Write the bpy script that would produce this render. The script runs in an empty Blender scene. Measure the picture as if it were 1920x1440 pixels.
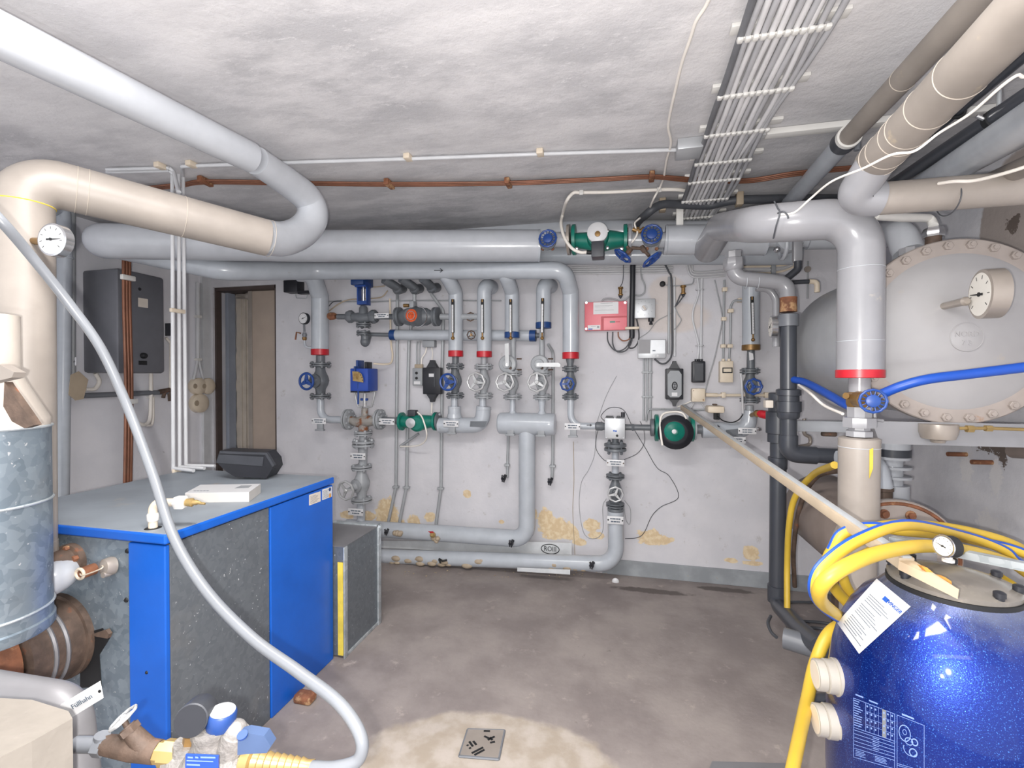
import bpy, bmesh, math, random
from mathutils import Vector, Matrix
from mathutils.bvhtree import BVHTree
random.seed(7)
PI = math.pi
# ---------------------------------------------------------------- camera, world, lights, exposure
FPX = 880.0
YAW = math.radians(13.1); PITCH = math.radians(0.72)
CAM = Vector((0, 0, 1.5))
D = 3.66; XL = -3.78; XR = 1.67; ZC = 2.65          # far wall, left wall, right wall, ceiling
FWD = Vector((-math.sin(YAW)*math.cos(PITCH), math.cos(YAW)*math.cos(PITCH), -math.sin(PITCH)))
RGT = Vector((math.cos(YAW), math.sin(YAW), 0))
UPV = RGT.cross(FWD)
scn = bpy.context.scene
col = scn.collection
cd = bpy.data.cameras.new('camera'); cam = bpy.data.objects.new('camera', cd); col.objects.link(cam)
cd.sensor_width = 36; cd.lens = FPX/1920*36; cd.clip_start = 0.02; cd.clip_end = 60
cam.matrix_world = Matrix(((RGT.x, UPV.x, -FWD.x, CAM.x), (RGT.y, UPV.y, -FWD.y, CAM.y), (RGT.z, UPV.z, -FWD.z, CAM.z), (0, 0, 0, 1)))
scn.camera = cam
w = bpy.data.worlds.new('world'); scn.world = w; w.use_nodes = True
w.node_tree.nodes['Background'].inputs[0].default_value = (0.93, 0.96, 1.0, 1)
w.node_tree.nodes['Background'].inputs[1].default_value = 1.75
def point(name, loc, power, rad, c=(1, 1, 1)):
    l = bpy.data.lights.new(name, 'POINT'); l.energy = power; l.shadow_soft_size = rad; l.color = c
    o = bpy.data.objects.new(name, l); o.location = loc; col.objects.link(o); return o
point('flash_lamp', CAM - RGT*0.045 - UPV*0.025, 125, 0.010, (1.0, 0.97, 0.93))
point('hand_lamp', CAM - RGT*0.32 - UPV*0.10 - FWD*0.05, 30, 0.02, (1.0, 0.97, 0.94))
for lx, ly, lp in ((-0.55, 0.72, 66), (-0.5, -0.8, 10)):     # added fill lights, unseen overhead and behind the camera
    la = bpy.data.lights.new('ceiling_fill', 'AREA'); la.shape = 'RECTANGLE'; la.size = 1.9; la.size_y = 0.3; la.energy = lp; la.color = (1, .98, .95)
    lo = bpy.data.objects.new('ceiling_fill', la); lo.location = (lx, ly, 2.62); col.objects.link(lo)
scn.view_settings.view_transform = 'Standard'; scn.view_settings.look = 'None'
scn.view_settings.gamma = 1; scn.view_settings.use_curve_mapping = False
scn.view_settings.exposure = 0.0
# ---------------------------------------------------------------- where a viewing ray meets a plane of the room
def ray(px, py): return FWD + RGT*((px-960)/FPX) - UPV*((py-720)/FPX)
def PY(px, py, y): d = ray(px, py); return CAM + d*(y/d.y)
def PX(px, py, x): d = ray(px, py); return CAM + d*(x/d.x)
def PZ(px, py, z): d = ray(px, py); return CAM + d*((z-1.5)/d.z)
def PF(px, py, f): return CAM + ray(px, py)*f
def mm(r, p): return r*(p-CAM).dot(FWD)/FPX
# ---------------------------------------------------------------- materials
def lin(h):
    if isinstance(h, str):
        h = h.lstrip('#'); v = [int(h[i:i+2], 16)/255 for i in (0, 2, 4)]
    else: v = h
    return tuple(((x+0.055)/1.055)**2.4 if x > 0.04045 else x/12.92 for x in v)+(1,)
M = {}
class NT:
    def __init__(s, name):
        s.m = bpy.data.materials.new(name); s.m.use_nodes = True; s.t = s.m.node_tree
        s.b = s.t.nodes['Principled BSDF']; M[name] = s.m
        g = s.n('ShaderNodeNewGeometry'); s.pos = g.outputs['Position']
    def n(s, k, **kw):
        x = s.t.nodes.new(k)
        for a, v in kw.items(): setattr(x, a, v)
        return x
    def l(s, a, b): s.t.links.new(a, b)
    def noise(s, scale, detail=4, rough=.55, vec=None, stretch=None):
        x = s.n('ShaderNodeTexNoise'); x.inputs['Scale'].default_value = scale
        x.inputs['Detail'].default_value = detail; x.inputs['Roughness'].default_value = rough
        v = vec or s.pos
        if stretch:
            mp = s.n('ShaderNodeVectorMath', operation='MULTIPLY'); s.l(v, mp.inputs[0]); mp.inputs[1].default_value = stretch; v = mp.outputs[0]
        s.l(v, x.inputs['Vector']); return x.outputs['Fac']
    def ramp(s, f, a, b):
        r = s.n('ShaderNodeMapRange', interpolation_type='SMOOTHSTEP'); s.l(f, r.inputs['Value'])
        r.inputs['From Min'].default_value = a; r.inputs['From Max'].default_value = b; return r.outputs['Result']
    def mix(s, f, a, b):
        x = s.n('ShaderNodeMix', data_type='RGBA')
        if hasattr(f, 'links'): s.l(f, x.inputs['Factor'])
        else: x.inputs['Factor'].default_value = f
        for i, v in (('A', a), ('B', b)):
            k = [q for q in x.inputs if q.name == i and q.type == 'RGBA'][0]
            if hasattr(v, 'links'): s.l(v, k)
            else: k.default_value = v
        return [q for q in x.outputs if q.type == 'RGBA'][0]
    def math(s, op, a, b=0.0):
        x = s.n('ShaderNodeMath', operation=op)
        for i, v in enumerate((a, b)):
            if hasattr(v, 'links'): s.l(v, x.inputs[i])
            else: x.inputs[i].default_value = v
        return x.outputs[0]
    def bump(s, h, strength, dist=.01):
        x = s.n('ShaderNodeBump'); x.inputs['Strength'].default_value = strength; x.inputs['Distance'].default_value = dist
        s.l(h, x.inputs['Height']); s.l(x.outputs[0], s.b.inputs['Normal'])
    def fin(s, c, rough, metal=0):
        if hasattr(c, 'links'): s.l(c, s.b.inputs['Base Color'])
        else: s.b.inputs['Base Color'].default_value = c
        if hasattr(rough, 'links'): s.l(rough, s.b.inputs['Roughness'])
        else: s.b.inputs['Roughness'].default_value = rough
        s.b.inputs['Metallic'].default_value = metal
        return s.m
def sc(c, k): return tuple(min(1, x*k) for x in c[:3])+(1,)
def mk(name, h, rough=.5, metal=0, var=.08, scale=9, bump=0, bs=70, dirt=None, dcol='#7a6045', dscale=6, spec=None):
    t = NT(name); c = lin(h)
    o = t.mix(t.ramp(t.noise(scale), .3, .7), sc(c, 1-var), sc(c, 1+var))
    if dirt: o = t.mix(t.ramp(t.noise(dscale, 6, .65), dirt, dirt+.12), o, lin(dcol))
    if bump: t.bump(t.noise(bs, 3), bump, .004)
    if spec is not None: t.b.inputs['Specular IOR Level'].default_value = spec
    return t.fin(o, rough, metal)
def blobs(t, items, ax):
    """largest of 1-|p-c|/r over a list of (centre, radii); the axes ax span the surface"""
    best = None
    for (c, r) in items:
        s1 = t.n('ShaderNodeVectorMath', operation='SUBTRACT'); t.l(t.pos, s1.inputs[0]); s1.inputs[1].default_value = c
        m1 = t.n('ShaderNodeVectorMath', operation='MULTIPLY'); t.l(s1.outputs[0], m1.inputs[0])
        k = [0, 0, 0]; k[ax[0]] = 1/r[0]; k[ax[1]] = 1/r[1]; m1.inputs[1].default_value = k
        l1 = t.n('ShaderNodeVectorMath', operation='LENGTH'); t.l(m1.outputs[0], l1.inputs[0])
        v = t.math('SUBTRACT', 1.0, l1.outputs['Value'])
        best = v if best is None else t.math('MAXIMUM', best, v)
    return best
mk('pipe_grey', '#adb2b9', .22, var=.05, bump=.05, bs=25, dirt=.70, dcol='#9a948e')
mk('pipe_light', '#b5b8be', .22, var=.04, bump=.06, bs=25, dirt=.72, dcol='#aaa39c')
mk('pipe_white', '#8f8f93', .24, var=.04, bump=.06, bs=18, dirt=.70, dcol='#b9aea0')
mk('lagging_cream', '#989089', .42, var=.06, bump=.08, bs=20, dirt=.64, dcol='#a8998a')
mk('lagging_brown', '#8f8780', .55, var=.12, scale=5, bump=.12, bs=20, dirt=.6, dcol='#b9a88f')
mk('iron_grey', '#62666b', .4, var=.1, bump=.15, bs=90, dirt=.68, dcol='#5d5550')
mk('iron_light', '#999ca0', .4, var=.08, bump=.15, bs=90, dirt=.66, dcol='#857a70')
mk('silver_wheel', '#b8b9ba', .35, .3, var=.1, bump=.1, dirt=.63, dcol='#8a5a35')
mk('stained_iron', '#8d8984', .5, var=.12, scale=14, bump=.2, dirt=.50, dcol='#7c4a2a', dscale=16)
mk('seam_pale', '#b5aba0', .5)
mk('block_plaster', '#78726b', .85, var=.08, bump=.5, bs=25, dirt=.58, dcol='#7c7268', dscale=8)
mk('rust', '#7d5038', .75, var=.3, scale=20, bump=.4, bs=80, dirt=.52, dcol='#b28e68', dscale=14)
mk('rust_dark', '#57473d', .7, var=.3, scale=20, bump=.4, bs=80, dirt=.6, dcol='#8a5236', dscale=20)
mk('brass', '#86683f', .4, .5, var=.15, dirt=.64, dcol='#6e5030')
mk('brass_pale', '#a88f5e', .38, .45, var=.12, dirt=.62, dcol='#8a6a3c')
mk('copper', '#7f5440', .42, .35, var=.15, dirt=.6, dcol='#7a5a48')
mk('blue_wheel', '#1f4388', .38, var=.12, bump=.05)
mk('blue_band', '#1d3f75', .35, var=.12, dirt=.7, dcol='#4a6590')
mk('red_band', '#b3202c', .35, var=.1, dirt=.72, dcol='#c8505a')
mk('actuator_blue', '#2447a0', .4, var=.05)
mk('pump_green', '#0f6f60', .35, var=.1, bump=.1, bs=150)
mk('black_plastic', '#23242a', .42, var=.1, dirt=.74, dcol='#4a4a4c')
mk('dark_plastic', '#3a3c42', .45, var=.1)
mk('grey_plastic', '#8f9296', .5, var=.05)
mk('alu', '#b9bbbe', .38, .35, var=.05, bump=.05)
mk('chrome', '#c8c8ca', .18, .9, var=.03)
mk('pvc_dark', '#3d4047', .33, var=.05, dirt=.72, dcol='#5a5d64')
mk('pvc_mid', '#6d7076', .4, var=.06, dirt=.66, dcol='#8b857e')
mk('white_plastic', '#d8d6d2', .4, var=.03, dirt=.72, dcol='#c8bca8')
mk('cream_plastic', '#d6c8b4', .45, var=.05, dirt=.68, dcol='#b3a088')
mk('port_white', '#a59f96', .4, var=.03)
mk('cable_white', '#e8e2da', .45, var=.04, dirt=.68, dcol='#c8bcae')
mk('bundle_grey', '#b6b6b9', .5, var=.08)
mk('bundle_pale', '#dddcdd', .5, var=.06)
mk('bundle_dark', '#6d6e72', .5, var=.1)
mk('cable_grey', '#9a9c9f', .5, var=.08)
mk('cable_pale', '#bdbdbf', .5, var=.06)
mk('cable_dark', '#46484d', .5, var=.1)
mk('conduit', '#9fa2a5', .45, .1, var=.06, dirt=.68, dcol='#82807c')
mk('conduit_white', '#c9cacd', .42, var=.05)
mk('tag_white', '#cdcdcf', .35, var=.02)
mk('print', '#5a6470', .7, var=.02)
mk('print_blue', '#2456b0', .6, var=.02)
mk('print_pale', '#7189c6', .5, var=.02)
mk('ink', '#16171a', .6, var=.02)
mk('paper', '#c6c2bd', .7, var=.03)
mk('paper_aged', '#cfc6bb', .75, var=.06)
mk('boiler_blue', '#1158b8', .38, var=.04, bump=.03)
mk('boiler_top', '#878e96', .5, .05, var=.1, scale=4, dirt=.6, dcol='#a09890', dscale=3)
mk('heater_grey', '#6e6f75', .42, .25, var=.04)
mk('hose_silver', '#6f7277', .28, var=.03)
mk('hose_yellow', '#c2a236', .45, var=.06, dirt=.68, dcol='#b89a48')
mk('hose_blue', '#184aa8', .4, var=.04)
mk('batten', '#a39480', .6, var=.08, dirt=.66, dcol='#a8957c')
mk('batten_pale', '#bfab91', .6, var=.05)
mk('tank_white', '#a19fa0', .2, var=.05, scale=4, bump=.08, bs=12, dirt=.62, dcol='#b8a68e', dscale=5)
mk('tank_flange', '#a09690', .4, var=.08, dirt=.60, dcol='#97683f', dscale=7)
mk('tank_body', '#acaeb1', .4, .1, var=.1, scale=4, dirt=.64, dcol='#b0b0b0', dscale=10)
mk('tank_brown', '#8d8079', .55, var=.12, scale=5, dirt=.62, dcol='#6f5c50')
mk('gauge_case', '#9d948c', .35, .3, var=.06)
mk('gauge_face', '#dedad2', .5, var=.03)
mk('fitting_cast', '#8f8b88', .45, .2, var=.15, scale=90, bump=.5, bs=160)
mk('cap_blue', '#24427e', .4, var=.06)
mk('cap_blue_grey', '#46587a', .42, var=.08)
mk('ginger', '#c58a3a', .6, var=.1)
mk('plaster_block', '#b5aca3', .8, var=.06, bump=.4, bs=25, dirt=.6, dcol='#b09a84', dscale=8)
mk('sheet_grey', '#79787b', .45, .2, var=.06)
mk('wood_brown', '#a5968a', .6, var=.06, scale=4, bump=.05)
mk('wood_dark', '#4a3f3c', .6, var=.1)
mk('slate_grey', '#8b919d', .5, .0, var=.1, scale=4)
mk('meter_red', '#d05a30', .3, .4, var=.3, scale=60)
mk('box_red_sheen', '#dc7680', .4, var=.05)  # pink of the reflective sheen put into the red box's base colour
mk('box_red_dark', '#ac2636', .4, var=.05)
mk('foil', '#d0d2d4', .35, .15, var=.08, bump=.5, bs=30)
mk('yellow_foam', '#d9c04a', .8, var=.15, bump=.6, bs=60)
def galv(name, a, b, rough=.42, metal=.55, s=28):
    t = NT(name); v = t.n('ShaderNodeTexVoronoi'); v.inputs['Scale'].default_value = s
    n = t.n('ShaderNodeVectorMath', operation='ADD'); t.l(t.pos, n.inputs[0])
    q = t.n('ShaderNodeTexNoise'); q.inputs['Scale'].default_value = 14; t.l(t.pos, q.inputs['Vector'])
    k = t.n('ShaderNodeVectorMath', operation='SCALE'); t.l(q.outputs['Color'], k.inputs[0]); k.inputs['Scale'].default_value = .06
    t.l(k.outputs[0], n.inputs[1]); t.l(n.outputs[0], v.inputs['Vector'])
    sep = t.n('ShaderNodeSeparateColor'); t.l(v.outputs['Color'], sep.inputs[0])
    o = t.mix(sep.outputs[0], lin(a), lin(b))
    o = t.mix(t.ramp(t.noise(75, 3), .68, .73), o, lin('#c9ccd0'))
    o = t.mix(t.ramp(t.noise(4, 4), .56, 1.0), o, lin('#85827e'))
    return t.fin(o, rough, metal)
galv('galv', '#77848f', '#909ca6', s=46)
galv('galv_dark', '#666c73', '#71777d', .45, .35, s=60)
galv('galv_bright', '#a9b1b6', '#c6ccd0', s=40)
# filter vessel: metallic blue with dust on the shoulder
t = NT('vessel_blue')
o = t.mix(t.ramp(t.noise(420, 2), .60, .70), lin('#07277f'), lin('#4a86e4'))
geo = t.n('ShaderNodeNewGeometry'); sx = t.n('ShaderNodeSeparateXYZ'); t.l(t.pos, sx.inputs[0])
dust = t.math('ADD', t.ramp(sx.outputs['Z'], .80, 1.04), t.math('MULTIPLY', t.math('SUBTRACT', t.noise(7, 6, .7), .5), 1.1))
o = t.mix(t.math('MULTIPLY', t.ramp(dust, .35, 1.1), .75), o, lin('#7f8694'))
t.bump(t.noise(330, 2), .5, .0012)
t.b.inputs['Coat Weight'].default_value = .6; t.b.inputs['Coat Roughness'].default_value = .06
t.fin(o, .37, .75)
mk('lid_smoke', '#75706a', .25, var=.1, scale=12, dirt=.6, dcol='#968b80')
# far wall: whitewash, flaked to sand plaster near the floor
t = NT('whitewash_wall')
def wc(px, py): return PY(px, py, D)
o = t.mix(t.ramp(t.noise(3, 5), .35, .7), lin('#c2c1c6'), lin('#cdcbcf'))
o = t.mix(t.ramp(t.noise(14, 6, .7), .60, .76), o, lin('#aeaaa9'))
o = t.mix(t.ramp(t.noise(38, 3, .6), .735, .76), o, lin('#8d8581'))
bl = []
for (px, py, rx, ry) in ((726, 965, 24, 34), (742, 985, 26, 14), (777, 980, 16, 14), (806, 970, 12, 10), (1040, 990, 34, 22), (1022, 972, 16, 20), (1068, 1000, 22, 14), (1110, 985, 16, 14),
                        (1118, 1004, 18, 8), (1086, 1016, 14, 8), (1222, 1008, 30, 16), (1236, 1012, 24, 10), (1407, 1038, 15, 16), (1372, 1051, 12, 5), (1410, 1056, 18, 5), (876, 926, 9, 8),
                        (650, 965, 16, 8), (690, 968, 16, 10), (940, 978, 6, 4), (1000, 965, 8, 12)):
    p = wc(px, py); bl.append((tuple(p), (mm(rx, p), mm(ry, p))))
bm_ = blobs(t, bl, (0, 2))
flk = t.ramp(t.math('ADD', bm_, t.math('MULTIPLY', t.math('SUBTRACT', t.noise(15, 6, .72), .5), 1.7)), .02, .1)
o = t.mix(flk, o, t.mix(t.ramp(t.noise(30, 3), .4, .65), lin('#ccb491'), lin('#dac8a8')))
sx = t.n('ShaderNodeSeparateXYZ'); t.l(t.pos, sx.inputs[0])
p = wc(1380, 590); tape = blobs(t, [(tuple(wc(1255, 595)), (.33, .13)), (tuple(wc(1250, 545)), (.15, .13))], (0, 2))
o = t.mix(t.math('MULTIPLY', t.ramp(t.math('ADD', tape, t.math('MULTIPLY', t.noise(5), .2)), .1, .35), .35), o, lin('#cdb8a4'))
t.bump(t.noise(22, 5, .6), .22, .01)
t.fin(o, .75)
# other walls
t = NT('whitewash_side')
o = t.mix(t.ramp(t.noise(2.5, 5), .35, .7), lin('#dadae0'), lin('#e4e3e8'))
o = t.mix(t.ramp(t.noise(11, 6, .7), .68, .8), o, lin('#a8a6a8'))
t.bump(t.noise(18, 5, .6), .15, .01); t.fin(o, .75)
t = NT('cement_wall')
o = t.mix(t.ramp(t.noise(3, 6, .6), .3, .7), lin('#c6c6cc'), lin('#dddce0'))
bw = blobs(t, [(tuple(PX(1812, 880, XR)), (.07, .12)), (tuple(PX(1868, 900, XR)), (.06, .14)), (tuple(PX(1850, 1010, XR)), (.12, .2))], (1, 2))
o = t.mix(t.ramp(t.math('ADD', bw, t.math('MULTIPLY', t.math('SUBTRACT', t.noise(26, 6, .75), .5), 1.8)), .3, .5), o, lin('#dcdadb'))
bw = blobs(t, [(tuple(PX(1905, 425, XR)), (.22, .34))], (1, 2))
o = t.mix(t.ramp(t.math('ADD', bw, t.math('MULTIPLY', t.noise(30, 5), .1)), .05, .12), o, lin('#a99f9a'))
bw = blobs(t, [(tuple(PX(1860, 835, XR)), (.16, .06)), (tuple(PX(1880, 850, XR)), (.04, .1)), (tuple(PX(1900, 420, XR)), (.05, .06))], (1, 2))
o = t.mix(t.ramp(t.math('ADD', bw, t.math('MULTIPLY', t.math('SUBTRACT', t.noise(32, 6, .75), .5), 2.2)), .35, .42), o, lin('#675c56'))
t.bump(t.noise(14, 6, .65), .3, .012); t.fin(o, .8)
t = NT('skirting_paint')
o = t.mix(t.ramp(t.noise(7, 5), .35, .7), lin('#868a8e'), lin('#999da1'))
o = t.mix(t.ramp(t.noise(14, 6, .7), .64, .72), o, lin('#9a8d80')); t.fin(o, .6)
# ceiling: brushed whitewash over concrete, with flash falloff painted in along the depth
t = NT('ceiling_concrete')
str1 = t.noise(5, 7, .68, stretch=(.55, 1.4, 1)); big = t.noise(1.3, 3)
o = t.mix(t.ramp(str1, .38, .68), lin('#bbbabd'), lin('#d9d7d9'))
o = t.mix(t.ramp(t.noise(30, 7, .8, stretch=(.55, 1.4, 1)), .54, .66), o, lin('#dcdadc'))
o = t.mix(t.ramp(big, .30, .56), o, t.mix(t.ramp(str1, .3, .7), lin('#d2d0d2'), lin('#e4e2e3')))
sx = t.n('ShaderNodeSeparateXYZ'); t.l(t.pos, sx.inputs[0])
ww = t.ramp(t.math('ADD', sx.outputs['Y'], t.math('MULTIPLY', t.noise(1.6, 5, .6), 1.4)), 2.2, 3.9)  # far end coloured darker than the near end, in place of fading flash light
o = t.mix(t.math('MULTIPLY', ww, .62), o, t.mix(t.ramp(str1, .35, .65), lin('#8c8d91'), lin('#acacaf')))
t.bump(t.noise(28, 7, .7), .35, .012); t.fin(o, .85)
# floor
t = NT('floor_concrete')
o = t.mix(t.ramp(t.noise(2.6, 6, .62), .32, .68), lin('#7f7674'), lin('#978e8a'))
o = t.mix(t.ramp(t.noise(9, 6, .7), .58, .72), o, lin('#a59a94'))
o = t.mix(t.ramp(t.noise(12, 5, .7), .66, .72), o, lin('#756d6a'))
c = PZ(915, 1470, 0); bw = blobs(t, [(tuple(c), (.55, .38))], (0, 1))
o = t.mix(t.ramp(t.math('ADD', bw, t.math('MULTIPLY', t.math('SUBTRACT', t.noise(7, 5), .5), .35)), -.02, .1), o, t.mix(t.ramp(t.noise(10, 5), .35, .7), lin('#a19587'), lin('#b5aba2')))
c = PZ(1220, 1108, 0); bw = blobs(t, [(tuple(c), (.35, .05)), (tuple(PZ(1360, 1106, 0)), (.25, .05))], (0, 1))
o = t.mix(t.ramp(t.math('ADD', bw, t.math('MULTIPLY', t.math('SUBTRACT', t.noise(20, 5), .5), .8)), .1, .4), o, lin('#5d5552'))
t.bump(t.noise(40, 5, .6), .2, .006); t.fin(o, .62)
# ---------------------------------------------------------------- mesh helpers
def basis(a):
    a = Vector(a).normalized(); h = Vector((0, 0, 1)) if abs(a.z) < .9 else Vector((1, 0, 0))
    u = a.cross(h).normalized(); return a, u, a.cross(u)
def fillet(pts, rad, n=9):
    pts = [Vector(p) for p in pts]; out = [pts[0]]
    for i in range(1, len(pts)-1):
        a, b, c = pts[i-1], pts[i], pts[i+1]
        d1, d2 = (a-b), (c-b); l1, l2 = d1.length, d2.length; d1.normalize(); d2.normalize()
        ang = d1.angle(d2)
        if ang > PI-.02: out.append(b); continue
        r = rad[i-1] if isinstance(rad, (list, tuple)) else rad
        tl = min(r/math.tan(ang/2), l1*.49, l2*.49); r = tl*math.tan(ang/2)
        cen = b + (d1+d2).normalized()*(r/math.sin(ang/2))
        p1, p2 = b+d1*tl, b+d2*tl; v1, v2 = p1-cen, p2-cen; th = v1.angle(v2)
        for k in range(n+1):
            s = k/n
            out.append(cen + (v1*math.sin((1-s)*th) + v2*math.sin(s*th))/max(math.sin(th), 1e-6))
    out.append(pts[-1]); return out
def spline(pts, n=10):
    P = [Vector(p) for p in pts]; P = [P[0]*2-P[1]]+P+[P[-1]*2-P[-2]]; out = []
    for i in range(1, len(P)-2):
        for k in range(n):
            s = k/n; a, b, c, d = P[i-1:i+3]
            out.append(.5*((2*b)+(c-a)*s+(2*a-5*b+4*c-d)*s*s+(3*b-a-3*c+d)*s**3))
    out.append(P[-2]); return out
class MB:
    def __init__(s): s.v = []; s.f = []; s.mi = []; s.cur = 0; s.mats = None
    def add(s, vs, fs):
        o = len(s.v); s.v += [Vector(v) for v in vs]; s.f += [tuple(i+o for i in f) for f in fs]; s.mi += [s.cur]*len(fs); return s
    def tube(s, pts, r, seg=20, caps=True, closed=False):
        pts = [Vector(p) for p in pts]; q = [pts[0]]
        for p in pts[1:]:
            if (p-q[-1]).length > 1e-5: q.append(p)
        pts = q; n = len(pts); vs = []; fs = []
        rr = r if isinstance(r, (list, tuple)) else None
        if rr and len(rr) != n:
            L = [0]
            for i in range(1, n): L.append(L[-1]+(pts[i]-pts[i-1]).length)
            m = len(rr)-1; rr = [rr[min(int(l/L[-1]*m), m-1)]*(1-(l/L[-1]*m-min(int(l/L[-1]*m), m-1)))+rr[min(int(l/L[-1]*m), m-1)+1]*(l/L[-1]*m-min(int(l/L[-1]*m), m-1)) for l in L]
        u = None
        for i, p in enumerate(pts):
            if closed: d = pts[(i+1) % n]-pts[i-1]
            else: d = (pts[min(i+1, n-1)]-pts[max(i-1, 0)])
            d.normalize()
            if u is None: _, u, v = basis(d)
            else:
                u = (u-d*u.dot(d)).normalized()
            v = d.cross(u); R = rr[i] if rr else r
            if 0 < i < n-1 and not closed:
                c = (pts[i]-pts[i-1]).normalized().dot((pts[i+1]-pts[i]).normalized())
            for k in range(seg):
                a = 2*PI*k/seg; vs.append(p+(u*math.cos(a)+v*math.sin(a))*R)
        for i in range(n if closed else n-1):
            j = (i+1) % n
            for k in range(seg):
                k2 = (k+1) % seg; fs.append((i*seg+k, i*seg+k2, j*seg+k2, j*seg+k))
        if caps and not closed:
            fs.append(tuple(range(seg-1, -1, -1))); fs.append(tuple((n-1)*seg+k for k in range(seg)))
        return s.add(vs, fs)
    def lathe(s, o, ax, prof, seg=28, ph=0, squash=None):
        a, u, v = basis(ax); o = Vector(o); vs = []; fs = []
        for (d, r) in prof:
            for k in range(seg):
                t = 2*PI*k/seg+ph; vs.append(o+a*d+(u*math.cos(t)+v*math.sin(t))*max(r, 1e-4))
        m = len(prof)
        for i in range(m-1):
            for k in range(seg):
                k2 = (k+1) % seg; fs.append((i*seg+k, i*seg+k2, (i+1)*seg+k2, (i+1)*seg+k))
        fs.append(tuple(range(seg-1, -1, -1))); fs.append(tuple((m-1)*seg+k for k in range(seg)))
        return s.add(vs, fs)
    def cyl(s, p, q, r, seg=24, r2=None, bev=0):
        p, q = Vector(p), Vector(q); L = (q-p).length; r2 = r if r2 is None else r2
        if bev: return s.lathe(p, q-p, [(0, r-bev), (bev, r), (L-bev, r2), (L, r2-bev)], seg)
        return s.lathe(p, q-p, [(0, r), (L, r2)], seg)
    def torus(s, o, ax, R, r, seg=36, ring=8, wave=0, wn=10):
        a, u, v = basis(ax); o = Vector(o); pts = []
        vs = []; fs = []
        for i in range(seg):
            t = 2*PI*i/seg; RR = R*(1+wave*math.cos(wn*t)); e = u*math.cos(t)+v*math.sin(t)
            for k in range(ring):
                b = 2*PI*k/ring; vs.append(o+e*(RR+r*math.cos(b))+a*r*math.sin(b))
        for i in range(seg):
            for k in range(ring):
                i2, k2 = (i+1) % seg, (k+1) % ring; fs.append((i*ring+k, i2*ring+k, i2*ring+k2, i*ring+k2))
        return s.add(vs, fs)
    def box(s, c, size, ax=None, bev=0):
        bm = bmesh.new(); bmesh.ops.create_cube(bm, size=1)
        for v in bm.verts: v.co = Vector((v.co.x*size[0], v.co.y*size[1], v.co.z*size[2]))
        if bev: bmesh.ops.bevel(bm, geom=bm.edges[:], offset=min(bev, min(size)*.45), segments=2, profile=.5, affect='EDGES')
        c = Vector(c)
        if ax: X, Yv, Z = [Vector(a) for a in ax]; f = lambda q: c+X*q.x+Yv*q.y+Z*q.z
        else: f = lambda q: c+q
        bm.verts.index_update(); s.add([f(v.co) for v in bm.verts], [[v.index for v in p.verts] for p in bm.faces]); bm.free(); return s
    def bb(s, a, b, bev=0):
        a, b = Vector(a), Vector(b); return s.box((a+b)/2, [abs(x) for x in (b-a)], None, bev)
    def prism(s, poly, n, th):
        n = Vector(n).normalized(); m = len(poly); P = [Vector(p) for p in poly]
        vs = P+[p+n*th for p in P]; fs = [tuple(range(m-1, -1, -1)), tuple(range(m, 2*m))]
        for i in range(m): fs.append((i, (i+1) % m, m+(i+1) % m, m+i))
        return s.add(vs, fs)
    def hexb(s, o, n, r, h):
        n = Vector(n).normalized(); s.lathe(o, n, [(0, r), (h*.8, r), (h, r*.8)], 6); return s
    def sphere(s, o, r, n=10, ax=(0, 0, 1), sq=1):
        return s.lathe(o, ax, [(-r*sq*math.cos(PI*i/n), r*math.sin(PI*i/n)) for i in range(n+1)], 20)
    def build(s, name, mat, parent=None, smooth=38, mats=None):
        me = bpy.data.meshes.new(name)
        if parent is not None: off = WL[parent.name]
        else:
            xs = [v.x for v in s.v]; ys = [v.y for v in s.v]; off = Vector(((min(xs)+max(xs))/2, (min(ys)+max(ys))/2, min(v.z for v in s.v)))
        me.from_pydata([tuple(v-off) for v in s.v], [], s.f)
        for m in ([mat] if mats is None else [mat]+mats): me.materials.append(M[m])
        if mats: me.polygons.foreach_set('material_index', s.mi)
        bm = bmesh.new(); bm.from_mesh(me); bmesh.ops.recalc_face_normals(bm, faces=bm.faces); bm.to_mesh(me); bm.free()
        if smooth:
            me.polygons.foreach_set('use_smooth', [True]*len(me.polygons)); me.set_sharp_from_angle(angle=math.radians(smooth))
        o = bpy.data.objects.new(name, me); col.objects.link(o)
        if parent is not None: o.parent = parent; WL[o.name] = off.copy()
        else: o.location = off; WL[o.name] = off.copy()
        return o
WL = {}
def tag(o, label, cat, group=None):
    o['label'] = label; o['category'] = cat
    if group: o['group'] = group
    return o
def thing(name, label, cat, loc, group=None):
    o = bpy.data.objects.new(name, None); o.location = loc; o.empty_display_size = .05; col.objects.link(o); WL[o.name] = Vector(loc)
    return tag(o, label, cat, group)
def struct(o): o['kind'] = 'structure'; return o
def text(name, s, size, o, xd, yd, mat, parent, align='CENTER', ext=.0004, sx=1):
    cu = bpy.data.curves.new('t', 'FONT'); cu.body = s; cu.size = size; cu.align_x = align; cu.align_y = 'CENTER'; cu.extrude = ext; cu.resolution_u = 3
    ob = bpy.data.objects.new('t', cu); col.objects.link(ob); dg = bpy.context.evaluated_depsgraph_get(); dg.update()
    me = bpy.data.meshes.new_from_object(ob.evaluated_get(dg)); bpy.data.objects.remove(ob); bpy.data.curves.remove(cu)
    X = Vector(xd).normalized(); Y_ = Vector(yd).normalized(); Z = X.cross(Y_)
    off = WL[parent.name]
    for v in me.vertices: v.co = Vector(o)+X*v.co.x*sx+Y_*v.co.y+Z*v.co.z-off
    me.name = name; me.materials.clear(); me.materials.append(M[mat])
    r = bpy.data.objects.new(name, me); r.parent = parent; col.objects.link(r); WL[r.name] = off.copy(); return r
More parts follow.
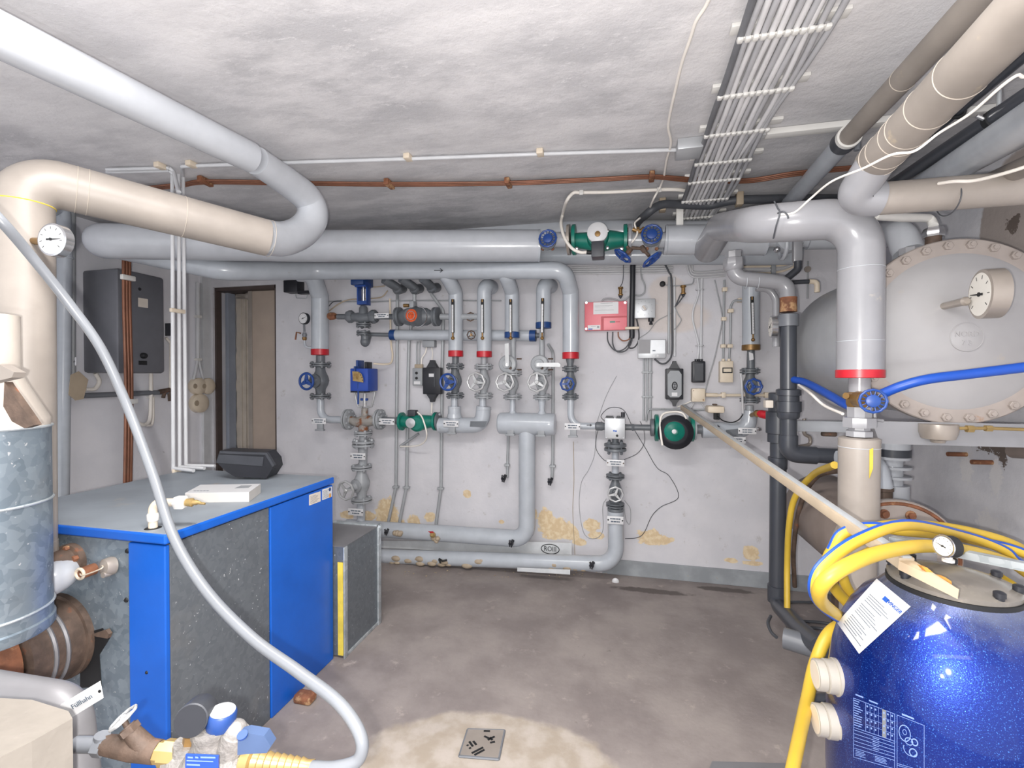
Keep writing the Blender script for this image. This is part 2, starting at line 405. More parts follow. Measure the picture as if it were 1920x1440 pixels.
# generic pieces
def flange(o, ax, R, th, r_in, mat, parent, nb=4, ph=.785, gap=True, bolt=.16, name='flange'):
    """a bolted pair of flange discs centred on o"""
    a, u, v = basis(ax); m = MB(); o = Vector(o)
    for sgn in (-1, 1):
        b = o+a*sgn*th*.25
        m.lathe(b, a*sgn, [(0, R*.98), (th*.1, R), (th*.75, R), (th*.85, R*.96), (th*.86, r_in*1.25), (th*1.25, r_in)], 28)
    for k in range(nb):
        t = 2*PI*k/nb+ph; c = o+(u*math.cos(t)+v*math.sin(t))*R*.78
        m.hexb(c+a*th*1.05, a, R*bolt, th*.8); m.hexb(c-a*th*1.05, -a, R*bolt, th*.8); m.cyl(c-a*th*2.0, c+a*th*2.0, R*bolt*.55, 8)
    m.cyl(o-a*th*.3, o+a*th*.3, R*.62, 20)
    return m.build(name, mat, parent)
def wheel(o, n, R, mat, parent, style='spoke', ph=.5, name='handwheel', k=1):
    n, u, v = basis(n); m = MB(); o = Vector(o)
    if style == 'dense':
        m.torus(o, n, R*.92, R*.11, 32, 8, .025, 12)
        m.lathe(o-n*R*.12, n, [(0, R*.45), (R*.1, R*.55), (R*.25, R*.5), (R*.32, R*.3)], 20)
        for i in range(14):
            t = 2*PI*i/14; e = u*math.cos(t)+v*math.sin(t); m.cyl(o+e*R*.45, o+e*R*.9, R*.045, 6)
    else:
        wv = .035 if style == 'wavy' else (.05 if style == 'lobe' else 0)
        m.torus(o, n, R*.88, R*(.13 if style != 'wavy' else .11), 48, 8, wv, 8)
        ns = 3; wd = .2 if style == 'spoke' else .13
        for i in range(ns):
            t = 2*PI*i/ns+ph; e = u*math.cos(t)+v*math.sin(t); f = n.cross(e)
            m.prism([o+e*R*.1+f*R*wd*1.3-n*R*.05, o+e*R*.85+f*R*wd*.5-n*R*.05, o+e*R*.85-f*R*wd*.5-n*R*.05, o+e*R*.1-f*R*wd*1.3-n*R*.05], n, R*.12)
        m.lathe(o-n*R*.2, n, [(0, R*.2), (R*.3, R*.22), (R*.36, R*.16)], 16); m.hexb(o+n*R*.14, n, R*.1, R*.12)
    return m.build(name, mat, parent)
def sign(label, x0, y0, x1, y1, yp, group='white name plates on the pipework', lines=2, tilt=0, txt=None, bracket=False, rust=False):
    a, b = PY(x0, y1, yp), PY(x1, y0, yp); c = (a+b)/2; W, H = b.x-a.x, b.z-a.z
    X = Vector((math.cos(tilt), 0, math.sin(tilt))); Z = Vector((-math.sin(tilt), 0, math.cos(tilt))); Yv = Vector((0, 1, 0))
    t = thing('name_plate', label, 'sign', c-Z*H/2, group)
    MB().box(c, (W, .004, H), (X, Yv, Z), .0012).build('plate', 'tag_white', t)
    m = MB()
    for s in (-1, 1): m.cyl(c+X*s*W*.44-Yv*.002, c+X*s*W*.44-Yv*.005, H*.1, 8)
    m.build('rivet', 'rust_dark' if rust else 'ink', t)
    if txt: text('lettering', txt, H*.62, c-Yv*.0025, X, Z, 'print', t)
    else:
        m = MB()
        for k in range(lines):
            z = H*(.17-.36*k) if lines > 1 else 0; L = W*(.62 if k == 0 else .5)*random.uniform(.9, 1.15); x = -L/2
            while x < L/2-.001:
                ww = min(random.uniform(.1, .3)*W, L/2-x); m.box(c+X*(x+ww/2)+Z*z-Yv*.0023, (ww*.9, .0006, H*.17), (X, Yv, Z)); x += ww
        m.build('lettering', 'print', t)
    if bracket:
        m = MB(); m.box(c-Z*H*1.0+Yv*.012+X*W*.05, (W*.42, .02, H*1.1), (X, Yv, Z), .002); m.box(c-Z*H*1.55+Yv*.01+X*W*.02, (W*.6, .026, H*.3), (X, Yv, Z), .002)
        m.build('bracket', 'grey_plastic', t)
    return t
def P_(pts, r, mat, label, cat='pipe', name='pipe', bend=.05, seg=22, group=None, smooth=True, spl=False):
    q = spline(pts, 8) if spl else (fillet(pts, bend) if len(pts) > 2 and bend else pts)
    return tag(MB().tube(q, r, seg).build(name, mat), label, cat, group)
def gauge(o, n, R, parent, case='black_plastic', face='tag_white', depth=None, needle=2.6, up=None, ticks=9):
    n, u, v = basis(n); o = Vector(o); d = depth or R*.5
    if n.z < .9: v = (Vector((0, 0, 1))-n*n.z).normalized(); u = v.cross(n)
    MB().lathe(o, -n, [(-.002, R*.9), (0, R), (d*.9, R), (d, R*.8)], 32).build('case', case, parent)
    f = MB().lathe(o+n*.0022, n, [(0, R*.88), (.0005, R*.88)], 32).build('dial', face, parent)
    m = MB(); e = u*math.cos(needle)+v*math.sin(needle); g = n.cross(e)
    m.prism([o+n*.004-e*R*.3+g*R*.05, o+n*.004+e*R*.7+g*R*.01, o+n*.004+e*R*.7-g*R*.01, o+n*.004-e*R*.3-g*R*.05], n, .0008); m.cyl(o+n*.003, o+n*.006, R*.09, 12)
    for i in range(ticks):
        t = -.7+i*(PI+1.4)/(ticks-1); e = u*math.cos(t)+v*math.sin(t); g = n.cross(e)
        m.box(o+e*R*.7+n*.0032, (R*.16, R*.03, .0006), (e, g, n))
    m.build('needle', 'ink', parent)
# ---------------------------------------------------------------- the room
YB = -1.3
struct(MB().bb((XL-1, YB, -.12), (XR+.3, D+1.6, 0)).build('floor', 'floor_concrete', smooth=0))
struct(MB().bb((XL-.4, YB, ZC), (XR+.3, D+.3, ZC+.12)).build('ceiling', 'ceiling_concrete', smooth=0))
struct(MB().bb((XL-.2, YB, 0), (XL, D+1.5, ZC)).build('wall_left', 'whitewash_side', smooth=0))
struct(MB().bb((XR, YB, 0), (XR+.2, D+.3, ZC)).build('wall_right', 'cement_wall', smooth=0))
ox0 = PY(400, 700, D).x; ox1 = PY(518, 700, D).x; oz = PY(518, 533, D).z
m = MB(); m.bb((XL, D, 0), (ox0, D+.3, ZC)); m.bb((ox1, D, 0), (XR, D+.3, ZC)); m.bb((ox0, D, oz), (ox1, D+.3, ZC))
struct(m.build('wall_back', 'whitewash_wall', smooth=0))
struct(MB().bb((XL-.1, D+1.4, 0), (ox1+.8, D+1.5, ZC)).build('wall_passage', 'whitewash_side', smooth=0))
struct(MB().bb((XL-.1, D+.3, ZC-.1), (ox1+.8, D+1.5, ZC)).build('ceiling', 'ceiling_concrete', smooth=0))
struct(MB().bb((ox1+.5, D+.3, 0), (ox1+.6, D+1.5, ZC)).build('wall_passage', 'whitewash_side', smooth=0))
struct(MB().bb((PY(1130, 900, D).x, D-.012, 0), (XR, D, .115), .003).build('baseboard_back', 'skirting_paint', smooth=0))
# doorway at the left end of the back wall
fr = MB(); fr.bb((ox1-.03, D+.02, 0), (ox1, D+.3, oz)); fr.bb((ox0, D+.02, oz-.03), (ox1, D+.3, oz)); fr.bb((ox0, D+.02, 0), (ox0+.02, D+.08, oz))
struct(fr.build('trim_1', 'wood_dark', smooth=0))
d = thing('door_1', 'brown wooden door leaf', 'door', (0, D+.12, 0)); del d['label'], d['category']; d['kind'] = 'structure'
a = PY(472, 700, D+.1).x; MB().bb((a, D+.1, .01), (ox1-.03, D+.15, oz-.03), .004).build('panel', 'wood_brown', d, 0)
MB().bb((a-.03, D+.09, .01), (a+.012, D+.2, oz-.03), .003).build('edge_strip', 'lagging_brown', d, 0)
XS = ox0+.05; ye = PX(443, 700, XS).y; zh = PX(430, 549, XS).z
zt = oz+.1; n = 36; random.seed(3)
cr = MB(); cr.prism([(PY(443, 700, ye).x+random.uniform(-.012, .012), ye, zt*i/n) for i in range(n+1)]+[(PY(474, 700, ye).x, ye, zt), (PY(474, 700, ye).x, ye, 0)], (0, 1, 0), .1)
cr.bb((XS-.03, D+.095, zh+.02), (XS-.001, ye+.02, zt))
for px in (452, 460): cr.bb((PY(px, 700, ye).x, ye-.012, 0), (PY(px+3, 700, ye).x, ye+.001, zt))
struct(cr.build('trim_2', 'seam_pale', smooth=0))
random.seed(11)
t = thing('slate_panel', 'slate grey upright panel inside the doorway', 'door', (XS, (D+.1+ye)/2, 0))
MB().bb((XS-.035, D+.125, .01), (XS, ye-.005, zh), .003).build('leaf', 'slate_grey', t, 0)  # plain slate grey slab at the left of the opening
MB().bb((XS-.035, D+.1, zh), (XS+.004, ye-.005, zh+.02), .003).build('head_rail', 'pvc_mid', t, 0)
a, b = PY(444, 553, ye-.01), PY(466, 553, ye-.06)
tag(MB().tube([a, b], .012, 12).tube([a+Vector((0, 0, -.03)), b+Vector((0, 0, -.03))], .01, 12).sphere(b+Vector((0, 0, -.012)), .035).build('pipe_stub', 'lagging_cream'), 'short cream pipe stub above the slate grey panel in the passage', 'pipe')
# ---------------------------------------------------------------- boiler
BX0, BX1, BY0, BY1, BZ = -2.42, -1.5, 1.275, 2.21, .975
t = thing('boiler', 'blue and galvanised boiler casing with dusty grey top', 'boiler', ((BX0+BX1)/2, (BY0+BY1)/2, 0))
MB().bb((BX0, BY0+.012, .02), (BX1-.012, BY1-.003, BZ-.04)).build('casing', 'galv_dark', t, 0)
xs = PY(245, 1200, BY0).x; ys = PX(506, 1100, BX1).y
fp = MB().bb((BX0, BY0, .03), (xs-.002, BY0+.012, BZ-.04), .002).build('front_panel', 'galv', t, 0)
MB().bb((BX1-.012, BY0+.014, .0), (BX1, ys-.003, BZ-.042), .002).build('side_panel', 'galv_dark', t, 0)
MB().bb((xs, BY0-.006, .0), (BX1+.003, BY0+.012, BZ-.042), .004).build('corner_strip', 'boiler_blue', t, 0)
bp = MB().bb((BX1-.012, ys, 0), (BX1+.006, BY1, BZ-.042), .004).build('blue_panel', 'boiler_blue', t, 0)
MB().bb((BX0-.008, BY0-.012, BZ-.036), (BX1+.012, BY1+.006, BZ-.002), .006).build('lid_rim', 'boiler_blue', t, 0)
MB().bb((BX0, BY0-.006, BZ-.004), (BX1+.006, BY1, BZ), .001).build('lid', 'boiler_top', t, 0)
m = MB()
for px, py in ((239, 1033), (237, 1125)): p = PY(px, py, BY0); m.lathe(p, (0, -1, 0), [(0, .009), (.004, .007)], 12)
p = PY(275, 1261, BY0-.006); m.lathe(p, (0, -1, 0), [(0, .006), (.003, .004)], 12)
m.build('screw', 'ink', t)
m = MB(); dk = [PY(x, y, BY0-.002) for x, y in ((150, 1290), (190, 1288), (186, 1228), (206, 1196), (192, 1178), (150, 1190))]
m.prism(dk, (0, 1, 0), .003); m.build('cutout', 'ink', t, 0)
m = MB(); m.prism([PY(x, y, BY0-.004) for x, y in ((178, 1187), (205, 1178), (211, 1186), (208, 1194), (186, 1190))], (0, -1, 0), .012); m.build('bent_tab', 'rust_dark', t, 0)
# two data stickers on the blue panel
def sticker(px, label, mat, parent):
    c = [PX(x, y, BX1+.0065) for x, y in px]; s = thing('sticker', label, 'sticker', c[0], 'data stickers on the blue boiler panel')
    MB().prism(c, (1, 0, 0), .0006).build('sheet', mat, s, 0)
    m = MB(); o, X, Z = c[0], c[1]-c[0], c[3]-c[0]
    for k in range(7):
        f = .12+.11*k; a = o+X*.1+Z*f; b = o+X*random.uniform(.5, .92)+Z*f
        m.prism([a, b, b+Z*.03, a+Z*.03], (1, 0, 0), .0009)
    m.build('lettering', 'print', s, 0); return s
sticker([(579.5, 948), (601, 940), (601, 921), (579.5, 928)], 'left of the two data stickers on the blue boiler panel, yellowed paper', 'paper_aged', t)
s = sticker([(604, 938), (622, 931), (622, 912), (604, 918)], 'right of the two data stickers, white with a dark blue spot', 'tag_white', t)
p = PX(618.5, 917.5, BX1+.0075); MB().lathe(p, (1, 0, 0), [(0, .010), (.0005, .010)], 20).build('spot', 'blue_band', s)
p = PX(619, 929, BX1+.0075); MB().box(p, (.0008, .014, .02)).build('patch', 'ginger', s)
# vent pipe on the lid
a = PZ(287, 990, BZ); b = Vector((a.x, a.y, a.z+.09)); F1 = (b-CAM).dot(FWD)
c = PF(334, 957, F1); c.z = b.z
t = thing('vent_pipe', 'pale elbow pipe rising from the boiler lid with a brass end', 'pipe', a)
MB().tube(fillet([a-Vector((0, 0, .01)), b, c], .03), .014, 18).build('elbow', 'cream_plastic', t)
dv = (c-b).normalized(); m = MB(); m.hexb(c-dv*.006, dv, .024, .034); m.build('union_nut', 'white_plastic', t); m = MB(); m.lathe(a+Vector((0, 0, .025)), (0, 0, 1), [(0, .016), (.004, .018), (.024, .018), (.028, .015)], 20); m.build('socket', 'white_plastic', t)
e = c+dv*.03; MB().lathe(e, dv, [(0, .013), (.02, .015), (.024, .009), (.035, .009), (.05, .003)], 14).lathe(e+dv*.02, dv-Vector((0, 0, .1)), [(0, .006), (.045, .004)], 8).build('air_valve', 'brass_pale', t)
MB().lathe(a, (0, 0, 1), [(0, .026), (.002, .02)], 20).build('gasket', 'ink', t)
# manual and black device on the lid
P0 = [PZ(x, y, BZ+.0005) for x, y in ((347, 943), (467, 941), (489, 924), (376, 926))]
t = thing('manual', 'thick white paperback manual lying on the boiler lid', 'book', (P0[0]+P0[2])/2)
MB().prism(P0, (0, 0, 1), .040).build('pages', 'paper', t, 0)
m = MB(); m.prism([p+Vector((0, 0, .0402)) for p in P0], (0, 0, 1), .0015); m.build('cover', 'tag_white', t, 0)
o, X, Y_ = P0[0]+Vector((0, 0, .0418)), P0[1]-P0[0], P0[3]-P0[0]
m = MB(); m.prism([o+X*.68+Y_*.45, o+X*.9+Y_*.5, o+X*.9+Y_*.8, o+X*.72+Y_*.8], (0, 0, 1), .0006); m.build('picture', 'grey_plastic', t, 0)
m = MB()
for k in range(5): m.box(o+X*(.1+.05*k)+Y_*.22, (.012, .006, .0008))
m.build('lettering', 'print', t, 0)
b0, b1 = PZ(440, 894, BZ+.001), PZ(500, 898, BZ+.001)
t = thing('control_unit', 'dark plastic control unit with a wide tilted face on the boiler lid', 'device', (b0+b1)/2)
F2 = (b1-CAM).dot(FWD)-.02
A = [PF(x, y, F2) for x, y in ((440, 894), (499, 897), (511, 878), (508, 862), (496, 848), (412, 845), (405, 866), (424, 884))]
MB().prism(A, FWD, .11).build('housing', 'black_plastic', t, 25)
A = [PF(x, y, F2-.004) for x, y in ((411, 852), (494, 857), (492, 874), (405, 868))]
MB().prism(A, FWD, .004).build('window', 'dark_plastic', t, 0)
A = [PF(x, y, F2-.006) for x, y in ((412, 846), (500, 849), (514, 872), (511, 876), (497, 853), (412, 850))]
MB().prism(A, FWD, .02).build('rim', 'dark_plastic', t, 0)
# flue outlet on the boiler front
c0 = PY(118, 1190, BY0)
t = thing('flue_outlet', 'rusty flue stub clamped to the boiler front', 'flue', c0)
MB().lathe(c0, (0, -1, 0), [(0, .152), (.02, .152), (.022, .142), (.17, .14), (.172, .12)], 40).build('stub', 'rust_dark', t)
MB().lathe(c0+Vector((0, -.07, 0)), (0, -1, 0), [(0, .146), (.006, .15), (.012, .146)], 40).lathe(c0+Vector((0, -.105, 0)), (0, -1, 0), [(0, .146), (.006, .15), (.012, .146)], 40).build('clamp', 'sheet_grey', t)
q = c0+Vector((.02, -.09, 0)); m = MB(); m.hexb(c0+Vector((.10, -.12, -.115)), (0, -1, 0), .012, .02); m.build('bolt', 'galv_bright', t)
MB().lathe(c0+Vector((-.01, -.17, 0)), (-.1, -1, 0), [(0, .125), (.09, .125), (.1, .1), (.105, .02)], 40).build('inspection_cap', 'rust', t)
# galvanised flue duct
F = 1.34; cx, cy = PF(-36, 1000, F).x, PF(-36, 1000, F).y
zf = lambda y: 1.5-(y-709)/880*F
t = thing('flue_duct', 'big spangled galvanised round duct at the left edge', 'duct', (cx, cy, zf(1205)))
MB().lathe((cx, cy, zf(1195)), (0, 0, 1), [(0, .150), (.006, .153), (.03, .153), (.034, .148), (zf(800)-zf(1195)-.01, .148), (zf(800)-zf(1195), .15)], 48).build('shell', 'galv', t)
for y in (1150, 945, 802): MB().torus((cx, cy, zf(y)), (0, 0, 1), .149, .004, 48, 6).build('bead', 'galv_bright', t)
MB().lathe((cx, cy, zf(800)), (0, 0, 1), [(0, .146), (.02, .147), (.12, .10), (.16, .085), (.32, .085)], 40).build('lagged_cone', 'plaster_block', t)
A = [PF(x, y, F-.155) for x, y in ((8, 716), (16, 728), (55, 783), (64, 797), (46, 803), (22, 790), (6, 762))]
MB().prism(A, FWD, .02).build('torn_flap', 'rust_dark', t, 0)
A = [PF(x, y, F-.16) for x, y in ((-30, 720), (22, 708), (26, 698), (0, 684), (-30, 690))]
MB().prism(A, FWD, .03).build('torn_wrap', 'lagging_brown', t, 0)
# lagged flow pipe: riser, elbow, run to the ceiling, return to the left
F3 = 1.62
t = thing('flow_pipe', 'fat cream lagged pipe rising from the boiler and running under the ceiling', 'pipe', PF(50, 1060, F3))
a, b, c, e, f = PF(47, 1058, F3), PF(42, 330, F3), PF(500, 446, 2.18), PF(598, 402, 2.62), PF(-60, -8, 1.2)
f2 = PF(0, 66, 1.335)
q = fillet([a, b, c], .10, 14); k = len(q)
MB().tube(q, .083, 36).build('lagging', 'lagging_cream', t)
v = (c-b).normalized(); h = PF(575, 372, 2.62); d2 = (f2-h).normalized()
MB().tube(spline([c-v*.03, PF(530, 448, 2.32), PF(566, 434, 2.46), PF(586, 406, 2.52), PF(578, 374, 2.50), PF(541, 343, 2.36), PF(480, 301, 2.14)], 8), [.082, .082, .080, .078, .074, .068, .064], 32).build('elbow', 'pipe_light', t)
g = PF(470, 295, 2.10); MB().tube([g, f2, f2+(f2-g)*1.2], .0655, 32).build('ceiling_run', 'pipe_light', t)
for s in (.135, .175, .55, .98):
    p = b+(c-b)*s+v*.03; MB().torus(p, v, .0835, .0013, 44, 6).build('seam', 'seam_pale', t)
MB().lathe(a+Vector((0, 0, .02)), (0, 0, 1), [(-.05, .076), (0, .088), (.05, .084)], 36).build('end_collar', 'lagging_cream', t)
MB().torus(Vector((b.x, b.y, PF(46, 384, F3).z)), (0, 0, 1), .083, .0025, 40, 6).build('tape', 'yellow_foam', t)
a2 = a+Vector((0, 0, -.03)); j = PY(125, 1066, BY0-.02)
MB().tube(fillet([a2+Vector((0, 0, .02)), PF(50, 1096, F3), PF(92, 1094, 1.56), j], .06), .052, 24).build('bare_elbow', 'pipe_light', t)
c1 = PY(138, 1050, BY0)
t = thing('flow_flange', 'rusty bolted flange on the boiler front below the lid', 'flange', c1)
MB().lathe(c1, (0, -1, 0), [(0, .062), (.02, .062), (.024, .05), (.06, .047), (.075, .03)], 30).build('flange_disc', 'rust_dark', t)
m = MB()
for k in range(6): m.hexb(c1+Vector((.05*math.cos(k*PI/3+.4), -.02, .05*math.sin(k*PI/3+.4))), (0, -1, 0), .011, .014)
m.build('bolt', 'rust', t)
c2 = PY(150, 1076, BY0-.045)
MB().tube([c2+Vector((0, .08, 0)), c2], .02, 18).build('sensor_pocket', 'rust', t); MB().torus(c2, (0, -1, 0), .017, .005, 24, 8).build('ring', 'cream_plastic', t)
c3 = PY(213, 1060, BY0)
t = thing('sensor_knob', 'round beige sensor head beside the rusty flange', 'sensor', c3)
MB().lathe(c3, (-.2, -1, .1), [(0, .03), (.012, .032), (.03, .028), (.036, .015)], 24).lathe(c3+Vector((.006, -.02, -.018)), (0, -1, 0), [(0, .012), (.02, .01)], 12).build('head', 'gauge_case', t)
MB().tube(spline([c2, c2+Vector((.03, -.01, .002)), PY(190, 1066, BY0-.05), c3+Vector((-.01, -.03, .012))]), .0022, 8).build('lead', 'cream_plastic', t)
# dial thermometer on the riser
g = PF(97, 449, F3-.10); t = thing('dial_thermometer', 'white round dial on the fat riser by the left wall', 'gauge', g)
gauge(g, Vector((.12, -1, 0)), .053, t, 'chrome', 'tag_white', .03, .0)
MB().tube([g+Vector((-.02, .02, 0)), PF(60, 452, F3-.03)], .012, 12).build('stem', 'brass', t)
# corrugated silver hose arching through the foreground
hp = [(-420, -120, .95), (-230, 150, 1.02), (-60, 352, 1.08), (0, 412, 1.10), (60, 482, 1.17), (130, 570, 1.24), (190, 655, 1.28), (240, 765, 1.30), (285, 885, 1.26), (325, 1005, 1.2), (385, 1105, 1.13), (470, 1194, 1.05), (560, 1260, .98), (635, 1318, .92), (676, 1380, .88), (672, 1424, .87), (630, 1440, .87), (585, 1440, .88)]
tag(MB().tube(spline([PF(*p) for p in hp], 10), .0118, 20).build('hose', 'hose_silver'), 'thick silver hose hanging in an arc across the boiler', 'hose')
# ---------------------------------------------------------------- filling unit, bottom left
FF = .90
def G(x, y, f=FF): return PF(x, y, f)
HX = (G(560, 1433)-G(160, 1396)).normalized()
t = thing('filling_unit', 'cast grey filling valve with black gauge, blue cap and brass hose tail', 'valve', G(380, 1440))
c = G(388, 1432); 
MB().lathe(c-UPV*.06, UPV+RGT*.06, [(0, .05), (.05, .056), (.075, .048), (.10, .030), (.115, .030), (.12, .033), (.135, .033)], 32).lathe(c-HX*.075+UPV*.0, HX, [(0, .022), (.03, .03), (.13, .036), (.15, .02)], 24).sphere(G(440, 1372), .022).tube([G(430, 1410), G(444, 1372)], .026, 18).tube([G(345, 1420), G(350, 1392)], .022, 18).build('body', 'fitting_cast', t)
cp = MB().lathe(G(414, 1362), UPV+RGT*.12, [(0, .024), (.004, .0255), (.026, .0255), (.030, .023)], 30).build('cap', 'cap_blue', t)
MB().lathe(G(414, 1362)+(UPV+RGT*.12).normalized()*.0302, UPV+RGT*.12, [(0, .022), (.0015, .022), (.002, .006)], 30).build('cap_top', 'alu', cp)
gq = G(357, 1352, FF-.03); gn = -(FWD*.72-RGT*.12-UPV*.16).normalized()
gd = MB().lathe(gq, -gn, [(0, .027), (.002, .029), (.045, .029), (.05, .026)], 36).build('pressure_gauge', 'dark_plastic', t)
MB().lathe(gq+gn*.0005, gn, [(0, .0272), (.0008, .0272)], 36).build('gauge_glass', 'black_plastic', gd)
MB().tube([G(357, 1378), G(354, 1400)], .012, 6).build('gauge_neck', 'brass', t)
hd = [G(x, y, FF-.04) for x, y in ((446, 1378), (460, 1374), (495, 1380), (508, 1400), (500, 1412), (462, 1414), (445, 1416))]
MB().prism(hd, FWD, .02).build('lever', 'cap_blue_grey', t, 30)
MB().lathe(G(455, 1380, FF-.045), UPV-FWD*.4, [(0, .009), (.004, .009)], 16).build('lever_pin', 'cap_blue', t)
pr = [(0, .017), (.012, .017), (.014, .021), (.03, .021), (.033, .016)]
for k in range(8): pr += [(.036+k*.013, .020-k*.0008), (.046+k*.013, .0165-k*.0008)]
pr += [(.15, .012)]
MB().lathe(G(441, 1424), HX, pr, 20).build('hose_tail', 'brass_pale', t)
MB().lathe(G(336, 1414), -HX, [(0, .022), (.01, .023), (.03, .023), (.032, .019), (.05, .019)], 8).build('union_nut', 'brass_pale', t)
pl = [G(x, y, FF-.058) for x, y in ((348, 1415), (409, 1418), (409, 1446), (347, 1444))]
pp = MB().prism(pl, FWD, .003).build('data_plate', 'actuator_blue', t, 0)
m = MB()
for k, (x0, x1) in enumerate(((352, 362), (366, 372), (376, 404))): m.prism([G(x0, 1418.5, FF-.0584), G(x1, 1419, FF-.0584), G(x1, 1422, FF-.0584), G(x0, 1421.5, FF-.0584)], -FWD, .0003)
m.prism([G(350, 1425, FF-.0584), G(400, 1427, FF-.0584), G(400, 1429, FF-.0584), G(350, 1427, FF-.0584)], -FWD, .0003); m.prism([G(350, 1432, FF-.0584), G(375, 1433, FF-.0584), G(375, 1436, FF-.0584), G(350, 1435, FF-.0584)], -FWD, .0003)
m.build('lettering', 'print_pale', pp, 0)
t = thing('stop_valve', 'small dirty brass angled stop valve with steel handwheel', 'valve', G(235, 1420))
MB().tube([G(296, 1410), G(250, 1404), G(196, 1396)], [.02, .021, .017], 20).tube([G(276, 1406), G(238, 1362)], [.019, .013], 18).tube([G(238, 1362), G(232, 1350)], .005, 10).lathe(G(246, 1373), G(238, 1362)-G(246, 1373), [(0, .018), (.012, .018)], 6).build('body', 'rust_dark', t)
wheel(G(231, 1346), (G(231, 1346)-G(262, 1392)).normalized()*1-FWD*.2, .026, 'silver_wheel', t, 'wavy', .3)
MB().tube([G(205, 1397), G(140, 1396)], .014, 18).lathe(G(198, 1398), -HX, [(0, .02), (.016, .02)], 6).tube([G(186, 1402), G(192, 1378)], .013, 14).build('pipe_tail', 'pvc_mid', t)
# insulated block and sheet metal pipe with the label
t = thing('lagged_bend', 'grey sheet clad pipe bend at the bottom left corner', 'pipe', G(150, 1440, 1.0))
MB().tube(fillet([G(-60, 1285, 1.02), G(132, 1318, .98), G(158, 1560, .95)], .06), .036, 28).build('cladding', 'sheet_grey', t)
tp = [PZ(x, y, .935) for x, y in ((-120, 1302), (60, 1312), (128, 1333), (136, 1347), (60, 1390), (-40, 1440))]
t = thing('insulation_block', 'crumbling white insulation block in the bottom left corner', 'block', tp[3]-Vector((0, 0, .5)))
MB().prism(tp, (0, 0, -1), .45).build('core', 'block_plaster', t, 0)
lb = [G(x, y, .94) for x, y in ((112, 1322), (186, 1278), (192, 1310), (127, 1350))]
X = (lb[1]-lb[0]).normalized(); Yv = (lb[0]-lb[3]).normalized(); nn = X.cross(Yv).normalized()
t = thing('name_plate', 'tilted white name plate lettered for the fill cock, bottom left', 'sign', lb[3])
MB().prism([p for p in lb], -nn, .003).build('plate', 'tag_white', t, 0)
cc = (lb[0]+lb[1]+lb[2]+lb[3])/4+nn*.0012
Yo = (nn.cross(X)).normalized()
text('lettering', 'Füllhahn', .0135, cc, X, Yo, 'print', t, sx=1.05)
MB().lathe(G(187, 1296, .938), -FWD, [(0, .003), (.001, .003)], 10).build('rivet', 'ink', t)
# ---------------------------------------------------------------- pipework on the back wall
YP = 3.50
def W(x, y, yp=YP): return PY(x, y, yp)
def S(r, yp=YP, x=960): return mm(r, PY(x, 700, yp))       # a length of r pixels seen at this depth
XA, YA, ZA = Vector((1, 0, 0)), Vector((0, 1, 0)), Vector((0, 0, 1))
# lagged headers
hp = [PF(193, 452, 2.95), PF(300, 452, 3.0), PF(560, 461, 3.30), PF(1010, 461, 3.3)]
t = thing('header_pipe', 'thickest light grey header running left from the green pump under the ceiling', 'pipe', hp[0])
MB().tube([PF(186, 452, 3.30)]+[PF(168, 452, 3.25), PF(176, 451, 3.12)][:0]+fillet([PF(196, 452, 3.35), PF(196, 452, 2.93), PF(560, 461, 3.28), PF(1011, 461, 3.28)], .12), [.108, .108, .109, .108, .108], 32).build('lagging', 'pipe_light', t)
hq = PF(1011, 461, 3.28); hx = (PF(1011, 461, 3.28)-PF(900, 461, 3.28)).normalized()
MB().lathe(hq-hx*.01, hx, [(0, .109), (.014, .11), (.016, .09)], 32).build('end_ring', 'pipe_grey', t)
YD = hq.y
hb = [PF(205, 462, 3.12), PF(420, 508, 3.28), W(600, 508, 3.34), W(1058, 507, 3.34), W(1070, 548, 3.46), W(1070, 660)]
t = thing('header_pipe', 'lower grey header with a black arrow, turning down at its right end', 'pipe', hb[3])
q = fillet(hb, [.25, .2, .09, .06], 8)
MB().tube(q, [.072, .070, .069, .069, .069, .068, .064, .061, .060, .060], 30).build('lagging', 'pipe_grey', t)
a, b = W(1070, 661), W(1070, 673); MB().lathe(b, ZA, [(0, .060), (.002, .0625), (a.z-b.z, .0625), (a.z-b.z+.002, .06)], 30).build('red_band', 'red_band', t)
def arrow(x0, x1, y, yp, parent, w=1.2, hd=5):
    m = MB()
    def seg(a, b):
        a, b = W(*a, yp), W(*b, yp); d = (b-a).normalized(); s = d.cross(YA)*mm(w/2, a); m.prism([a+s, b+s, b-s, a-s], (0, -1, 0), .0012)
    seg((x0, y), (x1, y)); seg((x1+.5, y+.3), (x1-hd, y-hd*.7)); seg((x1+.5, y-.3), (x1-hd, y+hd*.7))
    return m.build('arrow_mark', 'ink', parent, 0)
arrow(814, 830, 507, 3.34-.071, t)
for i, (cy, r, lab) in enumerate(((437, 20, 'upper one of the two rear headers behind the green ceiling pump'), (479, 18, 'lower one of the two rear headers behind the green ceiling pump'))):
    rr = S(r, 3.55, 1200)
    pts = [W(560 if i == 0 else 700, cy+1, 3.53), W(1500, cy-2, 3.53)] if i else [W(500, cy-6, 3.53), W(1500, cy-2, 3.53)]
    tag(MB().tube(pts, rr, 26).build('header_pipe', 'pipe_light' if i == 0 else 'pipe_grey'), lab, 'pipe')
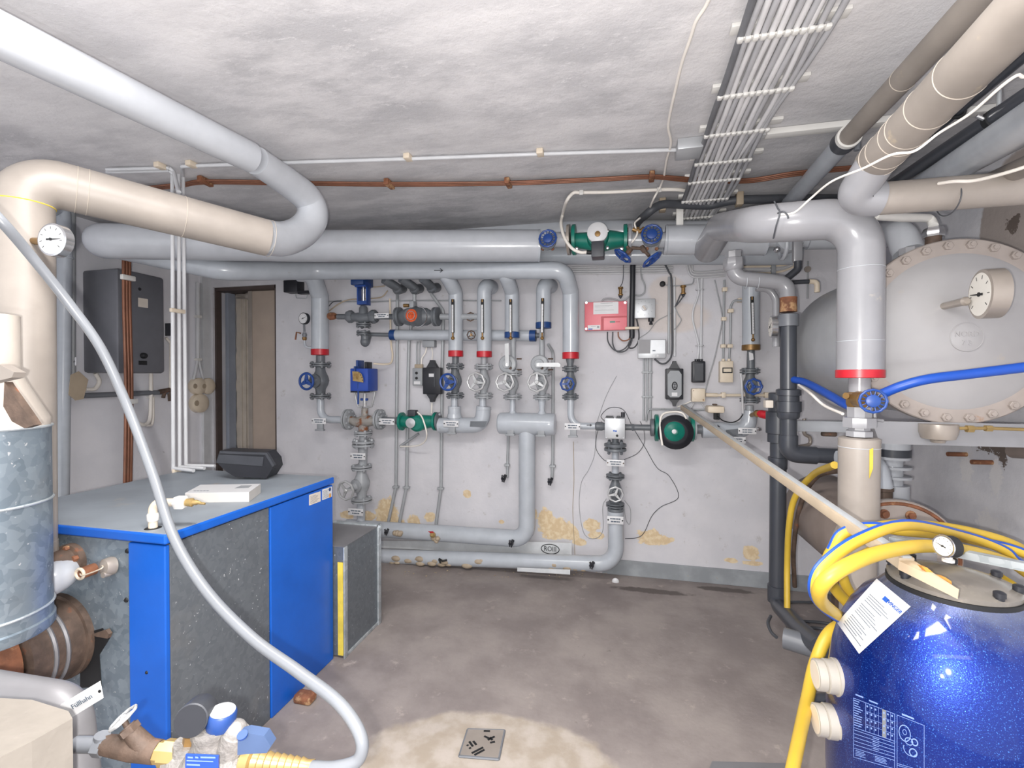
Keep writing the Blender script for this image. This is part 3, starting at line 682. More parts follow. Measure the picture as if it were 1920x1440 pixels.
# lagged drops with their bands
def drop(x, y0, y1, r, label, top=None, band='red_band', by=None, mat='pipe_grey', bw=11):
    R = S(r, YP, x); b = W(x, y1)
    t = thing('drop_pipe', label, 'pipe', b, 'grey lagged drop pipes on the back wall')
    pts = (top or []) + [W(x, y0), b]
    MB().tube(fillet(pts, .055) if len(pts) > 2 else pts, R, 28).build('lagging', mat, t)
    if band:
        z0, z1 = W(x, y1+bw).z, b.z
        MB().lathe((b.x, b.y, z0), ZA, [(0, R), (.002, R+.003), (z1-z0, R+.003), (z1-z0+.002, R)], 28).build(band, band, t)
    return t
Y2 = 3.34
drop(600, 556, 655, 15.5, 'leftmost lagged drop pipe with a red band, beside the pressure gauge', [W(560, 512, Y2), W(586, 514, Y2+.02)], mat='pipe_grey')
drop(854.5, 548, 658, 13.5, 'lagged drop pipe with red band and thermometer right of the black switch box', [W(826, 505, Y2), W(838, 518, Y2+.03)])
drop(908, 545, 659, 13.8, 'lagged drop pipe with red band and wide silver handwheel below it', [W(922, 539, 3.62), W(912, 536, YP+.02)])
drop(960, 548, 623, 13.5, 'lagged drop pipe ending in a blue band at the cross pipe', [W(940, 505, Y2), W(950, 520, Y2+.03)], 'blue_band')
drop(1019, 543, 605, 14, 'short lagged drop pipe with the highest blue band', [W(1033, 537, 3.62), W(1023, 533, YP+.02)], 'blue_band')
drop(1408, 530, 647, 15, 'lagged drop pipe behind the white S bend, ending in a tarnished band', None, 'brass', bw=10)
# slim black and white thermometers
def thermo(x, yt, yb, label, dx=0):
    yf = YP-.085
    t = thing('thermometer', label, 'thermometer', W(x+dx, yb, yf), 'slim angle thermometers on the drop pipes')
    a, b = W(x, yt, yf), W(x+dx, yb-14, yf); w_ = S(2.9, yf, x)
    d = (b-a).normalized(); sx = d.cross(YA).normalized()
    MB().box((a+b)/2, (w_*2, .012, (b-a).length), (sx, YA, d), .003).build('case', 'ink', t)
    MB().box((a*.42+b*.58)+Vector((0, -.0065, 0)), (w_*1.2, .002, (b-a).length*.82), (sx, YA, d)).build('scale', 'tag_white', t, 0)
    m = MB(); n = 18
    for k in range(n): m.box(a*(1-(.2+.75*k/n))+b*(.2+.75*k/n)+sx*w_*.25+Vector((0, -.0078, 0)), (w_*.6, .0006, .0016), (sx, YA, d))
    m.build('tick_marks', 'ink', t, 0)
    MB().lathe(a+Vector((0, -.001, -.001))+d*.001, d, [(0, w_*.62), (.02, w_*.62), (.022, w_*.3)], 14).build('cap', 'brass', t)
    MB().cyl(b, W(x+dx, yb-7, yf), w_*.55, 12).sphere(W(x+dx, yb-4, yf), w_*1.2).cyl(W(x+dx, yb-4, yf), W(x+dx, yb-4, YP-.04), w_*.8, 12).build('knee', 'brass', t)
thermo(849, 561, 638, 'slim thermometer right of the black switch box, first from the left')
thermo(904.5, 561, 638, 'slim thermometer second from the left, on a red banded pipe')
thermo(957.5, 561, 638, 'slim thermometer third from the left, over the blue band')
thermo(1017.5, 559, 638, 'slim thermometer fourth from the left, hanging below the highest blue band', -1)
thermo(1410, 556, 641, 'slim thermometer on the far right drop pipe', 2)
# gate valves in the drops
def valve(x, yt, yb, r, pr, wx, wy, wr, label, mat='iron_grey', wmat='blue_wheel', style='spoke', ph=.5, ext=None, group='handwheel valves on the back wall', yp=YP, out=.15, nb=4, face=None):
    o = W(x, (yt+yb)/2, yp); t = thing('gate_valve', label, 'valve', W(x, yb+5, yp), group)
    R, pR = S(r, yp, x), S(pr, yp, x)
    a, b = W(x, yt, yp), W(x, yb, yp); L = a.z-b.z; th = S(3.2, yp, x)
    for c in (a, b): flange(c, ZA, R, th, pR, mat, t, nb)
    MB().lathe(b, ZA, [(th, pR*1.05), (L*.22, pR*1.15), (L*.38, pR*1.75), (L*.5, pR*1.95), (L*.62, pR*1.75), (L*.8, pR*1.15), (L-th, pR*1.05)], 26).build('body', mat, t)
    w_ = W(wx, wy, yp-out); n = (w_-o).normalized(); cpos = o+n*pR*1.3
    MB().lathe(cpos, n, [(0, pR*1.5), (.012, pR*1.6), (.022, pR*1.6), (.026, pR*.95), (.05, pR*.7), (.052, pR*.4), ((w_-cpos).length, pR*.35)], 20).build('bonnet', mat, t)
    wheel(w_, n*.45+Vector((0, -1, 0)) if face is None else face, mm(wr, w_), wmat, t, style, ph)
    return t
def bare(x, y0, y1, r, label, mat='iron_grey', yp=YP, group='short bare pipe pieces on the back wall', cone=None, name='pipe'):
    a, b = W(x, y0, yp), W(x, y1, yp); R = S(r, yp, x); m = MB()
    if cone: m.lathe(b, ZA, [(0, R), ((a.z-b.z)*.4, R), ((a.z-b.z)*.9, S(cone, yp, x)), (a.z-b.z, S(cone, yp, x))], 24)
    else: m.cyl(b, a, R, 24)
    return tag(m.build(name, mat), label, 'pipe', group)
bare(601, 667, 681, 8, 'dark bare pipe stub under the leftmost red band')
valve(601, 684, 743, 19, 8, 574.5, 715, 17, 'dark grey valve with dark blue three spoke wheel, leftmost on the back wall')
bare(854, 668, 684, 6.2, 'dark bare stub between the second red band and a flange')
valve(853.5, 687, 741.5, 17, 6.5, 839.5, 716.4, 17, 'grey valve with bright blue wheel overlapping the black switch box', style='spoke', ph=1.1)
bare(907.5, 669, 684, 6, 'light bare stub below the third red band', 'iron_light')
valve(907, 688, 742, 17.5, 6.3, 892, 716, 18.5, 'light grey valve with silver wheel left of the rusty stained one', 'iron_light', 'silver_wheel', 'wavy', .9)
bare(852, 746, 762, 6.3, 'light pipe stub entering the left top of the lagged manifold', 'pipe_grey')
bare(905, 746, 762, 6.3, 'light pipe stub entering the right elbow of the lagged manifold', 'pipe_grey')
valve(961, 700, 744, 17.5, 6, 946, 716.5, 18.5, 'light grey valve with rust stained silver wheel under the upright lever', 'iron_light', 'silver_wheel', 'wavy', .3)
valve(1017, 700, 744.5, 17.5, 6, 1006.5, 716.5, 19, 'light grey valve with silver wheel under the sideways lever', 'iron_light', 'silver_wheel', 'wavy', 2.6)
bare(961, 748, 776, 5, 'light pipe stub into the left top of the barrel manifold', 'pipe_grey')
bare(1016, 748, 776, 5.3, 'light pipe stub into the right top of the barrel manifold', 'pipe_grey', cone=7)
bare(1069, 673, 689, 6, 'dark conical stub below the rightmost red band', cone=8)
valve(1069.5, 692, 744, 15.5, 6, 1063.5, 720, 13.5, 'dark valve with lobed blue wheel left of the steel control box', style='lobe', ph=0, out=.16)
# lever cocks above two of the valves
def lever(x, cx, cy, r, lv, label, y0, xb):
    t = thing('lever_valve', label, 'valve', W(cx, cy+r, YP), 'lever valves below the blue bands')
    c = W(cx, cy, YP-.055); R = mm(r, c)
    MB().cyl(W(x, y0), W(x, cy+20), S(5.2, YP, x), 20).lathe(W(cx, cy, YP+.02), (0, -1, 0), [(0, R*.6), (.03, R*.9), (.035, R), (.062, R), (.07, R*.9), (.074, R*.55), (.085, R*.5)], 30).build('body', 'iron_light', t)
    p = [W(a, b, YP-.10) for a, b in lv]; MB().prism(p, (0, -1, 0), .010).cyl(W(*xb, YP-.11), W(*xb, YP-.06), mm(3, c), 12).build('lever', 'silver_wheel', t)
    m = MB()
    for s in (-.6, .6): m.tube([W(cx+r*.8, cy+s*r, YP-.02), W(cx+r*1.35, cy+s*r, YP-.02)], .006, 8)
    m.lathe(W(cx+2, cy+7, YP-.06), (0, -1, 0), [(0, .012), (.002, .010)], 10); m.build('side_bolt', 'rust_dark', t)
lever(962, 955, 683, 17, ((947, 645), (954.5, 643), (955, 686), (948, 687)), 'round lever valve with its lever upright and a rust streak', 634, (951, 684))
lever(1016, 1014, 683, 17, ((1006, 680.5), (1047, 680), (1051.5, 683), (1051, 688), (1006, 687.5)), 'round lever valve with its lever pointing right', 617, (1010, 684))
# lagged manifold left, with pump and three-way valve
a = [W(x, y) for x, y in ((824, 797), (908, 797), (908, 760))]
t = thing('lagged_manifold', 'grey lagged manifold right of the small green pump, elbow rising at its right', 'manifold', W(866, 815))
MB().tube(fillet([W(824, 797.5), W(903.5, 797.5), W(907, 762)], .085, 10), [S(15), S(15), S(15), S(14.6), S(14)], 30).cyl(W(852, 797), W(852, 762), S(12.5), 28).lathe(W(852, 783), ZA, [(0, S(15)), (.03, S(12.8))], 28).build('lagging', 'pipe_grey', t)
m = MB(); m.torus(W(852, 765), ZA, S(12.5), .002, 30, 6).torus(W(907, 768), ZA, S(14.2), .002, 30, 6).build('seam', 'pipe_light', t)
A = [W(x, y, YP-S(15.4)) for x, y in ((882, 790), (913, 790), (908, 801), (881, 800))]
MB().prism(A, (0, -1, 0), .002).build('patch', 'iron_grey', t, 0)
t = thing('circulation_pump', 'small green pump with pale disc beside the three way valve', 'pump', W(786, 810))
for x in (754, 817): MB().lathe(W(x-3, 790), XA, [(0, S(17)), (.004, S(18)), (S(5), S(18)), (S(6), S(12))], 28).build('flange', 'pump_green', t)
MB().tube([W(756, 790), W(772, 791), W(787, 793), W(800, 791), W(816, 790)], [S(12), S(13), S(16.5), S(13.5), S(11)], 26).lathe(W(786, 793, YP), (0, -1, 0), [(0, S(15)), (.05, S(16)), (.065, S(12))], 28).build('housing', 'pump_green', t)
MB().lathe(W(770.5, 793, YP-.07), (0, -1, 0), [(0, S(9.5)), (.012, S(9.8)), (.014, S(8.6)), (.015, S(3.5)), (.016, S(3))], 28).build('disc', 'alu', t)
MB().bb(W(763.5, 780.5, YP-.06), W(784, 768.5, YP+.0), .004).build('terminal_box', 'dark_plastic', t)
t = thing('flange', 'grey bolted flange at the right side of the small green pump', 'flange', W(821, 806))
MB().lathe(W(820, 790), XA, [(0, S(17)), (.003, S(17.5)), (S(3.5), S(17.5)), (S(5), S(13))], 28).build('disc', 'iron_grey', t)
m = MB()
for y in (777, 803): m.hexb(W(823, y, YP-.05), XA, .010, .014)
m.build('bolt', 'iron_light', t)
tag(MB().tube([W(718, 787), W(751, 789)], S(6), 20).lathe(W(742, 788.5), XA, [(0, S(7)), (.03, S(9.5)), (.05, S(9.5))], 20).build('pipe', 'iron_grey'), 'short grey pipe between the stained valve and the small green pump', 'pipe')
P_([W(601, 745), W(601, 787), W(650, 787)], S(7.5), 'pipe_grey', 'smooth grey elbow pipe below the leftmost blue wheel', bend=.11)
t = thing('three_way_valve', 'rust stained three way valve under the blue actuator', 'valve', W(683, 812))
for x, r in ((653, 21), (712, 20.5)): flange(W(x, 786.5), XA, S(r), S(4.2), S(8), 'iron_light', t, 8, .39, bolt=.11)
MB().tube([W(657, 787), W(670, 792), W(684, 789), W(697, 789), W(708, 787)], [S(8), S(10), S(13), S(10), S(9)], 24).cyl(W(682, 786), W(681.5, 808), S(10), 24).tube([W(684, 780), W(684, 765)], S(6.5), 18).build('body', 'stained_iron', t)
flange(W(681, 812.5), ZA, S(18), S(3.6), S(8), 'iron_light', t, 4)
t = thing('valve_actuator', 'blue box actuator on a steel yoke with a brass quadrant', 'actuator', W(683, 765))
MB().bb(W(656.5, 733.5, YP-.1), W(708.5, 691.5, YP+.06), .006).build('housing', 'actuator_blue', t)
MB().bb(W(667, 692, YP-.06), W(683, 676, YP+.04), .004).bb(W(663, 700, YP-.115), W(674, 687, YP-.05), .004).build('top_box', 'cap_blue', t)
MB().bb(W(683, 691, YP-.05), W(698, 679, YP+.04), .003).build('terminal_cover', 'black_plastic', t); MB().bb(W(657, 736, YP-.09), W(700, 732, YP+.05), .002).build('base_plate', 'black_plastic', t)
A = [W(x, y, YP-.118) for x, y in ((661, 696), (673, 697), (678, 701), (681, 709), (681.5, 717), (662, 714))]
q = MB().prism(A, (0, -1, 0), .004).lathe(W(667.5, 708, YP-.122), (0, -1, 0), [(0, .01), (.004, .008)], 12).build('quadrant', 'brass_pale', t, 20)
m = MB()
for x, y in ((673, 699), (676, 703), (678.5, 708), (679.5, 713), (668, 708)): m.lathe(W(x, y, YP-.1225), (0, -1, 0), [(0, .0045), (.0008, .004)], 8)
m.build('hole', 'ink', q)
m = MB()
for s in (-1, 1): m.tube([W(684+s*19, 735), W(684+s*17, 745), W(684+s*13, 762), W(684+s*4, 764)], .009, 8)
m.tube([W(684-19, 735.5), W(684+19, 735.5)], .008, 8).cyl(W(684, 738), W(684, 762), .014, 14).build('yoke', 'silver_wheel', t)
MB().tube([W(672, 716, YP-.1), W(671.5, 758, YP-.08)], .007, 8).box(W(683, 749), (.065, .02, .02), None, .004).build('spindle_guide', 'blue_wheel', t)
tag(MB().tube([W(681, 816), W(681, 826)], S(7.5), 20).build('pipe', 'iron_light'), 'short pipe piece between two flanges under the three way valve', 'pipe')
t = thing('flange_joint', 'wide grey bolted flange joint under the three way valve', 'flange', W(681, 838))
flange(W(681, 831.5), ZA, S(22), S(5), S(8), 'iron_light', t, 6)
bare(680.5, 838, 872, 7.7, 'pipe piece with a name plate above the silver wheel valve', 'iron_light', cone=9)
valve(678, 876, 937, 19, 8, 648, 920, 19, 'light grey valve with silver wheel beside the blue boiler panel', 'iron_light', 'silver_wheel', 'wavy', 1.2)
bare(677, 941, 1000, 7.6, 'upright pipe going down behind the galvanised duct box', 'pipe_grey')
# barrel manifold and its down pipe
t = thing('barrel_manifold', 'fat horizontal grey barrel manifold with two name plates', 'manifold', W(988, 814))
a, b = W(935, 793.5), W(1041, 793.5)
MB().lathe(a, XA, [(0, S(17)), (.012, S(20)), (.05, S(20.6)), (b.x-a.x-.05, S(20.6)), (b.x-a.x-.008, S(20)), (b.x-a.x, S(18.5))], 36).lathe(W(961, 778), ZA, [(0, S(9)), (.03, S(5.3))], 22).lathe(W(1016, 778), ZA, [(0, S(9)), (.03, S(5.6))], 22).build('barrel', 'pipe_grey', t)
m = MB().tube(fillet([W(988, 805), W(988, 1011), W(650, 988)], .11, 10), S(15.5), 30).build('down_pipe', 'pipe_grey', t)
# cross pipe
t = thing('cross_pipe', 'horizontal grey pipe with a blue band at each end, behind the drops', 'pipe', W(868, 640, 3.585))
a, b = W(733, 628, 3.59), W(1005, 629.5, 3.59)
MB().tube([a, b], S(10.5, 3.59), 24).build('lagging', 'pipe_grey', t)
for p, sgn in ((a, 1), (b, -1)): MB().tube([p, p+(b-a).normalized()*sgn*.048], S(11, 3.59), 24).build('blue_band', 'blue_band', t)
P_([W(690, 627, 3.55), W(733, 628, 3.58)], S(4, 3.55), 'iron_grey', 'dark slim pipe from the elbow to the blue banded cross pipe')
P_([W(1003, 629, 3.585), W(1017, 629, 3.585)], S(4.5, 3.58), 'iron_grey', 'short dark stub at the right end of the blue banded cross pipe')
def shut(x, y, label, yp=3.52, mat='rust_dark'):
    t = thing('stopcock', label, 'valve', W(x, y+8, yp), 'small brass wheels between the drop pipes')
    wheel(W(x, y, yp-.03), (0, -1, 0), S(8.5, yp, x), mat, t, 'lobe', .6)
    MB().cyl(W(x, y, yp-.035), W(x, y, 3.585), .01, 12).build('stem', 'brass', t)
shut(883.5, 628, 'small tarnished wheel on the cross pipe between two thermometers')
shut(882, 594, 'small tarnished round fitting above the wheel on the cross pipe')
# heat meter line
t = thing('motor_valve', 'dark three way valve hanging from a blue motor under the header', 'valve', W(681, 650))
MB().bb(W(657, 534, YP-.08), W(700, 519, YP+.08), .006).build('motor', 'blue_band', t)
m = MB()
for x in (673.5, 690.5): m.bb(W(x-2.6, 571, YP-.03), W(x+2.6, 536, YP+.03), .002)
m.bb(W(670, 571, YP-.035), W(695, 566, YP+.03)).bb(W(665, 538, YP-.05), W(696, 532, YP+.04)); m.build('bracket', 'blue_wheel', t)
MB().cyl(W(681.5, 568), W(681.5, 534), .012, 14).build('spindle', 'chrome', t)
MB().tube([W(652, 594.5), W(668, 595), W(681, 597), W(694, 595), W(708, 594)], [S(8), S(9), S(13), S(9), S(8)], 24).lathe(W(681.5, 600), ZA, [(0, S(12)), (.06, S(9)), (.10, S(8.5)), (.115, S(6))], 22).build('body', 'iron_grey', t)
for x, s in ((657.5, 11), (701, 12)): MB().lathe(W(x-6, 594), XA, [(0, S(s)), (S(3), S(s+2)), (S(10), S(s+2)), (S(13), S(s))], 8).build('union_nut', 'iron_grey', t)
for y, r in ((610, 14.5), (625, 14)): flange(W(681.5, y), ZA, S(r), S(3.2), S(6), 'iron_grey', t)
MB().tube(fillet([W(684.5, 629), W(684.5, 648), W(690, 627, 3.56)], .02), S(8), 22).sphere(W(684.5, 641), S(9.3), 10, (0, 0, 1), 1.1).build('lower_elbow', 'iron_grey', t)
MB().tube([W(633, 594), W(653, 594)], S(5.5), 18).build('side_pipe', 'iron_grey', t)
MB().lathe(W(616, 593), XA, [(0, S(6)), (S(3), S(8)), (S(13), S(7.5)), (S(17), S(5.5))], 8).build('rusty_union', 'rust', t)
P_([W(709, 594), W(745, 594)], S(5.5), 'iron_grey', 'dark pipe carrying a name plate left of the glowing red meter')
t = thing('heat_meter', 'round meter with reflecting red face between two thick flanges', 'meter', W(783, 613))
for x in (748, 818): MB().lathe(W(x-5, 594), XA, [(0, S(16)), (.004, S(18.3)), (S(4), S(18.5)), (S(4.4), S(17)), (S(6), S(17)), (S(6.4), S(18.5)), (S(10), S(18.3)), (S(10.5), S(12))], 28).build('flange', 'iron_grey', t)
MB().tube([W(752, 594), W(765, 594), W(800, 594), W(812, 594)], [S(12), S(17), S(17), S(10)], 26).lathe(W(786, 595, YP+.02), (-.12, -1, .0), [(0, S(19.5)), (.04, S(20.5)), (.06, S(20)), (.10, S(15.5)), (.14, S(13.5)), (.145, S(12.5))], 32).build('housing', 'iron_grey', t)
MB().lathe(W(771.5, 591.5, YP-.128), (-.12, -1, 0), [(0, S(12.3)), (.002, S(12.3)), (.0025, S(5))], 30).lathe(W(771, 591.5, YP-.13), (-.12, -1, 0), [(0, S(4)), (.006, S(4))], 20).build('face', 'meter_red', t)
MB().torus(W(770.6, 591.5, YP-.132), (-.12, -1, 0), S(8), .003, 28, 6).torus(W(784, 594, YP-.045), (-.12, -1, 0), S(19.5), .004, 36, 6).build('bright_ring', 'chrome', t)
MB().bb(W(767, 577, YP-.06), W(782, 566.5, YP+.01), .004).build('head', 'iron_light', t); MB().tube([W(757, 573, YP-.03), W(767, 573, YP-.03)], .014, 10).build('gland', 'brass', t)
P_([W(826, 594), W(902, 594)], S(5.8), 'iron_light', 'light pipe from the red meter to the second drop pipe')
# pressure gauge on the left drop
t = thing('pressure_gauge', 'small black rimmed pressure gauge left of the first drop pipe', 'gauge', W(570, 652))
gauge(W(568.5, 597, YP-.10), (-.1, -1, 0), S(12, YP-.1), t, 'black_plastic', 'tag_white', .03, .35)
MB().tube([W(570, 608, YP-.09), W(570.5, 622, YP-.08)], .009, 10).lathe(W(571, 628, YP-.08), ZA, [(-.02, .013), (0, .02), (.02, .013)], 12).build('stem', 'pvc_mid', t)
MB().tube([W(564, 625, YP-.09), W(556, 623, YP-.1), W(554, 637, YP-.1)], .007, 8).build('lever', 'rust', t)
MB().tube(spline([W(571, 632, YP-.08), W(571, 640, YP-.08), W(574, 650, YP-.06), W(588, 653, YP-.02)]), .010, 12).build('siphon', 'pipe_grey', t); MB().lathe(W(571, 634, YP-.08), ZA, [(-.02, .012), (-.01, .018), (.008, .018)], 8).build('nut', 'brass', t)
# short insulated drains and vertical conduits on the wall
for x0, y0, x1, y1, lab in ((720, 524, 745, 544, 'left of the three capped pipe ends under the header'), (752, 522, 777, 544, 'middle of the three capped pipe ends under the header'), (792, 522, 809, 542, 'right of the three capped pipe ends under the header')):
    m = MB().tube([W(x0, y0, 3.36), W(x1-2, y1-6, 3.46), W(x1, y1-4, 3.5)], S(8.5), 20).tube([W(x1, y1, 3.50), W(x1+10, y1-3, 3.62)], S(9.5), 20).sphere(W(x1, y1-2, 3.49), S(9.8))
    tag(m.build('capped_pipe', 'iron_grey'), lab, 'pipe', 'capped pipe ends under the header')
def cond(pts, r, label, clips=(), mat='conduit', yp=3.635, group='thin vent pipes on the back wall', bend=.05):
    q = [W(*p[:2], p[2] if len(p) > 2 else yp) for p in pts]; t = thing('vent_pipe', label, 'pipe', q[-1], group)
    MB().tube(fillet(q, bend), S(r, yp), 12).build('pipe', mat, t)
    for c in clips: p = W(*c, yp); MB().box(p+Vector((0, .002, 0)), (S(r, yp)*4, .04, .018), None, .004).build('clip', 'conduit', t)
    return t
cond([(745, 548, 3.52), (745, 560), (744.5, 700), (742.5, 912), (728, 980), (726, 992)], 3.2, 'thin vent pipe leftmost of three, black vent at its foot', [(742, 913)])
cond([(777, 565, 3.55), (767, 640), (765.5, 700), (762.5, 912), (749, 980), (747, 990)], 3.2, 'thin vent pipe in the middle of three, ending in plaster', [(762, 914)])
cond([(808, 545, 3.5), (809, 552, 3.53), (831, 582), (831, 600), (829, 700), (827, 913), (818, 980), (817, 990)], 3.1, 'thin vent pipe with a red lever at its foot', [(826, 916)])
cond([(777, 546), (777, 566, 3.52)], 3.6, 'very short pipe from a capped end down to the red meter', yp=3.52)
cond([(954, 776), (951, 896)], 2.6, 'thin drain pipe below the left end of the barrel manifold', [(950.5, 872)])
cond([(1028, 646, 3.55), (1037, 660), (1037, 700), (1036.5, 860), (1035, 898)], 2.8, 'thin drain pipe below the right end of the barrel manifold', [(1036, 874)])
def cock(x, y, label, mat='black_plastic', s=1, yp=3.6, group='small black drain cocks'):
    t = thing('drain_cock', label, 'valve', W(x, y+8, yp), group); k = S(1, yp, x)*s
    MB().tube([W(x+3, y-6, yp), W(x, y, yp-.02), W(x-2, y+7*s, yp-.03)], k*3, 12).lathe(W(x, y, yp-.02), (-.3, -1, 0), [(0, k*4.5), (k*4, k*4.5)], 8).build('body', mat, t)
    MB().tube([W(x-4, y-6, yp-.05), W(x-1, y-1, yp-.05)], k*2, 8).build('handle', mat, t)
cock(945, 897, 'black drain cock left of the fat down pipe'); cock(1032, 903, 'black drain cock right of the fat down pipe')
cock(959, 1019, 'black cock on the elbow of the fat down pipe', yp=3.42); cock(1110, 1060, 'black cock on the lowest pipe right of the emblem', yp=3.42)
cock(725, 998, 'black vent at the foot of the leftmost thin pipe', yp=3.41, s=.8)
t = thing('drain_cock', 'brass drain cock with a bright red lever', 'valve', W(812, 1004, 3.4)); MB().lathe(W(812, 1003, 3.41), (0, -1, .4), [(0, .022), (.02, .02), (.03, .012)], 16).build('body', 'brass_pale', t)
MB().prism([W(x, y, 3.40) for x, y in ((803, 996), (812, 996), (815, 1001), (811, 1001))], (0, -1, 0), .008).build('lever', 'red_band', t)
for x, y, lab in ((747, 999, 'left plaster lump on the bottom pipe'), (815, 1011, 'plaster lump around the red levered cock')):
    random.seed(int(x)); m = MB()
    for k in range(7): m.sphere(W(x+random.uniform(-7, 7), y+random.uniform(-3, 4), 3.435), random.uniform(.014, .024), 8)
    tag(m.build('plaster_lump', 'batten'), lab, 'plaster')
# lowest pipe, its riser and the control box column
t = thing('floor_pipe', 'lowest lagged pipe along the floor with flaking plaster patches', 'pipe', W(930, 1070))
MB().tube(fillet([W(640, 1040, 3.5), W(1155, 1058, 3.48), W(1154, 955, 3.5)], .13, 10), S(13.8), 28).build('lagging', 'pipe_grey', t)
random.seed(5); mA, mB = MB(), MB()
for k in range(40):
    x = random.choice((random.uniform(735, 905), random.uniform(1030, 1095))); (mA if x < 950 else mB).sphere(W(x, 1045+(x-700)*.03+random.uniform(-1, 11), 3.446+random.uniform(0, .012)), random.uniform(.012, .026), 7, (1, 0, 0), 1.8)
mA.build('plaster_crust', 'batten', t); mB.build('plaster_crust', 'batten', t)
m = MB(); m.tube([W(823, 1048, 3.42), W(830, 1052, 3.41), W(838, 1050, 3.42)], .008, 8); m.tube([W(823, 1049, 3.42), W(826, 1056, 3.41)], .007, 8); m.build('wire_end', 'ink', t)
MB().lathe(W(1154, 958), ZA, [(0, S(14)), (.012, S(14.6)), (.02, S(14)), (.03, S(8))], 26).build('collar', 'iron_grey', t)
tag(MB().lathe(W(1154, 956), ZA, [(0, S(10)), (.02, S(6)), (.05, S(6))], 22).build('pipe', 'iron_grey'), 'neck below the round faced valve in the right column', 'pipe')
t = valve(1153.5, 893, 946, 17, 6.3, 1154, 927, 15, 'grey valve seen straight onto its round wheel, right column', 'iron_grey', 'silver_wheel', 'wavy', .2, face=Vector((0, -1, 0)))
bare(1153.5, 838, 887, 6.4, 'slim upright pipe with a rusty name plate', 'pipe_grey', cone=6.4)
t = thing('flange_joint', 'dark bolted flange joint right under the steel control box', 'flange', W(1153.5, 846))
flange(W(1153.5, 838.5), ZA, S(19.5), S(6), S(6.5), 'iron_grey', t, 4)
bare(1153.5, 820, 834, 6.2, 'short dark neck between control box and flange', cone=6.2)
P_([W(1070, 748), W(1070, 799), W(1136, 799)], S(6), 'pipe_grey', 'grey elbow pipe with an arrow left of the steel control box', bend=.09)
tag(MB().lathe(W(1116, 799), XA, [(0, S(6)), (.01, S(8)), (.05, S(8)), (.06, S(6.5)), (.1, S(6.5))], 22).build('pipe_socket', 'iron_grey'), 'grey socket on the arrow marked pipe', 'fitting')
t = thing('control_box', 'square steel box with a small blue mark over the right column', 'box', W(1153, 824, YP))
MB().bb(W(1133.5, 822.5, YP-.09), W(1172, 781.5, YP+.05), .006).build('housing', 'alu', t)
m = MB(); m.bb(W(1136, 783, YP-.07), W(1150, 779.5, YP)); m.bb(W(1156, 783, YP-.07), W(1164, 779.5, YP)); m.cyl(W(1168, 782, YP-.03), W(1168, 773, YP-.03), .014, 14); m.build('top_plug', 'black_plastic', t)
MB().bb(W(1149.5, 809, YP-.0912), W(1152.6, 806.5, YP-.089)).bb(W(1153, 809.5, YP-.0912), W(1156.5, 807.2, YP-.089)).build('logo', 'print_blue', t, 0)
MB().lathe(W(1157, 817, YP-.09), (0, -1, 0), [(0, .009), (.006, .007)], 14).build('button', 'ink', t)
m = MB()
for x, y in ((1136.5, 820.5), (1169, 821), (1153, 784)): m.lathe(W(x, y, YP-.09), (0, -1, 0), [(0, .004), (.002, .003)], 8)
m.build('screw', 'chrome', t)
tag(MB().tube([W(1171, 801), W(1221, 802)], S(5.3), 20).lathe(W(1184, 801.3), XA, [(0, S(5.3)), (.008, S(6.6)), (.02, S(5.5))], 20).build('pipe', 'iron_grey'), 'dark pipe between the steel control box and the large green pump', 'pipe')
arrow(1100, 1109, 797, YP-.027, thing('pipe_marking', 'small dark flow arrow painted left of the steel control box', 'marking', W(1105, 800, YP-.03)), 1, 3)
# right pump and manifold
t = thing('circulation_pump', 'large green pump with black motor below the wall switches', 'pump', W(1264, 840))
MB().tube([W(1222, 802), W(1260, 802), W(1297, 804)], [S(9), S(14), S(9)], 24).build('housing', 'pump_green', t)
for x, mtl in ((1230.5, 'pump_green'), (1296, 'pump_green')): MB().lathe(W(x-3.2, 802), XA, [(0, S(22)), (.004, S(23.5)), (S(6), S(23.5)), (S(6.5), S(21))], 32).build('flange', mtl, t)
MB().lathe(W(1264, 808, YP-.02), (0, -1, 0), [(0, S(26)), (.02, S(28)), (.05, S(29)), (.09, S(29)), (.10, S(26)), (.12, S(21)), (.125, S(18))], 28).bb(W(1238, 829, YP-.115), W(1287, 790, YP-.03), .01).build('motor', 'black_plastic', t)
MB().lathe(W(1264, 808.5, YP-.125), (0, -1, 0), [(0, S(17.5)), (.02, S(16.5)), (.032, S(13)), (.036, S(6)), (.04, S(5))], 32).build('face', 'pump_green', t)
MB().lathe(W(1264, 809, YP-.163), (0, -1, 0), [(0, S(4)), (.006, S(3.6)), (.008, S(2))], 20).build('knob', 'tag_white', t)
MB().bb(W(1280.5, 818, YP-.13), W(1288, 799, YP-.1), .001).build('sticker', 'tag_white', t)
m = MB()
for s in (-1, 1):
    for u_ in (-1, 1): m.lathe(W(1264+s*12.5, 809+u_*11.5, YP-.138), (0, -1, 0), [(0, .006), (.008, .005)], 8)
m.build('screw', 'chrome', t)
MB().tube(spline([W(1242, 835, YP-.14), W(1239, 815, YP-.13), W(1238, 790, YP-.10), W(1244, 776, YP-.08), W(1264, 772, YP-.07), W(1280, 775, YP-.08), W(1287, 786, YP-.11)]), S(1.8), 10).build('cable', 'cable_white', t)
tag(MB().lathe(W(1219, 801.5), XA, [(0, S(13)), (.005, S(15.5)), (S(6), S(15.5)), (S(7), S(11))], 26).build('flange', 'iron_grey'), 'dark grey flange left of the large green pump', 'flange', 'plain flanges beside the large green pump')
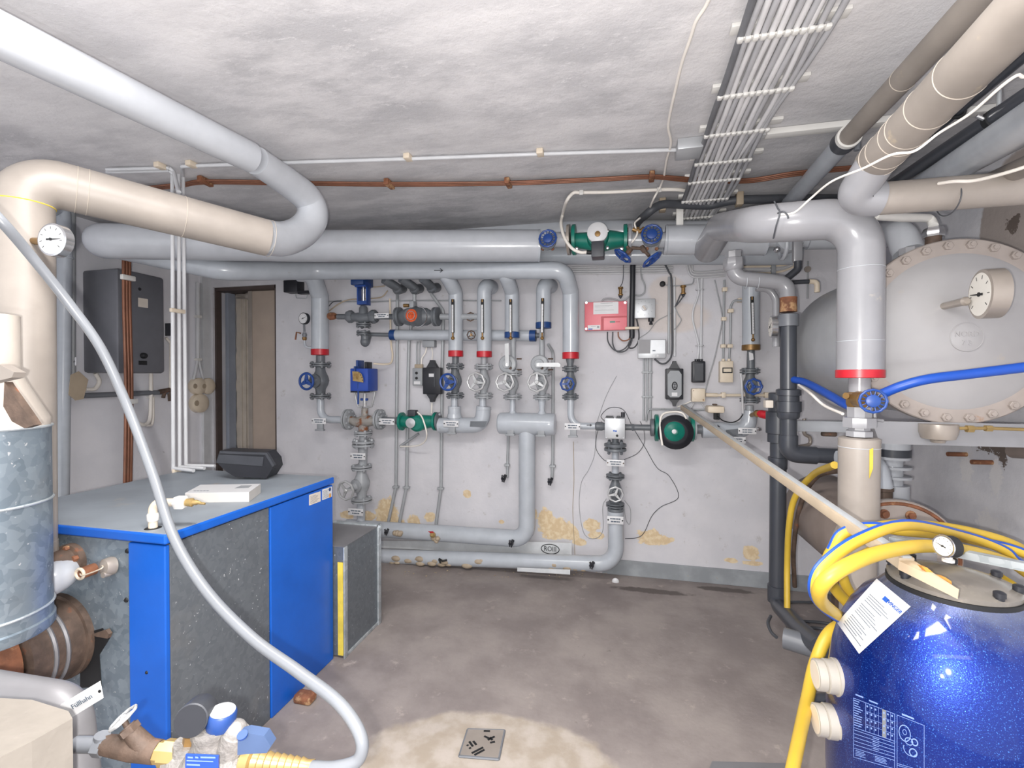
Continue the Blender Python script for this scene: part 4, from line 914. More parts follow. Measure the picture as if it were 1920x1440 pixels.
tag(MB().lathe(W(1300, 804), XA, [(0, S(18)), (.003, S(19.5)), (S(3.5), S(19.5)), (S(4), S(9))], 26).build('flange', 'iron_light'), 'light grey flange right of the large green pump', 'flange', 'plain flanges beside the large green pump')
P_([W(1303, 805), W(1318, 805)], S(8), 'iron_grey', 'short grey pipe into the right lagged manifold')
t = thing('lagged_manifold', 'grey lagged manifold right of the large green pump with a black arrow', 'manifold', W(1360, 822))
MB().tube(fillet([W(1316, 806), W(1402, 806), W(1406, 770)], .08, 10), [S(15.4, YP, 1360), S(15.4, YP, 1360), S(15, YP, 1360), S(14, YP, 1360), S(13, YP, 1360)], 30).build('lagging', 'pipe_grey', t)
arrow(1338, 1349, 799.5, YP-S(15.4), t, 1.1, 4)
A = [W(x, y, YP-S(15.5)) for x, y in ((1361, 806), (1384, 804), (1393, 816), (1362, 818))]
MB().prism(A, (0, -1, 0), .002).build('patch', 'iron_grey', t, 0)
MB().lathe(W(1420, 805, YP-.02), (1, -.3, .1), [(0, .012), (.01, .016), (.025, .01)], 8).build('probe', 'chrome', t)
bare(1405, 760, 772, 7, 'light pipe stub above the right lagged manifold', 'iron_light')
valve(1406, 696, 750, 17.5, 7, 1413, 725, 15.5, 'dark valve with lobed blue wheel right of the beige switch box', style='lobe', ph=1.0, out=.16)
bare(1407.5, 657, 692, 7, 'bare pipe with a torn paper under the tarnished band', cone=6.5)
tag(MB().prism([W(x, y, YP-.04) for x, y in ((1404, 660), (1412, 663), (1413, 674), (1405, 676))], (0, -1, 0), .001).build('paper_scrap', 'tag_white', smooth=0), 'scrap of paper stuck on the bare pipe', 'paper')
tag(MB().tube([W(1389, 700, YP-.06), W(1391, 720, YP-.06), W(1393, 775, YP-.05)], S(1.8), 8).build('cable', 'cable_pale'), 'pale cable hanging left of the right lobed blue wheel', 'cable')
# red handled cock
t = thing('ball_valve', 'brass ball valve with a fat red handle beside the dark plastic pipe', 'valve', W(1420, 786, 3.3))
MB().lathe(W(1417, 775, 3.36), (0, -1, 0), [(0, .018), (.03, .024), (.05, .02)], 16).tube([W(1405, 780), W(1417, 775, 3.36)], .014, 12).build('body', 'brass', t)
MB().tube([W(1422, 774, 3.32), W(1426, 776, 3.31), W(1436, 778, 3.31), W(1448, 780, 3.31), W(1451, 780, 3.31)], [.018, .026, .028, .028, .018], 16).build('handle', 'red_band', t)
# name plates
for a in ((584.5, 784, 611, 794.5, 'white name plate left of the stained three way valve', 1), (711, 785, 739.5, 796, 'white name plate left of the small green pump', 0), (831.5, 789, 859.5, 800, 'white name plate on the left lagged manifold', 1),
          (941, 792, 970, 803, 'left name plate on the barrel manifold', 1), (997.5, 792.5, 1028, 804, 'right name plate on the barrel manifold', 1), (1058.5, 794, 1088, 805.5, 'white name plate left of the arrow by the control box', 1),
          (1384, 802.5, 1418.5, 813.5, 'upper name plate at the elbow of the right manifold', 0), (1368, 819.5, 1398.5, 831, 'lower name plate hanging under the right manifold', 0),
          (657, 850, 685, 861, 'white name plate above the silver wheel by the boiler', 0), (653, 954.5, 681, 965.5, 'white name plate just above the galvanised duct box', 0),
          (1137.5, 862.5, 1171, 873.5, 'white name plate with rusty rivets in the right column', 0), (1138.5, 969, 1169, 981.5, 'white name plate on the lagged riser, lowest on the right', 0), (702, 586.5, 729, 597, 'white name plate left of the red meter', 0)):
    sign(a[4], *a[:4], YP-.075, bracket=bool(a[5]), rust='rusty' in a[4])
a, b = W(1384, 448, YD-.12), W(1437, 436, YD-.12)
t = thing('name_plate', 'white name plate lettered Vorlauf on the right header', 'sign', a); MB().bb(a, b+Vector((0, .004, 0)), .001).build('plate', 'tag_white', t)
text('lettering', 'Vorlauf', .03, (a+b)/2+Vector((-.01, -.0005, 0)), XA, ZA, 'print', t); MB().lathe(W(1431, 442, YD-.12), (0, -1, 0), [(0, .005), (.001, .005)], 10).build('rivet', 'ink', t)
# foil strips and emblem
a, b = W(1000, 1040, 3.60), W(1072, 1018, 3.60)
t = thing('foil_strip', 'crinkled foil strip with a black oval emblem above the lowest pipe', 'foil', a)
MB().prism([W(711, 1027, 3.60), W(711, 1014, 3.60), W(1000, 1016, 3.60), W(1072, 1018, 3.60), W(1072, 1041, 3.60), W(1000, 1040, 3.60)], (0, 1, 0), .003).build('strip', 'foil', t, 0)
c = W(1031.5, 1029.5, 3.597); k = mm(1, c)
m = MB(); n = 40; pts = [c+Vector((math.cos(2*PI*i/n)*k*17, 0, math.sin(2*PI*i/n)*k*9)) for i in range(n)]
m.tube(pts, k*.75, 6, False, True).build('oval', 'ink', t)
text('lettering', 'ROIII', k*13, c+Vector((0, -.001, 0)), XA, ZA, 'ink', t, sx=.85)
tag(MB().prism([W(970, 1064, 3.40), W(1069, 1068, 3.40), W(1069, 1077, 3.37), W(970, 1071, 3.37)], (0, -1, 0), .003).build('foil_strip', 'foil', smooth=0), 'narrow foil strip under the lowest pipe by the floor', 'foil')
# ---------------------------------------------------------------- electrics on the back wall
def wbox(name, label, cat, x0, y0, x1, y1, dep, mat, bev=.005, group=None, yb=D):
    yf = yb-dep; a, b = W(x0, y1, yf), W(x1, y0, yf); t = thing(name, label, cat, Vector(((a.x+b.x)/2, yb, a.z)), group)
    MB().bb(a, Vector((b.x, yb-.001, b.z)), bev).build('housing', mat, t); t['yf'] = yf; return t, yf
def cable(pts, r, label, mat='cable_grey', yp=3.64, name='cable', cat='cable', group=None, n=8, sp=True):
    q = [W(p[0], p[1], p[2] if len(p) > 2 else yp) for p in pts]
    return tag(MB().tube(spline(q, n) if sp else fillet(q, .03), S(r, yp), 10).build(name, mat), label, cat, group)
# red leak detector
t, yf = wbox('alarm_box', 'red alarm box with its sheen painted pink, on the wall right of the last drop pipe', 'box', 1096, 564, 1176, 620, .06, 'box_red_sheen')
MB().bb(W(1127, 596.5, yf-.001), W(1175, 592, yf-.0002)).bb(W(1127, 619.5, yf-.001), W(1132, 596.5, yf-.0002)).build('dark_stripe', 'box_red_dark', t, 0)
MB().bb(W(1112.5, 589.5, yf-.0015), W(1159.5, 565.5, yf-.0002)).build('notice', 'tag_white', t, 0)
MB().bb(W(1102, 618.5, yf-.0015), W(1125.5, 609.5, yf-.0002)).build('type_label', 'tag_white', t, 0)
m = MB(); m.bb(W(1126, 569, yf-.002), W(1149, 567.5, yf-.0015))
for k in range(7): m.bb(W(1115, 573.2+2.2*k, yf-.002), W(random.uniform(1132, 1156), 572.6+2.2*k, yf-.0015))
m.bb(W(1119.5, 615, yf-.002), W(1123.5, 611, yf-.0015)); m.bb(W(1108, 612.5, yf-.002), W(1117, 611.5, yf-.0015)); m.build('lettering', 'grey_plastic', t, 0)
MB().bb(W(1103, 618, yf-.002), W(1111, 616, yf-.0015)).build('logo_bar', 'print_blue', t, 0)
MB().bb(W(1143.5, 605, yf-.002), W(1153.5, 602, yf-.0002)).build('display', 'pump_green', t, 0)
MB().bb(W(1154.5, 604.3, yf-.0008), W(1162.5, 602.5, yf)).build('logo', 'box_red_dark', t, 0)
m = []
for x, y in ((1099.5, 567.5), (1172, 567.5), (1099, 616.5)): MB().lathe(W(x, y, yf), (0, -1, 0), [(0, .009), (.002, .009)], 12).build('screw', 'chrome', t)
# thermostat box and small box
t, yf = wbox('thermostat', 'square silver thermostat with a dial beside the red alarm box', 'thermostat', 1189, 559.5, 1229, 597, .05, 'alu')
MB().lathe(W(1208.5, 577.5, yf), (0, -1, 0), [(0, .022), (.006, .022), (.008, .018)], 24).build('dial', 'tag_white', t)
MB().box(W(1208, 577, yf-.014), (.012, .012, .034), (Vector((.8, 0, .6)), YA, Vector((-.6, 0, .8)))).build('knob', 'gauge_case', t)
m = MB()
for k in range(11):
    an = -.9+k*.5; m.bb(W(1208.5+math.sin(an)*15-.8, 577.5-math.cos(an)*13+.5, yf-.0006), W(1208.5+math.sin(an)*15+.8, 577.5-math.cos(an)*13-.5, yf))
m.build('scale_mark', 'grey_plastic', t, 0)
tag(MB().cyl(W(1220.5, 597, 3.61), W(1220.5, 603, 3.61), .02, 14).cyl(W(1220.5, 603, 3.61), W(1220.5, 609, 3.61), .009, 14, .014).build('cable_gland', 'black_plastic'), 'black cable gland under the silver thermostat', 'fitting')
t, yf = wbox('junction_box', 'wide silver box with three conduits dropping from it', 'box', 1196, 636, 1249, 672, .06, 'alu')
MB().bb(W(1197, 663, yf-.001), W(1219.5, 637.5, yf)).build('left_panel', 'sheet_grey', t, 0); MB().bb(W(1221, 663, yf-.001), W(1247, 637.5, yf)).build('right_panel', 'alu', t, 0)
for x in (1226, 1233): MB().lathe(W(x, 667, yf), (0, -1, 0), [(0, .008), (.003, .008)], 14).build('button', 'tag_white', t)
MB().bb(W(1223.5, 658.5, yf-.0016), W(1229, 656.5, yf-.001)).build('lettering', 'print', t, 0)
# black trunk cable
t = thing('trunk_cable', 'thick black trunk cable running down behind the headers', 'cable', W(1185, 632, 3.58))
MB().tube(spline([W(1186.5, 485, 3.60), W(1186, 540, 3.60), W(1184.5, 600, 3.60), W(1185, 628, 3.60), W(1184, 634, 3.60)]), S(4.8, 3.6), 14).build('sheath', 'black_plastic', t)
MB().box(W(1185, 615.5, 3.6), (S(24, 3.6), .05, .02), None, .006).build('clamp', 'cream_plastic', t)
for pts, lab, mt in (([(1139, 622), (1140, 640), (1150, 655), (1162, 658), (1175, 650), (1184, 632)], 'left brown cable looping from the alarm box', 'cable_dark'), ([(1149, 622), (1149, 645), (1157, 659), (1172, 658), (1182, 646), (1186, 632)], 'grey cable looping lowest under the alarm box', 'cable_dark'),
                     ([(1159, 622), (1160, 632), (1168, 639), (1178, 637), (1184, 630)], 'copper coloured cable looping highest under the alarm box', 'copper'), ([(1193.5, 598), (1197, 615), (1198, 632), (1195, 644), (1188, 652), (1179, 651), (1183, 636)], 'black cable hooking round the left of the silver box', 'black_plastic')):
    cable(pts, 1.2, lab, mt, 3.615)
# vertical conduits and trunking
for x, lab in ((1207.5, 'left'), (1214, 'middle'), (1220.5, 'right')):
    cable([(x, 672), (x, 690, 3.65), (x-.5, 760, 3.65), (x-.8, 788, 3.65)], 1.9, lab+' of three grey conduits below the wide silver box', 'conduit', 3.65, 'conduit', 'conduit', 'three conduits below the silver box', sp=False)
for y in (698, 744): tag(MB().bb(W(1203, y+1.5, 3.64), W(1224, y-1.5, 3.66), .003).build('conduit_clip', 'conduit'), ('upper' if y < 700 else 'lower')+' clip bar across the three grey conduits', 'clip')
tag(MB().bb(W(1252, 663, 3.63), W(1256, 520, 3.66), .002).build('cable_channel', 'conduit'), 'narrow grey metal channel right of the silver boxes', 'trunking')
cable([(1244, 490), (1254, 510), (1259, 525), (1260, 600), (1260, 660), (1252, 678), (1240, 682), (1227, 673)], 1.5, 'dark cable running down the grey channel and under the silver box', 'cable_dark', 3.63)
cable([(1265, 668), (1265, 600), (1264, 520)], 2.2, 'pale conduit above the grey faced motor switch', 'conduit_white', 3.65, 'conduit', 'conduit')
# motor switches
def mswitch(x0, y0, x1, y1, tt, tb, label, face, group=None):
    t, yf = wbox('motor_switch', label, 'switch', x0, y0, x1, y1, .09, 'black_plastic', .006, group)
    cx = (x0+x1)/2
    MB().prism([W(x, y, yf+.01) for x, y in ((x0+6, y0+1), (cx-4, tt+4), (cx-3, tt), (cx+3, tt), (cx+4, tt+4), (x1-6, y0+1))], YA, .05).prism([W(x, y, yf+.01) for x, y in ((x0+6, y1-1), (cx-4, tb-6), (cx-2.5, tb), (cx+2.5, tb), (cx+4, tb-6), (x1-6, y1-1))], YA, .05).build('gland', 'black_plastic', t)
    return t, yf
t, yf = mswitch(1248.5, 691, 1281.5, 749, 677, 762, 'black motor switch with a grey face and two buttons', True)
c = 5
MB().prism([W(x, y, yf-.006) for x, y in ((1252+c, 695), (1278-c, 695), (1278, 695+c*1.4), (1278, 745-c), (1278-c, 745), (1252+c, 745), (1252, 745-c), (1252, 695+c*1.4))], YA, .008).build('face', 'grey_plastic', t, 0)
MB().tube([W(1265+4.5*math.cos(a), 723.5+(7*math.sin(a)), yf-.006) for a in [i*PI/10 for i in range(20)]], .0042, 6, False, True).build('button_frame', 'ink', t)
for y in (721, 726): MB().lathe(W(1265, y, yf-.004), (0, -1, 0), [(0, .009), (.005, .008)], 14).build('button', 'dark_plastic', t)
MB().bb(W(1259.5, 742.5, yf-.0075), W(1270, 736, yf-.005)).build('label', 'tag_white', t, 0)
t, yf = mswitch(792.5, 689, 825.5, 739, 675, 754, 'all black motor switch left of the bright blue wheel', False)
MB().bb(W(804, 706.5, yf-.001), W(813.5, 700.5, yf)).build('label', 'tag_white', t, 0)
MB().bb(W(813.5, 725, yf-.004), W(816, 697, yf)).build('ridge', 'dark_plastic', t, 0)
t, yf = wbox('push_button_box', 'small grey box with two black buttons left of the all black switch', 'switch', 773, 690, 791.5, 723, .06, 'grey_plastic')
for y in (699.5, 709): MB().lathe(W(781, y, yf), (0, -1, 0), [(0, .012), (.006, .011)], 16).build('button', 'ink', t)
MB().bb(W(776, 720.5, yf-.001), W(788, 715, yf)).build('label', 'tag_white', t, 0); MB().bb(W(777, 691, 3.63), W(794, 683, 3.65), .004).build('gland', 'batten', t)
t, yf = wbox('terminal_box', 'small light grey box above the two button box', 'box', 791.5, 638, 814, 651, .06, 'grey_plastic')
cable([(800, 651), (797, 662), (791, 672), (790, 684)], 1.4, 'white cable curving down from the small light grey box', 'cable_white'); cable([(809, 651), (811, 662), (810, 676)], .9, 'thin white cable down to the all black switch', 'cable_white')
cable([(810, 755), (809, 775)], 1.5, 'white cable from the all black switch to the pump', 'cable_white', 3.6)
cable([(781.5, 690), (781.5, 650), (783, 640)], 1.5, 'left of two pale conduits above the two button box', 'conduit', 3.65); cable([(786, 684), (787, 640)], 1.5, 'right of two pale conduits above the two button box', 'conduit', 3.65)
t, yf = wbox('contactor_box', 'plain dark slate box right of the grey faced switch', 'box', 1298, 677, 1323, 717.5, .07, 'black_plastic', .008)
MB().bb(W(1302, 714, yf-.004), W(1319, 681, yf), .002).build('panel', 'dark_plastic', t, 0)
for x in (1306, 1314): MB().cyl(W(x, 678, 3.62), W(x, 673.5, 3.62), .014, 12).build('gland', 'black_plastic', t)
t, yf = wbox('switch_box', 'beige box with a small black framed rocker', 'switch', 1350, 677, 1375, 717, .06, 'cream_plastic', .004)
MB().bb(W(1354.5, 699.5, yf-.002), W(1373.5, 689, yf)).build('frame', 'ink', t, 0); MB().bb(W(1356.5, 697.5, yf-.004), W(1371.5, 691, yf-.001), .001).build('rocker', 'cream_plastic', t, 0)
for x in (1357, 1368): MB().cyl(W(x-1, 677, 3.63), W(x-1, 673, 3.63), .012, 12).build('gland', 'cream_plastic', t)
t, yf = wbox('junction_box', 'square beige junction box with a round lid', 'box', 1297, 728.5, 1323, 753.5, .06, 'cream_plastic', .008)
MB().lathe(W(1309.5, 739.5, yf), (0, -1, 0), [(0, .042), (.005, .042), (.007, .036)], 28).build('lid', 'cream_plastic', t)
for x, y in ((1301, 733), (1319, 750)): MB().lathe(W(x, y, yf), (0, -1, 0), [(0, .006), (.002, .005)], 10).build('screw', 'rust', t)
MB().tube([W(1323, 740.5, 3.63), W(1345, 741, 3.63)], S(3.5, 3.63), 14).build('sleeve', 'cream_plastic', t)
cable([(1340, 741), (1440, 741)], 2.6, 'beige horizontal conduit behind the right blue wheel valve', 'cream_plastic', 3.63, 'conduit', 'conduit', sp=False)
for x in (1356, 1437): tag(MB().bb(W(x-2.5, 746, 3.61), W(x+2.5, 735.5, 3.66), .004).build('conduit_clip', 'cream_plastic'), 'beige clip at the '+('left' if x < 1400 else 'right')+' end of the beige conduit', 'clip')
t = thing('pressure_switch', 'beige domed sensor standing over the right lagged manifold', 'sensor', W(1340, 790, 3.55))
MB().bb(W(1327, 774.5, 3.50), W(1352.5, 760, 3.62), .012).build('dome', 'cream_plastic', t); MB().bb(W(1337, 760, 3.53), W(1343, 757, 3.57), .003).build('stud', 'rust_dark', t)
MB().bb(W(1339.5, 787, 3.53), W(1342, 774, 3.57)).bb(W(1345, 787, 3.53), W(1347.5, 774, 3.57)).build('bracket', 'ink', t)
cable([(1346, 781, 3.5), (1356, 789, 3.45), (1372, 792, 3.42), (1385, 787, 3.42), (1393, 777, 3.42)], .9, 'thin black lead sagging over the right lagged manifold', 'ink')
cable([(1326, 768), (1290, 768), (1226, 767), (1215, 772), (1211, 790)], 1.5, 'pale cable along the wall above the large green pump', 'conduit')
cable([(1296, 752), (1283, 758), (1270, 763)], 1, 'pale lead from the beige junction box to the grey faced switch', 'cable_white'); cable([(1302, 754), (1297, 762), (1294, 768)], 1.2, 'left short lead under the beige junction box', 'cable_pale'); cable([(1314, 754), (1320, 763), (1324, 769)], 1.2, 'right short lead under the beige junction box', 'cable_pale')
# looping thin wires
cable([(1134, 790), (1127, 780), (1140, 766), (1158, 764), (1172, 772), (1186, 800), (1210, 840), (1232, 877), (1255, 893), (1272, 932), (1240, 950), (1222, 968), (1208, 998), (1195, 1008), (1172, 1010)], .55, 'thin brown wire wandering down the wall right of the control box', 'cable_dark', 3.655)
cable([(1128, 790), (1119, 815), (1118, 842), (1130, 860), (1140, 866)], .5, 'thin wire looping from the control box to the rusty name plate', 'cable_dark', 3.65); cable([(1170, 862), (1195, 850), (1208, 830), (1207, 805), (1200, 790)], .5, 'thin wire arc right of the rusty name plate', 'cable_dark', 3.65)
cable([(1156, 705), (1140, 735), (1128, 765), (1118, 800), (1115, 850), (1104, 880), (1090, 905), (1086, 950), (1095, 1000), (1115, 1010), (1130, 995), (1130, 950), (1137, 935)], .5, 'thin pale wire running down left of the right column', 'cable_grey', 3.655)
cable([(1075, 828), (1076, 900), (1074, 960), (1078, 1040)], .5, 'thin stained wire hanging below the control box arrow plate', 'batten', 3.655)
cable([(1171, 938), (1182, 955), (1181, 982), (1174, 975), (1170, 950)], .5, 'thin loop of wire right of the round faced valve', 'cable_grey', 3.65)
cable([(1340, 525), (1345, 548), (1352, 580), (1354, 600), (1349, 630), (1340, 670), (1330, 705), (1322, 735)], 1, 'grey lead bowing left behind the beige switch box', 'cable_grey', 3.65)
cable([(1358, 525), (1357, 600), (1356, 672)], 1.8, 'left conduit entering the beige switch box', 'conduit', 3.64, 'conduit', 'conduit', sp=False)
cable([(1395, 564, 3.6), (1375, 563), (1370, 575), (1369, 640), (1367, 672)], 1.8, 'right conduit with a bend entering the beige switch box', 'conduit', 3.64, 'conduit', 'conduit', sp=False)
for x, y, q in ((1358, 543, 'top clip'), (1356.5, 598, 'middle clip'), (1355, 649, 'lowest clip')): tag(MB().bb(W(x-3, y+3, 3.62), W(x+4, y-3, 3.66), .003).build('conduit_clip', 'cream_plastic'), q+' on the left conduit above the beige switch box', 'clip')
for x, y, q in ((1369.5, 583, 'upper clip'), (1368, 649, 'lower clip'), (1388, 563, 'clip at the bend')): tag(MB().bb(W(x-4, y+3, 3.62), W(x+4, y-3, 3.66), .003).build('conduit_clip', 'cream_plastic'), q+' of the right conduit above the beige switch box', 'clip')
cable([(1308, 520), (1310, 545), (1307, 560), (1300, 580), (1299, 600), (1305, 625), (1310, 650), (1308, 674)], 1.6, 'left pale pipe above the dark slate box', 'conduit_white', 3.645); cable([(1316, 520), (1315, 600), (1314, 674)], 1.9, 'right pale pipe above the dark slate box', 'conduit_white', 3.645)
for y, q in ((543, 'upper'), (648, 'lower')): tag(MB().torus(W(1312, y, 3.64), ZA, .026, .004, 20, 6).build('pipe_clip', 'conduit_white'), q+' ring clip above the dark slate box', 'clip')
# lamp sockets and round sensor
for x, y, lab in ((1163.5, 546, 'small brown bobbin hanging above the red alarm box'), (1281, 543.5, 'small brown bobbin hanging right of the grey channel')):
    t = thing('insulator', lab, 'insulator', W(x, y+9, 3.6), 'brown bobbins hanging from wires')
    MB().lathe(W(x, y+8, 3.6), ZA, [(0, .018), (.008, .019), (.012, .013), (.045, .013), (.05, .02), (.062, .019)], 18).build('bobbin', 'brass', t); MB().lathe(W(x, y+14, 3.6), ZA, [(0, .004), (.02, .016)], 14).build('tip', 'dark_plastic', t)
cable([(1163, 538), (1168, 525), (1169, 490)], .7, 'thin wire holding the left brown bobbin', 'cable_dark', 3.6)
cable([(1276, 552), (1270, 566), (1267, 574), (1278, 560), (1282, 552)], 1.2, 'dark leads crossing under the right brown bobbin', 'cable_dark', 3.6)
tag(MB().lathe(W(1242, 533, 3.64), (0, -1, 0), [(0, .02), (.02, .02), (.026, .012)], 18).build('wall_plug', 'ink'), 'round black plug in the wall above the thermostat', 'plug')
cable([(1244, 534), (1262, 536), (1290, 534), (1299, 531), (1301, 522)], 1, 'thin grey wire running right from the round black plug', 'cable_grey')
cable([(1128, 565), (1134, 560), (1148, 560), (1165, 564), (1177, 558), (1184, 552)], 1.3, 'grey cable humping over the red alarm box', 'cable_grey', 3.63)
cable([(1201, 500), (1203, 520), (1209, 535), (1208, 548), (1200, 554), (1190, 553)], 1.3, 'grey cable bowing right of the black trunk cable', 'cable_grey', 3.64)
cable([(1264, 574), (1272, 590), (1277, 600), (1270, 612), (1264, 618)], .8, 'thin lead right of the grey channel', 'cable_grey', 3.64); cable([(1262, 585), (1250, 592), (1232, 602), (1216, 622), (1198, 634)], .6, 'thin slanting lead to the wide silver box', 'cable_grey', 3.65)
# cable runs under the header along the wall
for k, y in enumerate((501, 505, 509, 513.5)):
    cable([(1072, y), (1230, y-1.5), (1262, y-3)], 1.5, ('top', 'second', 'third', 'lowest')[k]+' of the four level cables left of the thermostat', 'cable_pale', 3.645, group='level cables under the headers', sp=False)
for k in range(3):
    cable([(1286+k*5, 478), (1290+k*4, 500+6-k*4), (1304, 520-k*5), (1360, 517-k*5)], 1.4, ('left', 'middle', 'right')[k]+' of three cables curving onto the wall over the slate box', 'cable_pale', 3.64)
for k in range(4):
    cable([(1390, 494+6*k), (1450, 493+6*k), (1480, 489+5*k), (1498, 474+6*k)], 1.7, ('top', 'second', 'third', 'lowest')[k]+' beige cable curving up right of the nut', 'cream_plastic' if k % 2 else 'cable_pale', 3.645)
tag(MB().bb(W(1447, 515, 3.62), W(1452, 492, 3.66), .003).build('conduit_clip', 'grey_plastic'), 'dark clip over the beige cables right of the nut', 'clip')
cable([(1515, 490), (1514, 560)], 1.2, 'thin upright cable right of the white elbow fittings', 'cable_grey', 3.65)
tag(MB().lathe(W(1514, 505, 3.64), (0, -1, 0), [(0, .022), (.01, .02)], 16).build('wall_plug', 'gauge_case'), 'brown oval clip on the upright cable at the right', 'clip')
# pump cable, wires left of the first drop
cable([(783, 773, 3.42), (790, 780, 3.40), (795, 792, 3.38), (800, 812, 3.40), (798, 825, 3.45), (788, 834, 3.5), (770, 837, 3.55), (751, 837, 3.6)], 1.5, 'beige cable looping down from the small green pump', 'cable_white', 3.45)
tag(MB().tube([W(750, 837, 3.62), W(785, 813, 3.62)], S(2.6, 3.62), 12).build('conduit', 'grey_plastic'), 'slanting grey conduit under the small green pump', 'conduit')
cable([(700, 682, 3.5), (722, 683, 3.55), (733, 680, 3.6), (736, 665, 3.63), (733, 640, 3.64), (731, 560, 3.64)], 1.9, 'beige cable from the blue actuator rising to the header', 'cream_plastic', 3.6)
cable([(615, 565), (700, 566), (735, 564), (790, 563), (940, 563.5)], 1.2, 'long thin grey rod level behind the drop pipes', 'conduit', 3.64, 'rod', 'pipe', sp=False)
cable([(617, 583), (635, 570), (655, 562), (690, 560), (715, 557), (727, 545)], 1.3, 'brown cable climbing from the rusty union to the right', 'batten', 3.6); cable([(614, 577), (625, 566), (640, 564)], 1, 'short grey wire above the rusty union', 'cable_dark', 3.6)
cable([(690, 538, 3.55), (705, 538, 3.6), (722, 536, 3.62)], 1.1, 'short beige wire right of the blue motor', 'batten', 3.6)
t, yf = wbox('limit_switch', 'black switch with a bent wire under the left end of the lower header', 'switch', 531, 524, 557, 548, .10, 'black_plastic', .006)
MB().bb(W(558, 551, 3.55), W(592, 546, 3.6)).build('arm', 'black_plastic', t); MB().tube(fillet([W(554, 552, 3.5), W(556, 559, 3.5), W(574, 560, 3.5), W(577, 552, 3.5)], .01), .004, 8).build('wire', 'conduit', t)
# ---------------------------------------------------------------- ceiling pump between the thick headers
t = thing('circulation_pump', 'green pump with white disc slung between the ceiling headers', 'pump', W(1120, 490, YD))
yq = YD-.02
MB().tube([W(1078, 451, yq), W(1100, 452, yq), W(1122, 455, yq), W(1145, 450, yq), W(1170, 449, yq)], [S(13, yq), S(15, yq), S(19, yq), S(17, yq), S(12, yq)], 26).lathe(W(1122, 450, yq), (0, -1, 0), [(0, S(19, yq)), (.05, S(20, yq)), (.09, S(17, yq))], 30).build('housing', 'pump_green', t)
for x in (1076, 1172): MB().lathe(W(x-3.2, 450, yq), XA, [(0, S(25, yq)), (.004, S(27, yq)), (S(6.5, yq), S(27, yq)), (S(7, yq), S(24, yq))], 32).build('flange', 'pump_green', t)
MB().lathe(W(1120.5, 438, yq-.10), (0, -1, 0), [(0, S(17.5, yq)), (.03, S(17.5, yq)), (.034, S(16, yq)), (.036, S(6, yq))], 36).build('disc', 'tag_white', t)
MB().lathe(W(1120.5, 438.5, yq-.135), (0, -1, 0), [(0, S(5, yq)), (.006, S(4.6, yq)), (.008, S(2, yq))], 20).build('knob', 'brass', t)
MB().bb(W(1108.5, 482, yq-.16), W(1133.5, 458.5, yq-.06), .006).build('terminal_box', 'dark_plastic', t)
MB().tube([W(1100, 473, yq-.11), W(1109, 473.5, yq-.11)], .014, 12).build('gland', 'ink', t)
for x, y in ((1081.5, 466), (1139, 464.5), (1166, 466), (1139, 433)): MB().lathe(W(x, y, yq-.09), (0, -1, 0), [(0, .011), (.008, .010), (.01, .004)], 14).build('bolt', 'chrome', t)
tag(MB().tube(spline([W(1101, 473, yq-.11), W(1088, 473, yq-.12), W(1072, 465, yq-.12), W(1058, 445, yq-.1), W(1052, 420, yq-.05), W(1055, 402, yq), PZ(1062, 378, ZC-.05), PZ(1075, 362, ZC-.012), PZ(1090, 361, ZC-.01), PZ(1150, 360, ZC-.01), PZ(1230, 356, ZC-.01), PZ(1275, 356, ZC-.01), PZ(1292, 362, ZC-.012), PZ(1292, 376, ZC-.02)]), .0105, 12).build('pump_cable', 'cable_white'), 'white cable arching from the ceiling pump up along the ceiling', 'cable')
for x, y, r in ((1090, 361, 'left'), (1236, 356, 'right')): tag(MB().bb(PZ(x-4, y+4, ZC-.03), PZ(x+4, y-4, ZC-.001), .003).build('cable_clip', 'white_plastic'), r+' white clip on the pump cable at the ceiling', 'clip')
def cvalve(x, y, r, label, x0, x1):
    t = thing('gate_valve', label, 'valve', W(x, y+r+6, YD), 'dense spoked blue wheel valves beside the ceiling pump')
    MB().tube([W(x0, 450, YD), W(x1, 450, YD)], S(13, YD), 24).lathe(W(x, 452, YD), (0, -1, 0), [(0, S(17, YD)), (.06, S(15, YD)), (.07, S(9, YD)), (.12, S(7, YD))], 24).build('body', 'pipe_light', t)
    MB().lathe(W(x, y+6, YD-.10), (0, -1, 0), [(0, S(r*.95, YD)), (.012, S(r*.95, YD)), (.014, S(r*.4, YD))], 24).build('bonnet', 'iron_grey', t)
    wheel(W(x, y, YD-.15), (0, -1, .12), S(r, YD-.1), 'blue_wheel', t, 'dense')
    for s in (-1, 1): MB().hexb(W(x+s*9, 467, YD-.08), (0, -1, 0), .012, .012).build('bolt', 'rust', t)
cvalve(1027, 447, 16.5, 'dense spoked blue wheel left of the ceiling pump', 1010, 1062); cvalve(1222, 439, 17.5, 'dense spoked blue wheel right of the ceiling pump', 1185, 1250)
for x, lab in ((1067, 'left'), (1181, 'right')): 
    t = thing('flange', lab+' pale flange bolted to the ceiling pump', 'flange', W(x, 478, yq), 'pale flanges of the ceiling pump'); MB().lathe(W(x-3, 450, yq), XA, [(0, S(27, yq)), (S(5, yq), S(27, yq)), (S(5.5, yq), S(13, yq))], 32).build('disc', 'pipe_white' if x > 1100 else 'gauge_case', t)
    MB().hexb(W(x, 430, yq-.06), (-1, 0, 0), .013, .02).build('bolt', 'rust_dark', t)
